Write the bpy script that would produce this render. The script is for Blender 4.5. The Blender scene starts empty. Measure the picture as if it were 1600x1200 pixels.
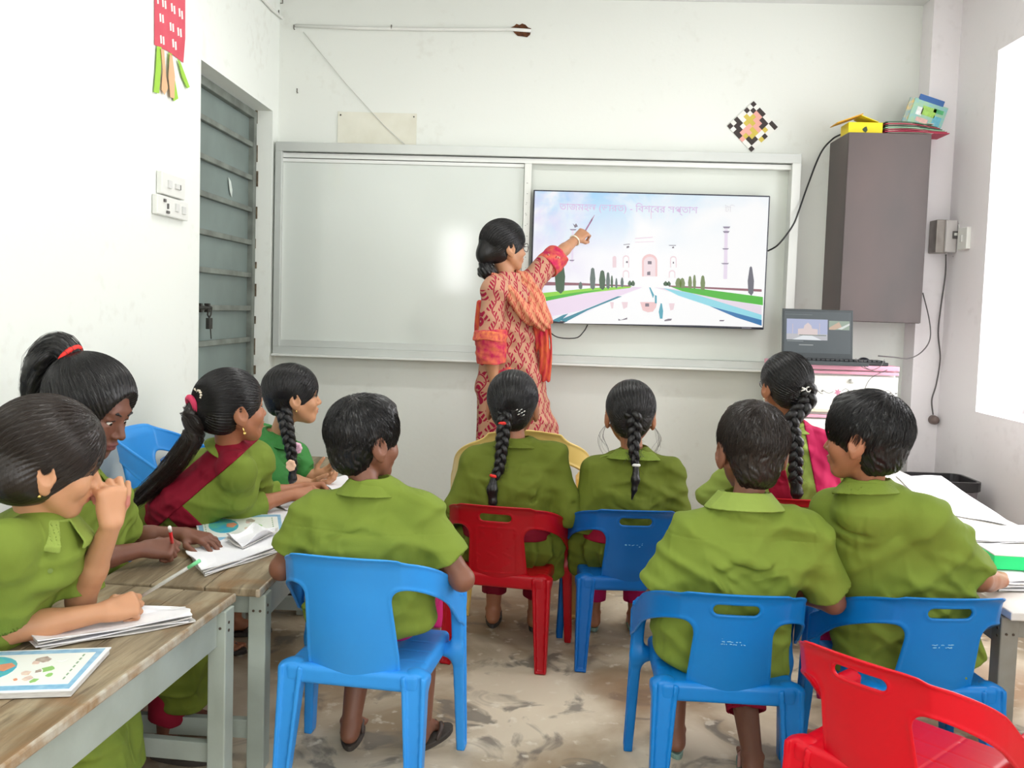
import bpy, bmesh, math, random
import numpy as np
from mathutils import Vector, Matrix
random.seed(7)
SC = bpy.context.scene
COL = SC.collection
PI = math.pi
def v3(*a): return np.array(a if len(a) > 1 else a[0], float)

# ---------------------------------------------------------------- camera
YAW, PITCH, ROLL, FPX, CYP, CAMZ = -0.0398, 0.0618, 0.0312, 1400.0, 570.0, 1.12
def _cam_rows():
    cy, sy = math.cos(YAW), math.sin(YAW); cp, sp = math.cos(PITCH), math.sin(PITCH); cr, sr = math.cos(ROLL), math.sin(ROLL)
    f = np.array([sy*cp, cy*cp, -sp]); r = np.array([cy, -sy, 0.0]); u = np.cross(r, f)
    return cr*r+sr*u, -sr*r+cr*u, f
CR, CU, CF = _cam_rows()
cd = bpy.data.cameras.new('camera'); cam = bpy.data.objects.new('camera', cd); COL.objects.link(cam)
cd.sensor_width = 36; cd.lens = 36*FPX/1600; cd.shift_y = (CYP-600)/1600; cd.clip_start = .05
_m = Matrix(((CR[0], CU[0], -CF[0], 0), (CR[1], CU[1], -CF[1], 0), (CR[2], CU[2], -CF[2], CAMZ), (0, 0, 0, 1)))
cam.matrix_world = _m
SC.camera = cam
def P(px, py, Y=None, Z=None, X=None):
    """the place in the room seen at this spot of the photo, on the plane y=Y, z=Z or x=X"""
    d = (px-800)/FPX*CR - (py-CYP)/FPX*CU + CF
    t = Y/d[1] if Y is not None else ((Z-CAMZ)/d[2] if Z is not None else X/d[0])
    return np.array([0, 0, CAMZ]) + d*t

# ---------------------------------------------------------------- light and exposure
SC.view_settings.view_transform = 'Standard'; SC.view_settings.look = 'None'
SC.view_settings.gamma = 1; SC.view_settings.use_curve_mapping = False
SC.view_settings.exposure = -0.24
W = bpy.data.worlds.new('world'); SC.world = W; W.use_nodes = True
bg = W.node_tree.nodes['Background']; bg.inputs[0].default_value = (.93, .97, 1, 1); bg.inputs[1].default_value = 2.2
def area(name, loc, rot, sx, sy, power, col):
    l = bpy.data.lights.new(name, 'AREA'); l.shape = 'RECTANGLE'; l.size = sx; l.size_y = sy; l.energy = power; l.color = col
    o = bpy.data.objects.new(name, l); COL.objects.link(o); o.location = loc; o.rotation_euler = rot; return o
# daylight at the right-hand windows and at the openings behind the photographer
area('window_daylight', (2.62, 3.30, 1.58), (0, PI/2, 0), 2.1, 2.3, 95, (1, .985, 1))
area('window_daylight', (2.62, -.10, 1.58), (0, PI/2, 0), 2.1, 1.8, 72, (1, .99, .99))
area('rear_daylight', (0.1, -2.45, 1.65), (PI/2, 0, 0), 3.1, 1.7, 125, (1, .995, .98))
area('ceiling_fill_light', (-.25, 1.0, 2.66), (0, 0, 0), 1.2, .12, 22, (1, 1, .97))  # both ceiling lights are added, unseen fill; no tube fixture hangs there
area('ceiling_fill_light', (-.25, 3.4, 2.66), (0, 0, 0), 1.2, .12, 16, (1, 1, .97))

sl = bpy.data.lights.new('sun', 'SUN'); sl.energy = 9; sl.angle = .5; sl.color = (1, .97, .98); so = bpy.data.objects.new('sun', sl); COL.objects.link(so)
so.rotation_euler = Vector((.50, .06, .88)).to_track_quat('Z', 'Y').to_euler()

# ---------------------------------------------------------------- materials
def srgb(r, g, b):
    f = lambda c: (c/255)/12.92 if c/255 <= .04045 else ((c/255+.055)/1.055)**2.4
    return (f(r), f(g), f(b), 1)
MATS = {}
def mat(name, col, rough=.6, spec=.5, var=None, vscale=6, bump=0, bscale=80, metal=0, sub=0, trans=0, emit=0, coat=0, stretch=(1, 1, 1), vfac=.5):
    if name in MATS: return MATS[name]
    m = bpy.data.materials.new(name); m.use_nodes = True; nt = m.node_tree; N = nt.nodes; L = nt.links; b = N['Principled BSDF']
    b.inputs['Base Color'].default_value = col; b.inputs['Roughness'].default_value = rough
    b.inputs['Specular IOR Level'].default_value = spec; b.inputs['Metallic'].default_value = metal
    if sub:
        b.inputs['Subsurface Weight'].default_value = sub; b.inputs['Subsurface Radius'].default_value = (.01, .004, .002)
    if trans: b.inputs['Transmission Weight'].default_value = trans
    if coat: b.inputs['Coat Weight'].default_value = coat; b.inputs['Coat Roughness'].default_value = .15
    if emit: b.inputs['Emission Color'].default_value = col; b.inputs['Emission Strength'].default_value = emit
    tc = N.new('ShaderNodeTexCoord'); mp = N.new('ShaderNodeMapping'); mp.inputs['Scale'].default_value = stretch; L.new(tc.outputs['Object'], mp.inputs[0])
    if var:
        n = N.new('ShaderNodeTexNoise'); n.inputs['Scale'].default_value = vscale; n.inputs['Detail'].default_value = 5; L.new(mp.outputs[0], n.inputs[0])
        mr = N.new('ShaderNodeMapRange'); mr.inputs[1].default_value = .35; mr.inputs[2].default_value = .68; L.new(n.outputs[0], mr.inputs[0])
        mx = N.new('ShaderNodeMix'); mx.data_type = 'RGBA'; mx.inputs[6].default_value = col; mx.inputs[7].default_value = var; L.new(mr.outputs[0], mx.inputs[0])
        L.new(mx.outputs[2], b.inputs['Base Color'])
    if bump:
        n2 = N.new('ShaderNodeTexNoise'); n2.inputs['Scale'].default_value = bscale; n2.inputs['Detail'].default_value = 4; L.new(mp.outputs[0], n2.inputs[0])
        bu = N.new('ShaderNodeBump'); bu.inputs['Strength'].default_value = bump; bu.inputs['Distance'].default_value = .004; L.new(n2.outputs[0], bu.inputs['Height']); L.new(bu.outputs[0], b.inputs['Normal'])
    MATS[name] = m; return m
def nodes_of(m): return m.node_tree.nodes, m.node_tree.links, m.node_tree.nodes['Principled BSDF']

# ---------------------------------------------------------------- objects
def tag(o, label=None, cat=None, group=None, kind=None):
    if label: o['label'] = label
    if cat: o['category'] = cat
    if group: o['group'] = group
    if kind: o['kind'] = kind
    return o
def empty(name, loc=(0, 0, 0), rz=0, label=None, cat=None, group=None):
    o = bpy.data.objects.new(name, None); COL.objects.link(o); o.location = Vector([float(c) for c in loc]); o.rotation_euler = (0, 0, rz); o.empty_display_size = .1
    return tag(o, label, cat, group)
def link(name, me, m=None, parent=None, smooth=True):
    """mesh data in the frame of its parent"""
    o = bpy.data.objects.new(name, me); COL.objects.link(o)
    if m is not None:
        for mm in (m if isinstance(m, (list, tuple)) else [m]): me.materials.append(mm)
    if parent is not None: o.parent = parent
    if smooth and len(me.polygons): me.polygons.foreach_set('use_smooth', np.ones(len(me.polygons), bool))
    return o
def np_mesh(name, V, quads=None, tris=None):
    me = bpy.data.meshes.new(name); V = np.asarray(V, np.float32)
    q = np.zeros((0, 4), np.int32) if quads is None or len(quads) == 0 else np.asarray(quads, np.int32)
    t = np.zeros((0, 3), np.int32) if tris is None or len(tris) == 0 else np.asarray(tris, np.int32)
    me.vertices.add(len(V)); me.vertices.foreach_set('co', V.ravel())
    me.loops.add(q.size+t.size); me.loops.foreach_set('vertex_index', np.concatenate([q.ravel(), t.ravel()]).astype(np.int32))
    me.polygons.add(len(q)+len(t))
    tot = np.concatenate([np.full(len(q), 4), np.full(len(t), 3)]).astype(np.int32)
    st = np.concatenate([[0], np.cumsum(tot)[:-1]]).astype(np.int32) if len(tot) else tot
    me.polygons.foreach_set('loop_start', st); me.update(calc_edges=True); me.validate(); return me
class MB:
    """collects boxes, tubes and prisms into one mesh"""
    def __init__(s): s.V = []; s.F = []; s.n = 0
    def add(s, V, F):
        s.V += [tuple(map(float, v)) for v in V]; s.F += [tuple(i+s.n for i in f) for f in F]; s.n += len(V); return s
    def box(s, c, d, rz=0, rx=0, ry=0, taper=1):
        c = np.array(c, float); x, y, z = [k/2 for k in d]
        R = np.array(Matrix.Rotation(rz, 3, 'Z') @ Matrix.Rotation(ry, 3, 'Y') @ Matrix.Rotation(rx, 3, 'X'))
        V = [R@np.array([sx*x*(taper if sz < 0 else 1), sy*y*(taper if sz < 0 else 1), sz*z])+c for sz in (-1, 1) for sx, sy in ((-1, -1), (1, -1), (1, 1), (-1, 1))]
        return s.add(V, [(3, 2, 1, 0), (4, 5, 6, 7), (0, 1, 5, 4), (1, 2, 6, 5), (2, 3, 7, 6), (3, 0, 4, 7)])
    def beam(s, a, b, w, h, up=(0, 0, 1)):
        a = v3(a); b = v3(b); t = (b-a)/np.linalg.norm(b-a); r = np.cross(t, v3(up)); r /= np.linalg.norm(r); u = np.cross(r, t)
        V = [p+r*sx*w/2+u*sy*h/2 for p in (a, b) for sx, sy in ((-1, -1), (1, -1), (1, 1), (-1, 1))]
        return s.add(V, [(3, 2, 1, 0), (4, 5, 6, 7), (0, 1, 5, 4), (1, 2, 6, 5), (2, 3, 7, 6), (3, 0, 4, 7)])
    def tube(s, pts, r, n=8, cap=True, rb=None):
        pts = [v3(p) for p in pts]; k = len(pts); rs = r if hasattr(r, '__len__') else [r]*k
        ref = None; V = []
        for i, p in enumerate(pts):
            t = pts[min(i+1, k-1)]-pts[max(i-1, 0)]; t = t/(np.linalg.norm(t)+1e-9)
            if ref is None: ref = np.cross(t, (0, 0, 1) if abs(t[2]) < .9 else (1, 0, 0))
            ref = ref-t*ref.dot(t); ref /= np.linalg.norm(ref)+1e-9; bi = np.cross(t, ref)
            for j in range(n):
                a = 2*PI*j/n; V.append(p+rs[i]*(ref*math.cos(a)+bi*math.sin(a)*(rb or 1)))
        F = [(i*n+j, i*n+(j+1) % n, (i+1)*n+(j+1) % n, (i+1)*n+j) for i in range(k-1) for j in range(n)]
        if cap: F += [tuple(range(n))[::-1], tuple((k-1)*n+j for j in range(n))]
        return s.add(V, F)
    def prism(s, poly, z0, z1, fr=None):
        """poly in 2D extruded along the third axis; fr(x,y,z)->point"""
        fr = fr or (lambda x, y, z: (x, y, z)); n = len(poly)
        V = [fr(x, y, z0) for x, y in poly]+[fr(x, y, z1) for x, y in poly]
        F = [tuple(range(n))[::-1], tuple(range(n, 2*n))]+[(i, (i+1) % n, n+(i+1) % n, n+i) for i in range(n)]
        return s.add(V, F)
    def build(s, name, m, parent=None, bev=0, smooth=False, sub=0):
        me = bpy.data.meshes.new(name); me.from_pydata(s.V, [], s.F); me.update()
        bm = bmesh.new(); bm.from_mesh(me); bmesh.ops.recalc_face_normals(bm, faces=bm.faces); bm.to_mesh(me); bm.free()
        o = link(name, me, m, parent, smooth)
        if bev:
            md = o.modifiers.new('bevel', 'BEVEL'); md.width = bev; md.segments = 2; md.limit_method = 'ANGLE'; md.angle_limit = .6
        if sub:
            md = o.modifiers.new('sub', 'SUBSURF'); md.levels = sub; md.render_levels = sub
        return o
def struct(name, mb, m, **k): return tag(mb.build(name, m, **k), kind='structure')
def copy_tree(o, parent=None):
    c = o.copy(); COL.objects.link(c); c.parent = parent
    for ch in list(o.children): copy_tree(ch, c)
    return c

# ---------------------------------------------------------------- smooth solids: distance fields meshed with surface nets
def nrm(a): a = np.asarray(a, float); return a/(np.linalg.norm(a)+1e-12)
def cone(a, b, ra, rb=None):
    a = v3(a).astype(np.float32); b = v3(b).astype(np.float32); rb = ra if rb is None else rb; ba = b-a; l2 = float(ba@ba)+1e-12
    def f(p):
        h = np.clip(((p-a)@ba)/l2, 0, 1); q = p-a-h[..., None]*ba
        return np.sqrt((q*q).sum(-1))-(ra+(rb-ra)*h)
    return f
def frame(fwd, up=(0, 0, 1)):
    """rows right, forward, up"""
    f = nrm(fwd); r = nrm(np.cross(f, up)); return np.array([r, f, np.cross(r, f)])
def ell(c, r, R=None):
    c = v3(c).astype(np.float32); r = np.array(r, np.float32); R = None if R is None else np.asarray(R, np.float32)
    def f(p):
        q = p-c
        if R is not None: q = q@R.T
        k0 = np.sqrt(((q/r)**2).sum(-1)); k1 = np.sqrt(((q/(r*r))**2).sum(-1))+1e-9
        return k0*(k0-1)/k1
    return f
def rbox(c, h, rad, R=None):
    c = v3(c).astype(np.float32); h = np.array(h, np.float32)-rad; R = None if R is None else np.asarray(R, np.float32)
    def f(p):
        q = p-c
        if R is not None: q = q@R.T
        q = np.abs(q)-h
        return np.sqrt((np.maximum(q, 0)**2).sum(-1))+np.minimum(q.max(-1), 0)-rad
    return f
def plane(c, n):
    c = v3(c).astype(np.float32); n = nrm(n).astype(np.float32)
    return lambda p: (p-c)@n
def catmull(pts, m=8):
    pts = np.asarray(pts, float); n = len(pts); out = []
    for i in range(n-1):
        p0, p1, p2, p3 = pts[max(i-1, 0)], pts[i], pts[i+1], pts[min(i+2, n-1)]
        for j in range(m):
            t = j/m; out.append(.5*((2*p1)+(-p0+p2)*t+(2*p0-5*p1+4*p2-p3)*t*t+(-p0+3*p1-3*p2+p3)*t**3))
    out.append(pts[-1]); return np.array(out)
def loft(pts, A, B, lat, pw=2.4, cap=.03, axis=None):
    """body of elliptical sections: pts along a spine, A half widths along lat, B half depths"""
    pts = np.asarray(pts, float); ch = nrm(axis if axis is not None else pts[-1]-pts[0])
    L = np.asarray(lat, float); L = nrm(L-ch*L.dot(ch)); Bd = np.cross(ch, L)
    D = catmull(np.c_[pts, A, B], 6); s = (D[:, :3]-pts[0])@ch; s, idx = np.unique(s, return_index=True); D = D[idx]
    cx = (D[:, :3]@L); cb = (D[:, :3]@Bd); s0, s1 = s[0], s[-1]; p0 = pts[0]
    def f(p):
        q = p-p0; t = q@ch; tc = np.clip(t, s0, s1)
        x = p@L-np.interp(tc, s, cx); y = p@Bd-np.interp(tc, s, cb); a = np.interp(tc, s, D[:, 3]); b = np.interp(tc, s, D[:, 4])
        d = ((np.abs(x/a)**pw+np.abs(y/b)**pw)**(1/pw)-1)*np.minimum(a, b)
        e = np.maximum(t-s1, s0-t)
        return np.where(e > 0, np.sqrt(np.maximum(d, 0)**2+e*e)+np.minimum(d, 0)*0 - cap*0, d) if not cap else np.sqrt(np.maximum(d+cap, 0)**2+np.maximum(e+cap, 0)**2)+np.minimum(np.maximum(d, e)+cap, 0)-cap
    return f
class Solid:
    def __init__(s): s.items = []
    def u(s, f, k=.012): s.items.append(('u', f, k)); return s
    def sub(s, f, k=.004): s.items.append(('s', f, k)); return s
    def cut(s, f, k=.002): s.items.append(('i', f, k)); return s
    def disp(s, f): s.items.append(('d', f, 0)); return s
    def eval(s, p, cull=None):
        d = np.full(p.shape[:-1], 9.0, np.float32)
        for op, f, k in s.items:
            if op == 'd': d = d+f(p).astype(np.float32); continue
            if cull is not None:
                fc = f(cull[0])
                if op == 'u': m = fc < cull[1]*1.15+k+.004
                elif op == 's': m = -fc > -(cull[1]*1.15+k+.012)
                else: m = np.ones(len(fc), bool)
                if not m.any(): continue
                e = f(p[m]).astype(np.float32); o = d[m]
            else: m = None; e = f(p).astype(np.float32); o = d
            if op == 'u': h = np.maximum(k-np.abs(o-e), 0)/k; r = np.minimum(o, e)-h*h*k*.25
            else:
                e = -e if op == 's' else e; h = np.maximum(k-np.abs(o-e), 0)/k; r = np.maximum(o, e)+h*h*k*.25
            if m is None: d = r
            else: d[m] = r
        return d
    def mesh(s, name, lo, hi, vox, warp=None):
        lo = np.array(lo, float); B = 8; nb = np.maximum(1, np.ceil((np.array(hi, float)-lo)/(vox*B)).astype(int)+1)
        ii = np.stack(np.meshgrid(*[np.arange(n) for n in nb], indexing='ij'), -1).reshape(-1, 3)
        cen = (lo+(ii*B+(B-1)/2)*vox).astype(np.float32); R = vox*B*.5*1.733
        dc = s.eval(cen); act = np.abs(dc) < R*1.5+.012
        G = np.repeat(np.repeat(np.repeat(dc.reshape(nb), B, 0), B, 1), B, 2)
        ia = ii[act]; ca = cen[act]
        off = np.stack(np.meshgrid(*[np.arange(B)]*3, indexing='ij'), -1).reshape(-1, 3)
        for c0 in range(0, len(ia), 1500):
            a = ia[c0:c0+1500]; idx = a[:, None, :]*B+off[None]
            d = s.eval((lo+idx*vox).astype(np.float32), cull=(ca[c0:c0+1500], R))
            G[idx[..., 0], idx[..., 1], idx[..., 2]] = d
        S = G < 0
        S[0] = S[-1] = False; S[:, 0] = S[:, -1] = False; S[:, :, 0] = S[:, :, -1] = False
        n0, n1, n2 = S.shape; c = S[:-1, :-1, :-1].astype(np.int8)*0
        for i in (0, 1):
            for j in (0, 1):
                for k in (0, 1): c += S[i:n0-1+i, j:n1-1+j, k:n2-1+k]
        act = (c > 0) & (c < 8); cells = np.argwhere(act); n = len(cells)
        acc = np.zeros((n, 3)); cnt = np.zeros(n)
        cor = {(i, j, k): G[cells[:, 0]+i, cells[:, 1]+j, cells[:, 2]+k] for i in (0, 1) for j in (0, 1) for k in (0, 1)}
        sg = {q: S[cells[:, 0]+q[0], cells[:, 1]+q[1], cells[:, 2]+q[2]] for q in cor}
        for ax in range(3):
            for q in cor:
                if q[ax]: continue
                q2 = tuple(1 if a == ax else q[a] for a in range(3)); m = sg[q] != sg[q2]
                g0 = cor[q][m]; g1 = cor[q2][m]; t = np.clip(g0/(g0-g1+1e-12), 0, 1)
                pt = np.tile(np.array(q, float), (m.sum(), 1)); pt[:, ax] = t; acc[m] += pt; cnt[m] += 1
        V = lo+(cells+acc/np.maximum(cnt, 1)[:, None])*vox
        vid = np.full(act.shape, -1, np.int32); vid[act] = np.arange(n, dtype=np.int32)
        Q = []
        for ax in range(3):
            sl0 = [slice(None)]*3; sl1 = [slice(None)]*3; sl0[ax] = slice(0, -1); sl1[ax] = slice(1, None)
            A_ = S[tuple(sl0)]; B_ = S[tuple(sl1)]; e = np.argwhere(A_ != B_); ins = A_[e[:, 0], e[:, 1], e[:, 2]]
            b, c_ = [(1, 2), (2, 0), (0, 1)][ax]
            ok = (e[:, b] > 0) & (e[:, c_] > 0) & (e[:, b] < S.shape[b]-1) & (e[:, c_] < S.shape[c_]-1); e = e[ok]; ins = ins[ok]
            def vi(db, dc_):
                z = e.copy(); z[:, b] += db; z[:, c_] += dc_; return vid[z[:, 0], z[:, 1], z[:, 2]]
            q = np.stack([vi(-1, -1), vi(0, -1), vi(0, 0), vi(-1, 0)], 1); q[~ins] = q[~ins][:, ::-1]; Q.append(q)
        Q = np.concatenate(Q); Q = Q[(Q >= 0).all(1)]
        if warp is not None: V = warp(V)
        return V, Q
def solid_obj(S, name, lo, hi, vox, m, parent=None, warp=None, flip=False):
    V, Q = S.mesh(name, lo, hi, vox, warp)
    if parent is not None and parent.type == 'EMPTY' and not warp: pass
    if flip: Q = Q[:, ::-1]
    return link(name, np_mesh(name, V, Q), m, parent)
def join_np(parts):
    Vs, Qs, n = [], [], 0
    for V, Q in parts: Vs.append(V); Qs.append(np.asarray(Q)+n); n += len(V)
    return np.concatenate(Vs), np.concatenate(Qs)
# ================================================================ the room
XL, XR, YF, YB, ZC = -1.48, 2.01, 4.80, -2.2, 2.745
def wall_mat(name, col, dirt):
    m = mat(name, col, .75, .25, bump=.12, bscale=45); N, L, b = nodes_of(m)
    tc = N.new('ShaderNodeTexCoord'); n = N.new('ShaderNodeTexNoise'); n.inputs['Scale'].default_value = 2.3; n.inputs['Detail'].default_value = 8; L.new(tc.outputs['Object'], n.inputs[0])
    n3 = N.new('ShaderNodeTexNoise'); n3.inputs['Scale'].default_value = 19; n3.inputs['Detail'].default_value = 6; L.new(tc.outputs['Object'], n3.inputs[0])
    sx = N.new('ShaderNodeSeparateXYZ'); L.new(tc.outputs['Object'], sx.inputs[0])
    # scuffs get denser towards the floor, where hands and chairs touch the plaster
    mr = N.new('ShaderNodeMapRange'); mr.inputs[1].default_value = 0; mr.inputs[2].default_value = 1.1; mr.inputs[3].default_value = .06; mr.inputs[4].default_value = 0; L.new(sx.outputs[2], mr.inputs[0])
    ad = N.new('ShaderNodeMath'); L.new(n3.outputs[0], ad.inputs[0]); L.new(mr.outputs[0], ad.inputs[1])
    ml = N.new('ShaderNodeMath'); ml.operation = 'MULTIPLY'; L.new(ad.outputs[0], ml.inputs[0]); L.new(n.outputs[0], ml.inputs[1])
    cr = N.new('ShaderNodeMapRange'); cr.inputs[1].default_value = .33; cr.inputs[2].default_value = .5; cr.inputs[3].default_value = 0; cr.inputs[4].default_value = .30; L.new(ml.outputs[0], cr.inputs[0])
    mx = N.new('ShaderNodeMix'); mx.data_type = 'RGBA'; mx.inputs[6].default_value = col; mx.inputs[7].default_value = dirt; L.new(cr.outputs[0], mx.inputs[0]); L.new(mx.outputs[2], b.inputs['Base Color'])
    return m
MW = wall_mat('white_plaster', srgb(236, 240, 234), srgb(205, 203, 192))
MWR = wall_mat('white_plaster_right', srgb(241, 237, 239), srgb(212, 206, 206))
MWB = wall_mat('white_plaster_front', srgb(228, 231, 225), srgb(200, 198, 186))
# floor: stained bare concrete
MF = mat('stained_concrete', srgb(196, 184, 160), .55, .35, bump=.25, bscale=30)
N, L, b = nodes_of(MF); tc = N.new('ShaderNodeTexCoord')
def nz(sc, det, dist=0):
    n = N.new('ShaderNodeTexNoise'); n.inputs['Scale'].default_value = sc; n.inputs['Detail'].default_value = det; n.inputs['Distortion'].default_value = dist; L.new(tc.outputs['Object'], n.inputs[0]); return n
def rng(src, a, b_, c=0, d=1):
    r = N.new('ShaderNodeMapRange'); r.inputs[1].default_value = a; r.inputs[2].default_value = b_; r.inputs[3].default_value = c; r.inputs[4].default_value = d; L.new(src, r.inputs[0]); return r
def mixc(fac, ca, cb):
    x = N.new('ShaderNodeMix'); x.data_type = 'RGBA'
    for i, c in ((6, ca), (7, cb)):
        if isinstance(c, tuple): x.inputs[i].default_value = c
        else: L.new(c, x.inputs[i])
    L.new(fac, x.inputs[0]); return x.outputs[2]
n1 = nz(2.2, 10, .6); n2 = nz(5.5, 9, 1.2); n3 = nz(22, 6); n4 = nz(1.1, 4)
c1 = mixc(rng(n1.outputs[0], .42, .60).outputs[0], srgb(206, 194, 172), srgb(150, 132, 106))
c2 = mixc(rng(n2.outputs[0], .55, .63, 0, .75).outputs[0], c1, srgb(100, 96, 90))
c3 = mixc(rng(n3.outputs[0], .60, .68, 0, .7).outputs[0], c2, srgb(216, 208, 190))
c4 = mixc(rng(n4.outputs[0], .50, .62, 0, .6).outputs[0], c3, srgb(136, 104, 76))
L.new(c4, b.inputs['Base Color'])
mb = MB().box(((XL+XR)/2, (YB+YF)/2, -.05), (XR-XL+.8, YF-YB+.8, .1)); struct('floor', mb, MF)
# low step along the front wall
MST = mat('worn_cement', srgb(178, 168, 148), .8, .2, var=srgb(140, 128, 106), vscale=5, bump=.3, bscale=40)
mb = MB().box(((XL+1.62)/2, 4.41, .0205), (1.62-XL, .78, .041)); struct('trim_1', mb, MST, bev=.006)
struct('ceiling', MB().box(((XL+XR)/2, (YB+YF)/2, ZC+.05), (XR-XL+.8, YF-YB+.8, .1)), mat('ceiling_white', srgb(226, 228, 226), .8, .2, var=srgb(218, 220, 218), vscale=3))
# front wall with a broken patch showing brick
hx, _, hz = P(815, 48, Y=YF)
T = .2
mb = MB()
mb.box(((XL-.3+XR+.3)/2, YF+T/2, ZC/2), (XR-XL+.6, T, ZC)); struct('wall_front', mb, MWB)
MBR = mat('raw_brick', srgb(112, 72, 48), .95, .1, var=srgb(70, 46, 34), vscale=60, bump=.8, bscale=90)
pg = [(-.062, .012), (-.04, .022), (-.028, .034), (-.012, .028), (.002, .036), (.02, .03), (.034, .016), (.05, .012), (.046, -.02), (.03, -.034), (.006, -.03), (-.02, -.028), (-.036, -.014)]
mb = MB().prism(pg, 0, .006, fr=lambda x, y, z: (hx+x, YF-.004+z*.3, hz+y)); struct('trim_2', mb, MBR)
# pilaster in the right front corner
struct('trim_3', MB().box(((1.87+XR)/2, YF-.0675, ZC/2), (XR-1.87, .135, ZC)), MWR)
# left wall with a deep door opening
D0, D1, DH = 3.735, 4.70, 2.115
mb = MB()
mb.box((XL-T/2, (YB+D0)/2, ZC/2), (T, D0-YB, ZC)); mb.box((XL-T/2, (D1+YF)/2, ZC/2), (T, YF-D1, ZC)); mb.box((XL-T/2, (D0+D1)/2, (DH+ZC)/2), (T, D1-D0, ZC-DH))
struct('wall_left', mb, MW)
# steel door, ribbed, set back in its opening
MD = mat('grey_green_steel', srgb(126, 141, 137), .5, .4, var=srgb(114, 126, 122), vscale=3, bump=.1, bscale=20)
MDD = mat('door_rib_paint', srgb(128, 136, 128), .55, .4, var=srgb(100, 104, 98), vscale=9)
dx = XL-.10
door = empty('door_1', (dx, (D0+D1)/2, 0)); tag(door, 'grey-green ribbed steel door in the left wall', kind='structure')
mb = MB().box((-.012, 0, DH/2-.02), (.012, D1-D0-.02, DH-.05)); mb.build('door_sheet', MD, door)
k = 0
for zz in [CAMZ+q for q in (.8093, .63861, .47459, .30519, .13532, -.03682, -.20046, -.37647)]+[.56, .37, .18]:
    MB().box((.006, 0, zz), (.022, D1-D0-.08, .026)).build('rib', MDD, door, bev=.003)
MB().box((.006, (D1-D0)/2-.035, DH/2-.02), (.034, .04, DH-.05)).box((.006, -(D1-D0)/2+.035, DH/2-.02), (.034, .04, DH-.05)).box((.006, 0, DH-.03), (.034, D1-D0-.02, .04)).build('door_frame', MDD, door, bev=.003)
MRU = mat('dark_iron', srgb(70, 70, 66), .6, .5, metal=.6, var=srgb(50, 44, 38), vscale=30)
p = P(322, 481, X=dx+.03); yy = p[1]-(D0+D1)/2
mb = MB().tube([(.03, yy-.09, p[2]), (.03, yy+.06, p[2])], .008, 8).box((.024, yy-.06, p[2]), (.02, .02, .04)).box((.024, yy+.03, p[2]), (.02, .02, .04)); mb.build('bolt', MRU, door, smooth=False)
o = MB().tube([(.045, yy+.03, p[2]), (.045, yy+.02, p[2]-.03), (.045, yy, p[2]-.045), (.045, yy-.02, p[2]-.03), (.045, yy-.01, p[2])], .004, 6).box((.045, yy, p[2]-.07), (.016, .042, .05)).tube([(.05, yy+.002, p[2]-.09), (.052, yy+.008, p[2]-.14)], .003, 5).build('padlock', MRU, door, bev=.002)
mp = mat('white_scrap_paper', srgb(214, 222, 216), .9)
q = P(361, 293, X=dx+.004); MB().prism([(-.03, .045), (.0, .03), (.022, -.01), (.018, -.045), (-.008, -.02)], 0, .003, fr=lambda x, y, z: (z, q[1]-(D0+D1)/2+x, q[2]+y)).build('torn_sticker', mp, door)
# chipped render at the far jamb
mb = MB()
random.seed(3)
zz = .5
while zz < 2.05:
    hh = random.uniform(.03, .1); mb.box((XL-.085, D1-.004, zz+hh/2), (random.uniform(.01, .028), .01, hh)); zz += hh+random.uniform(0, .12)
struct('trim_4', mb, mat('chipped_render', srgb(120, 108, 88), .9, var=srgb(80, 70, 56), vscale=40))
# right wall with two windows; rear wall with two wide openings
def wall_with_openings(name, axis, c, lo, hi, holes, m, depth, side):
    mb = MB(); cur = lo
    def seg(a, b_, z0, z1):
        if b_-a < 1e-4 or z1-z0 < 1e-4: return
        if axis == 'x': mb.box((c+side*depth/2, (a+b_)/2, (z0+z1)/2), (depth, b_-a, z1-z0))
        else: mb.box(((a+b_)/2, c+side*depth/2, (z0+z1)/2), (b_-a, depth, z1-z0))
    for a, b_, z0, z1 in holes:
        seg(cur, a, 0, ZC); seg(a, b_, 0, z0); seg(a, b_, z1, ZC); cur = b_
    seg(cur, hi, 0, ZC); return struct(name, mb, m)
WZ0, WZ1 = .71, 2.37
wall_with_openings('wall_right', 'x', XR, YB, YF, [(-1.0, .8, WZ0, WZ1), (2.35, 4.265, WZ0, WZ1)], MWR, .28, 1)
wall_with_openings('wall_back', 'y', YB, XL-.2, XR+.2, [(-1.44, -1.02, 1.35, 2.15), (.05, 1.45, .8, 2.3)], MW, .2, -1)
MG = mat('grey_window_paint', srgb(170, 170, 168), .5, .4, var=srgb(120, 112, 104), vscale=20)
def grille(name, y0, y1):
    g = empty(name, (XR+.25, (y0+y1)/2, WZ0)); tag(g, kind='structure'); h = WZ1-WZ0; w = y1-y0
    MB().box((0, w/2-.02, h/2), (.03, .04, h)).box((0, -w/2+.02, h/2), (.03, .04, h)).box((0, 0, .015), (.03, w, .03)).box((0, 0, h-.015), (.03, w, .03)).build('window_frame', MG, g)
    for i in range(1, 4): MB().box((0, -w/2+w*i/4, h/2), (.03, .03, h)).build('mullion', MG, g)
    mb = MB()
    for z in [CAMZ-WZ0+q for q in (-.33, -.18, -.02, .14, .3, .46, .62, .78, .94, 1.1)]: mb.tube([(-.012, -w/2, z), (-.012, w/2, z)], .006, 6)
    mb.build('window_bars', MG, g)
grille('window_1', 2.35, 4.265); grille('window_2', -1.0, .8)
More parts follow.
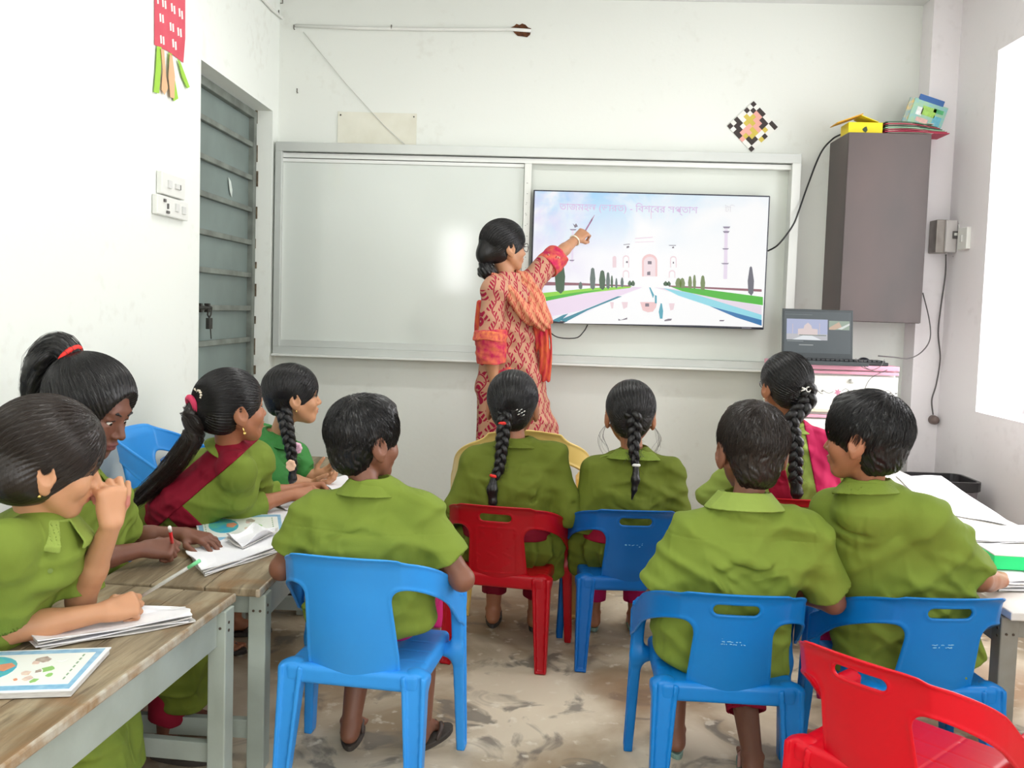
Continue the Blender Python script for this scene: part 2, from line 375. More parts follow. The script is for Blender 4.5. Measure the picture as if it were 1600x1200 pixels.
# a bush outside, seen through the bars
random.seed(11); mb = MB(); c0 = P(1592, 500, X=2.5)
for i in range(260):
    c = (2.48+random.gauss(0, .03), 4.50+random.gauss(0, .10), 1.15+random.gauss(0, .22)); a = random.uniform(0, 6); l = .03
    mb.add([(c[0], c[1], c[2]), (c[0]+.01, c[1]+l*math.cos(a), c[2]+l*math.sin(a)), (c[0], c[1]+l*1.6*math.cos(a+.4), c[2]+l*1.6*math.sin(a+.4)), (c[0]-.01, c[1]+l*math.cos(a+.8), c[2]+l*math.sin(a+.8))], [(0, 1, 2, 3)])
mb.tube([(2.48, 4.5, 0), (2.48, 4.5, 1.3)], .012, 6)
for i in range(9):
    z = .7+i*.09; mb.tube([(2.48, 4.5, z), (2.48, 4.5+(-1)**i*.12, z+.1)], .005, 5)
tag(mb.build('garden_shrub', mat('leaf_green', srgb(120, 160, 80), .6, var=srgb(70, 110, 50), vscale=20)), 'green leafy shrub outside behind the window bars', 'shrub')

# ---------------------------------------------------------------- things on the front wall
ML = mat('aluminium', srgb(206, 210, 206), .38, .5, metal=.25, var=srgb(196, 200, 196), vscale=2)
BX0, BX1, BZ0, BZ1 = XL+.012, 1.268, CAMZ-.2848, CAMZ+.8422
bd = empty('sliding_whiteboard', ((BX0+BX1)/2, YF, BZ0), 0, 'long aluminium-framed sliding whiteboard on the front wall behind the teacher', 'whiteboard')
def wb(x0, x1, z0, z1, y0, y1, name, m, bev=.002):
    return MB().box(((x0+x1)/2-(BX0+BX1)/2, (y0+y1)/2-YF, (z0+z1)/2-BZ0), (x1-x0, abs(y1-y0), z1-z0)).build(name, m, bd, bev=bev)
wb(BX0+.03, BX1-.03, BZ0+.05, BZ1-.05, YF-.012, YF-.001, 'back_panel', mat('board_back', srgb(214, 219, 211), .4, .5))
wb(BX0, BX1, BZ1-.048, BZ1, YF-.085, YF-.001, 'frame_rail', ML); wb(BX0, BX1, BZ1-.078, BZ1-.052, YF-.06, YF-.001, 'frame_rail', mat('pale_aluminium', srgb(228, 231, 227), .35, .5))
wb(BX0, BX1, BZ0+.012, BZ0+.05, YF-.085, YF-.001, 'frame_rail', ML); wb(BX0, BX1, BZ0, BZ0+.012, YF-.11, YF-.001, 'pen_tray', MATS['pale_aluminium'])
wb(BX0, BX0+.035, BZ0+.05, BZ1-.048, YF-.085, YF-.001, 'frame_post', ML); wb(BX1-.045, BX1, BZ0+.0, BZ1-.048, YF-.085, YF-.001, 'frame_post', MATS['pale_aluminium'])
# sliding panel, glossy white, on the left
sx0, sx1 = P(437, 400, Y=YF-.06)[0], P(815, 400, Y=YF-.06)[0]
wb(sx0, sx1, BZ0+.085, BZ1-.10, YF-.052, YF-.034, 'writing_panel', mat('glossy_white_panel', srgb(214, 220, 214), .10, .8, var=srgb(216, 222, 217), vscale=1.2), .001)
wb(sx0, sx1, BZ0+.05, BZ0+.085, YF-.062, YF-.034, 'panel_edge', ML); wb(sx0, sx1, BZ1-.10, BZ1-.082, YF-.06, YF-.034, 'panel_edge', MATS['pale_aluminium'])
rx = P(821, 400, Y=YF-.06)[0]
rul = wb(rx-.018, rx+.018, BZ0+.05, BZ1-.08, YF-.072, YF-.034, 'side_strip', mat('strip_white', srgb(224, 226, 220), .5), .002)
mb = MB(); random.seed(5)
for i in range(16):
    z = .12+i*.055
    for j in range(random.randint(1, 3)): mb.box((rx-(BX0+BX1)/2+random.uniform(-.005, .005), -.0725, z+j*.008), (random.uniform(.003, .008), .001, .003))
tag(mb.build('scribble', mat('pencil_grey', srgb(150, 148, 146), .8), bd), kind='stuff')
# board off-cut above the board
x0, x1 = P(528, 200, Y=YF)[0], P(651, 200, Y=YF)[0]
o = MB().box((0, 0, 0), (x1-x0, .006, .175)).build('blank_notice_board', mat('cream_board', srgb(226, 225, 211), .7, var=srgb(216, 214, 198), vscale=8), bev=.001)
o.location = ((x0+x1)/2, YF-.004, 2.052); o.rotation_euler = (0, .004, 0); tag(o, 'blank cream rectangular board on the wall above the whiteboard', 'notice board')
mb = MB()
for sx in (-1, 1): mb.tube([(sx*((x1-x0)/2-.015), -.006, .07), (sx*((x1-x0)/2-.015), -.001, .07)], .004, 8)
mb.build('screw', MRU, o)
# woven paper diamond
dia = empty('woven_paper_ornament', (1.027, YF-.002, 2.112), 0, 'diamond-shaped woven paper ornament, black, pink, yellow and white, high on the front wall', 'ornament')
pc = {'w': mat('paper_white', srgb(232, 232, 226), .8), 'k': mat('paper_black', srgb(62, 54, 52), .8), 'p': mat('paper_pink', srgb(228, 168, 156), .8), 'y': mat('paper_yellow', srgb(206, 186, 84), .8)}
rows = ["kwkwwkkw", "wkwkppkk", "kwyppkkw", "wyyppwwk", "wwyyppyw", "kkwwyywy", "wkkppwyy", "kwkkppww"]
rows = ["kwkkwwkk", "wkppkkww", "kwyppkyw", "wyyyppwk", "wwypyywy", "kkwppykw", "wkkpykkw", "kwkkpwwk"]
cs = .0232
acc = {k_: MB() for k_ in 'wkpy'}
for i, r_ in enumerate(rows):
    for j, ch in enumerate(r_):
        a = (j-3.5)*cs; b_ = (i-3.5)*cs; x = (a-b_)*.7071; z = -(a+b_)*.7071
        acc[ch].prism([(x, z+cs*.7071), (x+cs*.7071, z), (x, z-cs*.7071), (x-cs*.7071, z)], 0, .002+.0008*((i+j) % 2), fr=lambda X_, Z_, t: (X_, -t, Z_))
for k_, nm in (('w', 'white_strips'), ('k', 'black_strips'), ('p', 'pink_strips'), ('y', 'yellow_strips')): tag(acc[k_].build(nm, pc[k_], dia), kind='stuff')
# conduit
mc = mat('conduit_white', srgb(228, 229, 224), .5)
def zf(px, py): q = P(px, py, Y=YF-.012); return (q[0], q[1], q[2])
mb = MB().tube([zf(462, 40), zf(560, 44), zf(680, 46), zf(800, 46), zf(830, 48)], .009, 8)
mb.tube([P(405, -8, X=XL+.012), P(425, 14, X=XL+.012), P(452, 38, X=XL+.012), zf(462, 40)], .009, 8)
tag(mb.build('electric_conduit', mc, smooth=True), 'white conduit pipe running along the top of the front wall', 'conduit')
mb = MB().tube([zf(474, 50), zf(540, 130), zf(600, 196), (P(634, 226, Y=YF-.05)[0], YF-.02, BZ1+.002)], .0022, 6)
tag(mb.build('thin_white_cable', mat('cable_white', srgb(206, 207, 200), .6), smooth=True), 'thin white cable running slantwise down to the whiteboard frame', 'cable')
for i, (px, py) in enumerate(((438, 5), (432, 22), (460, 46), (612, 46), (465, 145))):
    q = P(px, py, Y=YF-.006) if px > 445 else P(px, py, X=XL+.006); d = (.0, -.006, 0) if px > 445 else (.006, 0, 0)
    o = MB().tube([q, q+v3(d)*2, q+v3(d)*2+v3(0, 0, .02)], .0035, 6).build('wall_hook', mat('hook_steel', srgb(126, 122, 116), .4, metal=.7), smooth=True)
    tag(o, ['small iron hook on the left wall near the ceiling', 'small iron hook on the left wall just below the highest hook', 'small iron hook beside the conduit bend in the corner', 'small iron hook under the conduit in the middle of the wall', 'small lone iron hook on the wall below the slanting cable'][i], 'hook', 'wall hooks')
# things on the left wall
banner = empty('paper_wall_hanging', (XL+.001, P(264, 60, X=XL)[1], P(264, 90, X=XL)[2]), 0, 'red paper wall hanging with white strokes and green and orange streamers', 'wall hanging')
bl = banner.location
def onL(px, py, off=0): q = P(px, py, X=XL+.002+off); return (q[0]-bl[0], q[1]-bl[1], q[2]-bl[2])
MR_ = mat('red_paper', srgb(214, 88, 104), .75, var=srgb(206, 78, 94), vscale=10)
def flatL(pts, name, m, off=0, th=.0015):
    A_ = [onL(x, y, off) for x, y in pts]; B_ = [(a[0]+th, a[1], a[2]) for a in A_]; n = len(pts)
    return MB().add(A_+B_, [tuple(range(n))[::-1], tuple(range(n, 2*n))]+[(i, (i+1) % n, n+(i+1) % n, n+i) for i in range(n)]).build(name, m, banner)
flatL([(241, -60), (289, -60), (289, 60), (286, 98), (262, 80), (241, 70)], 'red_sheet', MR_)
mb = MB(); ws = [(254, 5), (258, 8), (268, 12), (272, 16), (250, 28), (254, 30), (266, 42), (270, 44), (280, 20), (284, 24), (246, 0), (255, 64), (251, 62), (278, 50), (282, 52), (270, 68), (274, 72)]
for x, y in ws:
    A_ = [onL(x-1.2, y-7, .0018), onL(x+1.2, y-7, .0018), onL(x+2, y+6, .0018), onL(x-.4, y+6, .0018)]; B_ = [(a[0]+.0008, a[1], a[2]) for a in A_]
    mb.add(A_+B_, [(0, 1, 2, 3), (4, 5, 6, 7), (0, 1, 5, 4), (1, 2, 6, 5), (2, 3, 7, 6), (3, 0, 4, 7)])
mb.build('white_strokes', pc['w'], banner)
MGR = mat('lime_paper', srgb(158, 206, 72), .75); MOR = mat('peach_paper', srgb(228, 178, 138), .75)
flatL([(245, 72), (252, 74), (251, 110), (248, 146), (240, 144), (243, 110)], 'streamer', MGR, .004)
flatL([(251, 76), (256, 78), (259, 120), (262, 138), (257, 148), (252, 140), (254, 110)], 'streamer', MOR, .008)
flatL([(263, 82), (268, 84), (272, 120), (278, 154), (271, 158), (266, 130)], 'streamer', MGR, .005)
flatL([(265, 84), (269, 88), (273, 120), (272, 154), (266, 152), (263, 120)], 'streamer', MOR, .010)
flatL([(277, 92), (281, 96), (290, 120), (296, 136), (292, 138), (284, 120)], 'streamer', MGR, .006)
def switch(name, pts, label, m, marks):
    c = P(sum(p_[0] for p_ in pts)/4, sum(p_[1] for p_ in pts)/4, X=XL); e = empty(name, c, 0, label, 'switch board')
    Q = [P(x, y, X=XL+.001)-c for x, y in pts]; y0 = min(q[1] for q in Q); y1 = max(q[1] for q in Q); z0 = (Q[2][2]+Q[3][2])/2; z1 = (Q[0][2]+Q[1][2])/2
    MB().box((.012, (y0+y1)/2, (z0+z1)/2), (.022, y1-y0, z1-z0)).build('cover_plate', m, e, bev=.004)
    for a, b_, w, h, mm, nm in marks: MB().box((.026, y0+(y1-y0)*a, z0+(z1-z0)*b_), (.008, w, h)).build(nm, mm, e, bev=.0015)
MSW = mat('switch_white', srgb(228, 229, 224), .4); MDK = mat('socket_dark', srgb(96, 94, 92), .5); MRK = mat('rocker_white', srgb(214, 215, 212), .35)
switch('switch_board', [(244, 268), (279, 277), (281, 311), (244, 304)], 'upper white switch plate on the left wall beside the door', MSW, [(.3, .5, .03, .03, MRK, 'rocker'), (.62, .5, .035, .02, MRK, 'rocker'), (.72, .5, .012, .02, MDK, 'indicator')])
switch('socket_board', [(238, 303), (286, 316), (285, 345), (237, 334)], 'lower white socket plate with pin holes on the left wall beside the door', MSW, [(.2, .75, .014, .012, MDK, 'pin_hole'), (.3, .2, .02, .01, MDK, 'pin_hole'), (.3, .5, .006, .02, MDK, 'pin_hole'), (.6, .55, .03, .03, MRK, 'rocker'), (.82, .5, .03, .03, MRK, 'rocker')])
# damp patch high on the wall and smudge are part of the plaster

# ---------------------------------------------------------------- the television and its picture
TX0, TX1, TZ1, TY = P(833.5, 297, Y=4.70)[0], P(1204.5, 304, Y=4.70)[0], CAMZ+.625, 4.70
TW = TX1-TX0; TH = TW*.5655; TZ0 = TZ1-TH
tv = empty('television', ((TX0+TX1)/2, TY, TZ0), 0, 'large flat television on the whiteboard showing a white domed palace and a long pool', 'television')
MTV = mat('television_black', srgb(40, 44, 58), .3, .5)
MB().box((0, .035, TH/2), (TW, .05, TH)).build('casing', MTV, tv, bev=.004)
MB().box((0, .07, TH/2), (.5, .04, .4)).build('wall_bracket', MRU, tv)
def lit(name, col, s=1.0):
    if name in MATS: return MATS[name]
    m = bpy.data.materials.new(name); m.use_nodes = True; b_ = m.node_tree.nodes['Principled BSDF']
    b_.inputs['Base Color'].default_value = (.02, .02, .02, 1); b_.inputs['Roughness'].default_value = .35; b_.inputs['Emission Color'].default_value = col; b_.inputs['Emission Strength'].default_value = s
    MATS[name] = m; return m
sw, sh = TW-.016, TH-.020
scr = MB().box((0, .0075, TH/2+.002), (sw, .006, sh)).build('screen', None, tv)
m = lit('screen_picture', (1, 1, 1, 1), 1.05); scr.data.materials.append(m)
N, L, b = nodes_of(m); tc = N.new('ShaderNodeTexCoord'); sp = N.new('ShaderNodeSeparateXYZ'); L.new(tc.outputs['Object'], sp.inputs[0])
n = nz(3.2, 6, .5); n_2 = nz(9, 4, .3)
tt = rng(sp.outputs[2], TH*.52, TH*.98); lx = rng(sp.outputs[0], -.05, -sw/2*.95)
pr = N.new('ShaderNodeMath'); pr.operation = 'MULTIPLY'; L.new(tt.outputs[0], pr.inputs[0]); L.new(rng(n.outputs[0], .40, .60).outputs[0], pr.inputs[1])
side = rng(sp.outputs[0], .25, -.55, .32, 1.0); pr2 = N.new('ShaderNodeMath'); pr2.operation = 'MULTIPLY'; L.new(pr.outputs[0], pr2.inputs[0]); L.new(side.outputs[0], pr2.inputs[1])
skyc = mixc(pr2.outputs[0], (1, 1, 1, 1), srgb(120, 206, 250))
l2 = N.new('ShaderNodeMath'); l2.operation = 'MULTIPLY'; L.new(lx.outputs[0], l2.inputs[0]); L.new(rng(n_2.outputs[0], .35, .7, .1, .7).outputs[0], l2.inputs[1])
L.new(mixc(l2.outputs[0], skyc, srgb(224, 214, 248)), b.inputs['Emission Color'])
# picture features: seen at px,py in the photo, laid flat on the screen
SY = .0045-.0003
def S_(px, py):
    q = P(px, py, Y=TY+.004); return (q[0]-(TX0+TX1)/2, q[2]-TZ0)
_layer = [0]
def pic(name, polys, m):
    _layer[0] += 1; d = .0002*_layer[0]
    for pl in polys: MB().prism([S_(*q) for q in pl], 0, .0001, fr=lambda x, y, z: (x, SY-d-z, y)).build(name, m, tv)
pic('pool_water', [[(1005, 449), (1022, 449), (1190, 510), (880, 505)]], lit('lit_white', (1, 1, 1, 1), 1.05))
pic('path_left', [[(836, 470), (990, 448), (1004, 449), (905, 486), (862, 494), (838, 492)]], lit('lit_lilac', srgb(248, 228, 248)))
pic('path_right', [[(1022, 449), (1060, 452), (1190, 478), (1190, 492), (1100, 470)]], lit('lit_pale_pink', srgb(240, 226, 240)))
pic('lawn_left', [[(845, 458), (925, 450), (988, 447), (984, 450), (900, 460), (850, 470), (838, 468)]], lit('lit_green', srgb(150, 222, 60)))
pic('lawn_left_edge', [[(842, 466), (900, 457), (952, 451), (900, 461), (850, 471)]], lit('lit_deep_green', srgb(70, 190, 40)))
pic('lawn_right', [[(1045, 447), (1100, 452), (1192, 464), (1192, 477), (1130, 468), (1066, 455)]], lit('lit_deep_green', srgb(70, 190, 40)))
pic('pool_edge_left', [[(874, 500), (965, 463), (972, 463), (918, 485), (884, 503)], [(862, 501), (880, 492), (888, 490), (874, 503)]], lit('lit_teal', srgb(50, 140, 160)))
pic('pool_edge_right', [[(1036, 450), (1080, 458), (1190, 492), (1190, 500), (1108, 478), (1060, 462)]], lit('lit_aqua', srgb(150, 226, 240)))
pic('pool_edge_shadow', [[(1108, 478), (1190, 500), (1190, 509), (1150, 496)]], lit('lit_blue', srgb(40, 120, 180)))
pic('garden_wall', [[(838, 440), (905, 442), (985, 446), (985, 448), (905, 446), (838, 446)], [(1045, 446), (1190, 452), (1190, 456), (1045, 448)]], lit('lit_maroon', srgb(150, 96, 108)))
tr = lit('lit_tree', srgb(58, 92, 62)); tr2 = lit('lit_tree_grey', srgb(92, 110, 104)); tr3 = lit('lit_tree_olive', srgb(120, 140, 84)); tr4 = lit('lit_tree_slate', srgb(104, 104, 116))
def tree(x, y0, y1, w, t=.6): return [(x-w*.5, y0-(y0-y1)*.1), (x-w*.62, (y0+y1)/2), (x-w*t*.6, y1+2), (x, y1), (x+w*t*.6, y1+2), (x+w*.62, (y0+y1)/2), (x+w*.5, y0-(y0-y1)*.1), (x+w*.1, y0)]
pic('near_cypress', [tree(875, 459, 405, 13)], tr)
pic('grey_cypress', [tree(926, 453, 418, 7), tree(950, 452, 425, 5), tree(963, 451, 434, 3), tree(972, 449, 433, 4), tree(907, 452, 440, 5)], tr2)
pic('dark_cypress', [tree(941, 453, 422, 8), tree(956, 450, 430, 3), tree(984, 447, 438, 5), tree(989, 447, 438, 5), tree(1040, 447, 439, 6), tree(1045, 447, 439, 5)], tr)
pic('olive_cypress', [tree(1060, 450, 434, 8), tree(1066, 451, 434, 7), tree(1078, 452, 431, 5), tree(1085, 452, 429, 4), tree(1098, 454, 430, 6)], tr3)
pic('far_right_cypress', [tree(1173, 462, 416, 8, .4)], tr4)
def archp(cx, y0, y1, w, k_=8, dx_=0): return [(cx-w, y0)]+[(cx-w*math.cos(PI*i/k_), y1+w*.9*(1-math.sin(PI*i/k_))) for i in range(k_+1)]+[(cx+w, y0)]
pic('dome', [[(992, 372), (1020, 370), (1020, 371.5), (992, 373.5)], [(992, 378), (1022, 377), (1022, 378), (992, 379)], [(1016.5, 330), (1018, 330), (1018, 342), (1016.5, 342)]], lit('lit_faint', srgb(244, 222, 236)))
pic('great_arch', [archp(1015, 432, 397, 12)], lit('lit_rose', srgb(250, 208, 208)))
pic('great_arch_inner', [archp(1015, 432, 401, 9)], lit('lit_rose_pale', srgb(253, 232, 236)))
pic('side_arch', [archp(978, 418, 399, 5), archp(1052, 418, 400, 5), archp(960, 418, 400, 3), archp(978, 434, 422, 5), archp(1050, 434, 422, 5)], lit('lit_rose_faint', srgb(246, 220, 226)))
pic('side_arch_inner', [archp(978, 418, 401, 3.6), archp(1052, 418, 402, 3.6), archp(1050, 434, 424, 3.6), archp(978, 434, 424, 3.6)], MATS['lit_white'])
gd = lit('lit_grey_detail', srgb(128, 118, 130))
pic('small_detail', [[(974, 382), (984, 381), (984, 382), (974, 383)], [(979, 385), (983, 384), (983, 387), (979, 388)], [(1044, 383), (1056, 383), (1056, 384), (1046, 384)], [(1050, 386), (1053, 385), (1053, 388), (1050, 388)], [(1012, 408), (1018, 408), (1018, 413), (1012, 413)], [(1011, 425), (1016, 424), (1016, 430), (1011, 430)], [(978, 408), (981, 408), (981, 411), (978, 411)], [(1051, 409), (1053, 409), (1053, 412), (1051, 412)], [(895, 349), (898, 352), (900, 349), (903, 354), (898, 356)]], gd)
mn = lit('lit_tower', srgb(242, 228, 246))
pic('tower', [[(1132, 358), (1137, 358), (1136, 436), (1130, 436)], [(893.5, 358), (896.5, 358), (895.5, 410), (892.5, 410)]], mn)
pic('tower_balcony', [[(1129, 354), (1141, 354), (1139, 357), (1131, 357)], [(1129, 361), (1140, 361), (1138, 364), (1131, 364)], [(1128, 388), (1139, 388), (1137, 390), (1130, 390)], [(1126, 411), (1139, 411), (1137, 413), (1129, 413)], [(890, 358), (901, 358), (899, 360), (892, 360)], [(889, 406), (898, 406), (896, 408), (891, 408)]], lit('lit_tower_dark', srgb(150, 140, 160)))
pic('reflected_arch', [[(1000, 472), (1026, 472), (1025, 480), (1020, 487), (1012, 488), (1004, 485)]], MATS['lit_rose'])
pic('reflected_detail', [[(1008, 474), (1014, 474), (1014, 479), (1008, 479)], [(966, 498), (970, 500), (980, 496), (980, 499), (966, 501)], [(1038, 500), (1044, 498), (1050, 498), (1048, 501), (1038, 502)], [(1124, 500), (1132, 500), (1130, 502), (1124, 502)]], gd)
pic('reflected_side_arch', [[(971, 472), (981, 472), (980, 480), (974, 483)], [(1045, 474), (1054, 474), (1052, 484), (1047, 485)], [(953, 472), (959, 472), (958, 482), (955, 482)]], MATS['lit_rose_faint'])
pic('fountain', [[(1014, 449), (1016, 449), (1022, 461), (1020, 466)], [(1023, 461), (1026, 462), (1026, 474), (1023, 474)], [(1032, 474), (1034, 474), (1036, 486), (1035, 498), (1031, 498), (1029, 487)]], lit('lit_fountain', srgb(80, 170, 190)))
# headline across the top of the picture (reading order follows the script's own letter shapes)
mtx = lit('lit_headline', srgb(226, 196, 232), 1.0)
def text(body, name, m, size, loc, rot, parent, ext=.0004):
    cu = bpy.data.curves.new(name, 'FONT'); cu.body = body; cu.size = size; cu.extrude = ext; cu.align_x = 'LEFT'; cu.resolution_u = 3
    o = bpy.data.objects.new(name, cu); COL.objects.link(o); bpy.context.view_layer.update()
    dg = bpy.context.evaluated_depsgraph_get(); me = bpy.data.meshes.new_from_object(o.evaluated_get(dg)); bpy.data.objects.remove(o)
    co = np.zeros(len(me.vertices)*3); me.vertices.foreach_get('co', co); co = co.reshape(-1, 3)
    o = link(name, me, None, parent, False); me.materials.clear(); me.materials.append(m); o.location = loc; o.rotation_euler = rot
    return o, (co[:, 0].min(), co[:, 0].max(), co[:, 1].min(), co[:, 1].max()) if len(co) else None
def fit_text(body, name, m, x0, x1, z0, y, parent, zs=1.0):
    o, bb = text(body, name, m, .05, (0, 0, 0), (PI/2, 0, 0), parent)
    s = (x1-x0)/(bb[1]-bb[0]); o.scale = (s, s*zs, 1); o.location = (x0-bb[0]*s, y, z0); return o
yt = SY-.0002*(_layer[0]+2)
a = S_(874, 328); b2 = S_(1090, 330)
fit_text('\u09a4\u09be\u099c\u09ae\u09b9\u09b2 (\u09ad\u09be\u09b0\u09a4) - \u09bf\u09ac\u09b6\u09c7\u09ac\u09b0 \u09b8\u09aa\u09cd\u09a4\u09be\u09b6', 'screen_headline', mtx, a[0], b2[0], a[1], yt, tv)
a = S_(1132, 330); b2 = S_(1148, 330)
fit_text('\u099f\u09bf', 'screen_headline', lit('lit_headline_faint', srgb(228, 224, 228)), a[0], b2[0], a[1]-.004, yt, tv)
mb = MB().box((TW/2-.09, .006, .006), (.05, .001, .004)); mb.build('maker_plate', mat('plate_grey', srgb(150, 150, 160), .4), tv)
# television cables
mk = mat('cable_black', srgb(28, 28, 30), .45)
def cable(name, pts, r, label, m=mk, grp=None, par=None, sm=8):
    o = MB().tube(catmull(pts, sm), r, 8).build(name, m, par, smooth=True)
    return tag(o, label, 'cable', grp) if label else o
cable('television_cable', [P(1200, 392, Y=4.76), P(1214, 384, Y=4.70), P(1228, 368, Y=4.69), P(1240, 350, Y=4.69), P(1248, 330, Y=4.69), P(1262, 290, Y=4.72), P(1282, 240, Y=4.74), P(1300, 218, Y=4.72), P(1314, 210, Y=4.66)], .0045, 'black cable from the television up to the top of the brown cabinet')
cable('television_lead', [P(846, 504, Y=4.76), P(856, 516, Y=4.70), P(872, 527, Y=4.69), P(900, 528, Y=4.69), P(912, 518, Y=4.70), P(918, 508, Y=4.76)], .003, 'thin black lead looping below the television beside the teacher')
# ================================================================ right front corner
MC = mat('brown_steel_cabinet', srgb(92, 80, 78), .42, .4, metal=.05, var=srgb(80, 74, 73), vscale=3, stretch=(1, 1, .5))
CX0, CX1, CZ0, CZ1 = 1.432, 1.828, 1.112, 2.036; CY0 = 4.50
cab = empty('wall_cabinet', ((CX0+CX1)/2, YF, CZ0), 0, 'tall brown steel cabinet hung on the front wall near the corner', 'cabinet')
cw = CX1-CX0; chh = CZ1-CZ0; cdp = YF-CY0
MCS = MC
MB().box((0, -cdp/2+.004, chh/2), (cw, cdp-.012, chh)).build('body', MCS, cab, bev=.003)
MB().box((0, -cdp+.004, chh/2), (cw, .012, chh-.004)).build('door', MC, cab, bev=.002)
# yellow box with open lid
MY = mat('yellow_card', srgb(240, 222, 30), .5, .4, var=srgb(232, 208, 24), vscale=8); MYI = mat('orange_card_edge', srgb(222, 164, 30), .6)
o = empty('yellow_box', (CX0+.088, CY0+.09, CZ1), 0, 'open yellow cardboard box with its lid flap up, on the brown cabinet', 'box')
MB().box((.0, 0, .027), (.165, .12, .054)).build('body', MY, o, bev=.001)
MB().box((-.075, -.0, .073), (.13, .12, .004), ry=-.36).build('lid', MYI, o); MB().box((.02, .0, .072), (.09, .12, .003), ry=.36).build('flap', MY, o)
MB().prism([(0, .01), (.012, .004), (.02, .016), (.014, .034), (.004, .03), (-.006, .02)], 0, .001, fr=lambda x, y, z: (x-.01, -.0605-z, y)).build('printed_leaf', mat('print_dark_green', srgb(50, 70, 44), .6), o)
# folders
cols = [('green', srgb(60, 92, 66)), ('red', srgb(160, 44, 66)), ('dark_green', srgb(44, 70, 52)), ('pale_green', srgb(130, 176, 142)), ('maroon', srgb(150, 60, 70)), ('crimson', srgb(186, 40, 76))]
lab = ['green paper folder lying topmost of the folders on the cabinet', 'red paper folder under the topmost green folder on the cabinet', 'dark green folder in the middle of the pile on the cabinet', 'pale green folder under the dark green one on the cabinet', 'maroon folder second from the bottom of the pile on the cabinet', 'crimson folder at the bottom of the pile, sticking out to the right']
for i in range(6):
    z = CZ1+.052-i*.0092; o = empty('paper_folder', (CX0+.305, CY0+.12, z), 0, lab[i], 'folder', 'folders on the cabinet'); mm = mat('folder_'+cols[i][0], cols[i][1], .55)
    n = 10; V = []; wd = .25
    for j in range(n+1):
        t = j/n; x = -wd/2+wd*t+(.012*i if t > .9 else 0); zz = .002+(-.022*t*t*(1-i/6)+.006*math.sin(t*3))*(1)
        for y in (-.10, .10):
            for q in (0, .0042): V.append((x, y, zz+q))
    F = []
    for j in range(n):
        a = j*4; F += [(a, a+4, a+5, a+1), (a+2, a+3, a+7, a+6), (a+1, a+5, a+7, a+3), (a, a+2, a+6, a+4)]
    F += [(0, 1, 3, 2), (n*4, n*4+2, n*4+3, n*4+1)]
    MB().add(V, F).build('cover', mm, o, smooth=False)
    MB().box((.0, 0, .0015), (.22, .19, .002)).build('paper', mat('folder_paper', srgb(214, 206, 190), .8), o)
# picture book / box leaning on the folders
o = empty('picture_book', (CX0+.405, CY0+.13, CZ1+.065), 0, 'colourful blue and green picture book leaning on the folders atop the cabinet', 'book')
tl = .30
def pb(x, z, w, h, name, m, d=0, y=0): return MB().box((0, 0, 0), (w, .012 if not d else .0015, h)).build(name, m, o)
def put(ob, x, z, y=0): ob.location = (x*math.cos(tl)+z*math.sin(tl), y, -x*math.sin(tl)+z*math.cos(tl)); ob.rotation_euler = (0, tl, 0)
put(pb(0, 0, .17, .125, 'cover', mat('book_aqua', srgb(150, 204, 206), .4, var=srgb(176, 214, 170), vscale=30)), 0, .055)
put(pb(0, 0, .045, .125, 'spine_side', mat('book_sand', srgb(224, 196, 120), .4, var=srgb(110, 170, 190), vscale=30)), -.085, .05, .004)
put(pb(0, 0, .125, .028, 'blue_band', mat('book_blue', srgb(62, 110, 176), .4)), -.005, .128, -.001)
for x, z, w, h, nm, c in ((.0, .07, .07, .045, 'green_print', srgb(160, 206, 96)), (-.045, .06, .03, .04, 'white_print', srgb(226, 232, 226)), (.045, .085, .05, .02, 'leaf_print', srgb(80, 170, 110)), (-.02, .02, .06, .022, 'pink_print', srgb(220, 178, 170)), (.05, .03, .04, .06, 'sky_print', srgb(110, 186, 206))):
    put(pb(0, 0, w, h, nm, mat('book_'+nm, c, .4, var=tuple(min(1, q*1.3) for q in c[:3])+(1,), vscale=60), 1), x, z, -.0068)
# meter box, switch and cords in the corner
MMB = mat('grey_metal_box', srgb(168, 162, 156), .45, .5, metal=.3, var=srgb(140, 132, 126), vscale=12)
bp = P(1486, 371, Y=YF-.17); mx_ = P(1463, 370, Y=YF-.17)[0]
o = empty('meter_box', (1.962, YF-.135, bp[2]), 0, 'small grey metal switch box high on the corner pilaster', 'electrical box')
MB().box((-.022, -.045, 0), (.06, .09, .165)).build('housing', MMB, o, bev=.006)
MB().box((.016, -.098, .0), (.056, .02, .16)).build('front_cover', mat('pale_grey_plastic', srgb(196, 192, 190), .4), o, bev=.006)
MB().box((.03, -.112, .006), (.022, .012, .036)).build('socket', MDK, o, bev=.002); MB().box((.03, -.121, .008), (.014, .008, .014)).build('switch_lever', MSW, o, bev=.002)
MB().tube([(.045, -.11, .06), (.052, -.114, .03), (.046, -.112, -.03), (.05, -.112, -.07)], .004, 6).build('loose_wire', mc, o, smooth=True)
q = P(1510, 373, X=XR)
o = empty('switch_plate', (XR, q[1], q[2]), 0, 'white switch plate on the right wall next to the meter box', 'switch board')
MB().box((-.011, 0, 0), (.022, .10, .105)).build('cover_plate', MSW, o, bev=.004); MB().box((-.026, 0, 0), (.008, .022, .034)).build('rocker', MRK, o, bev=.002)
cg = mat('cable_grey', srgb(92, 88, 88), .5)
yc = YF-.16
cable('grey_flex', [P(1478, 398, Y=YF-.2), P(1477, 430, Y=yc), P(1470, 480, Y=yc), P(1466, 520, Y=yc), P(1469, 560, Y=yc), P(1463, 600, Y=yc), P(1456, 625, Y=yc), P(1458, 648, Y=yc)], .0038, 'grey cord hanging from the meter box down to a round plug', m=cg)
q = P(1459, 656, Y=YF-.15)
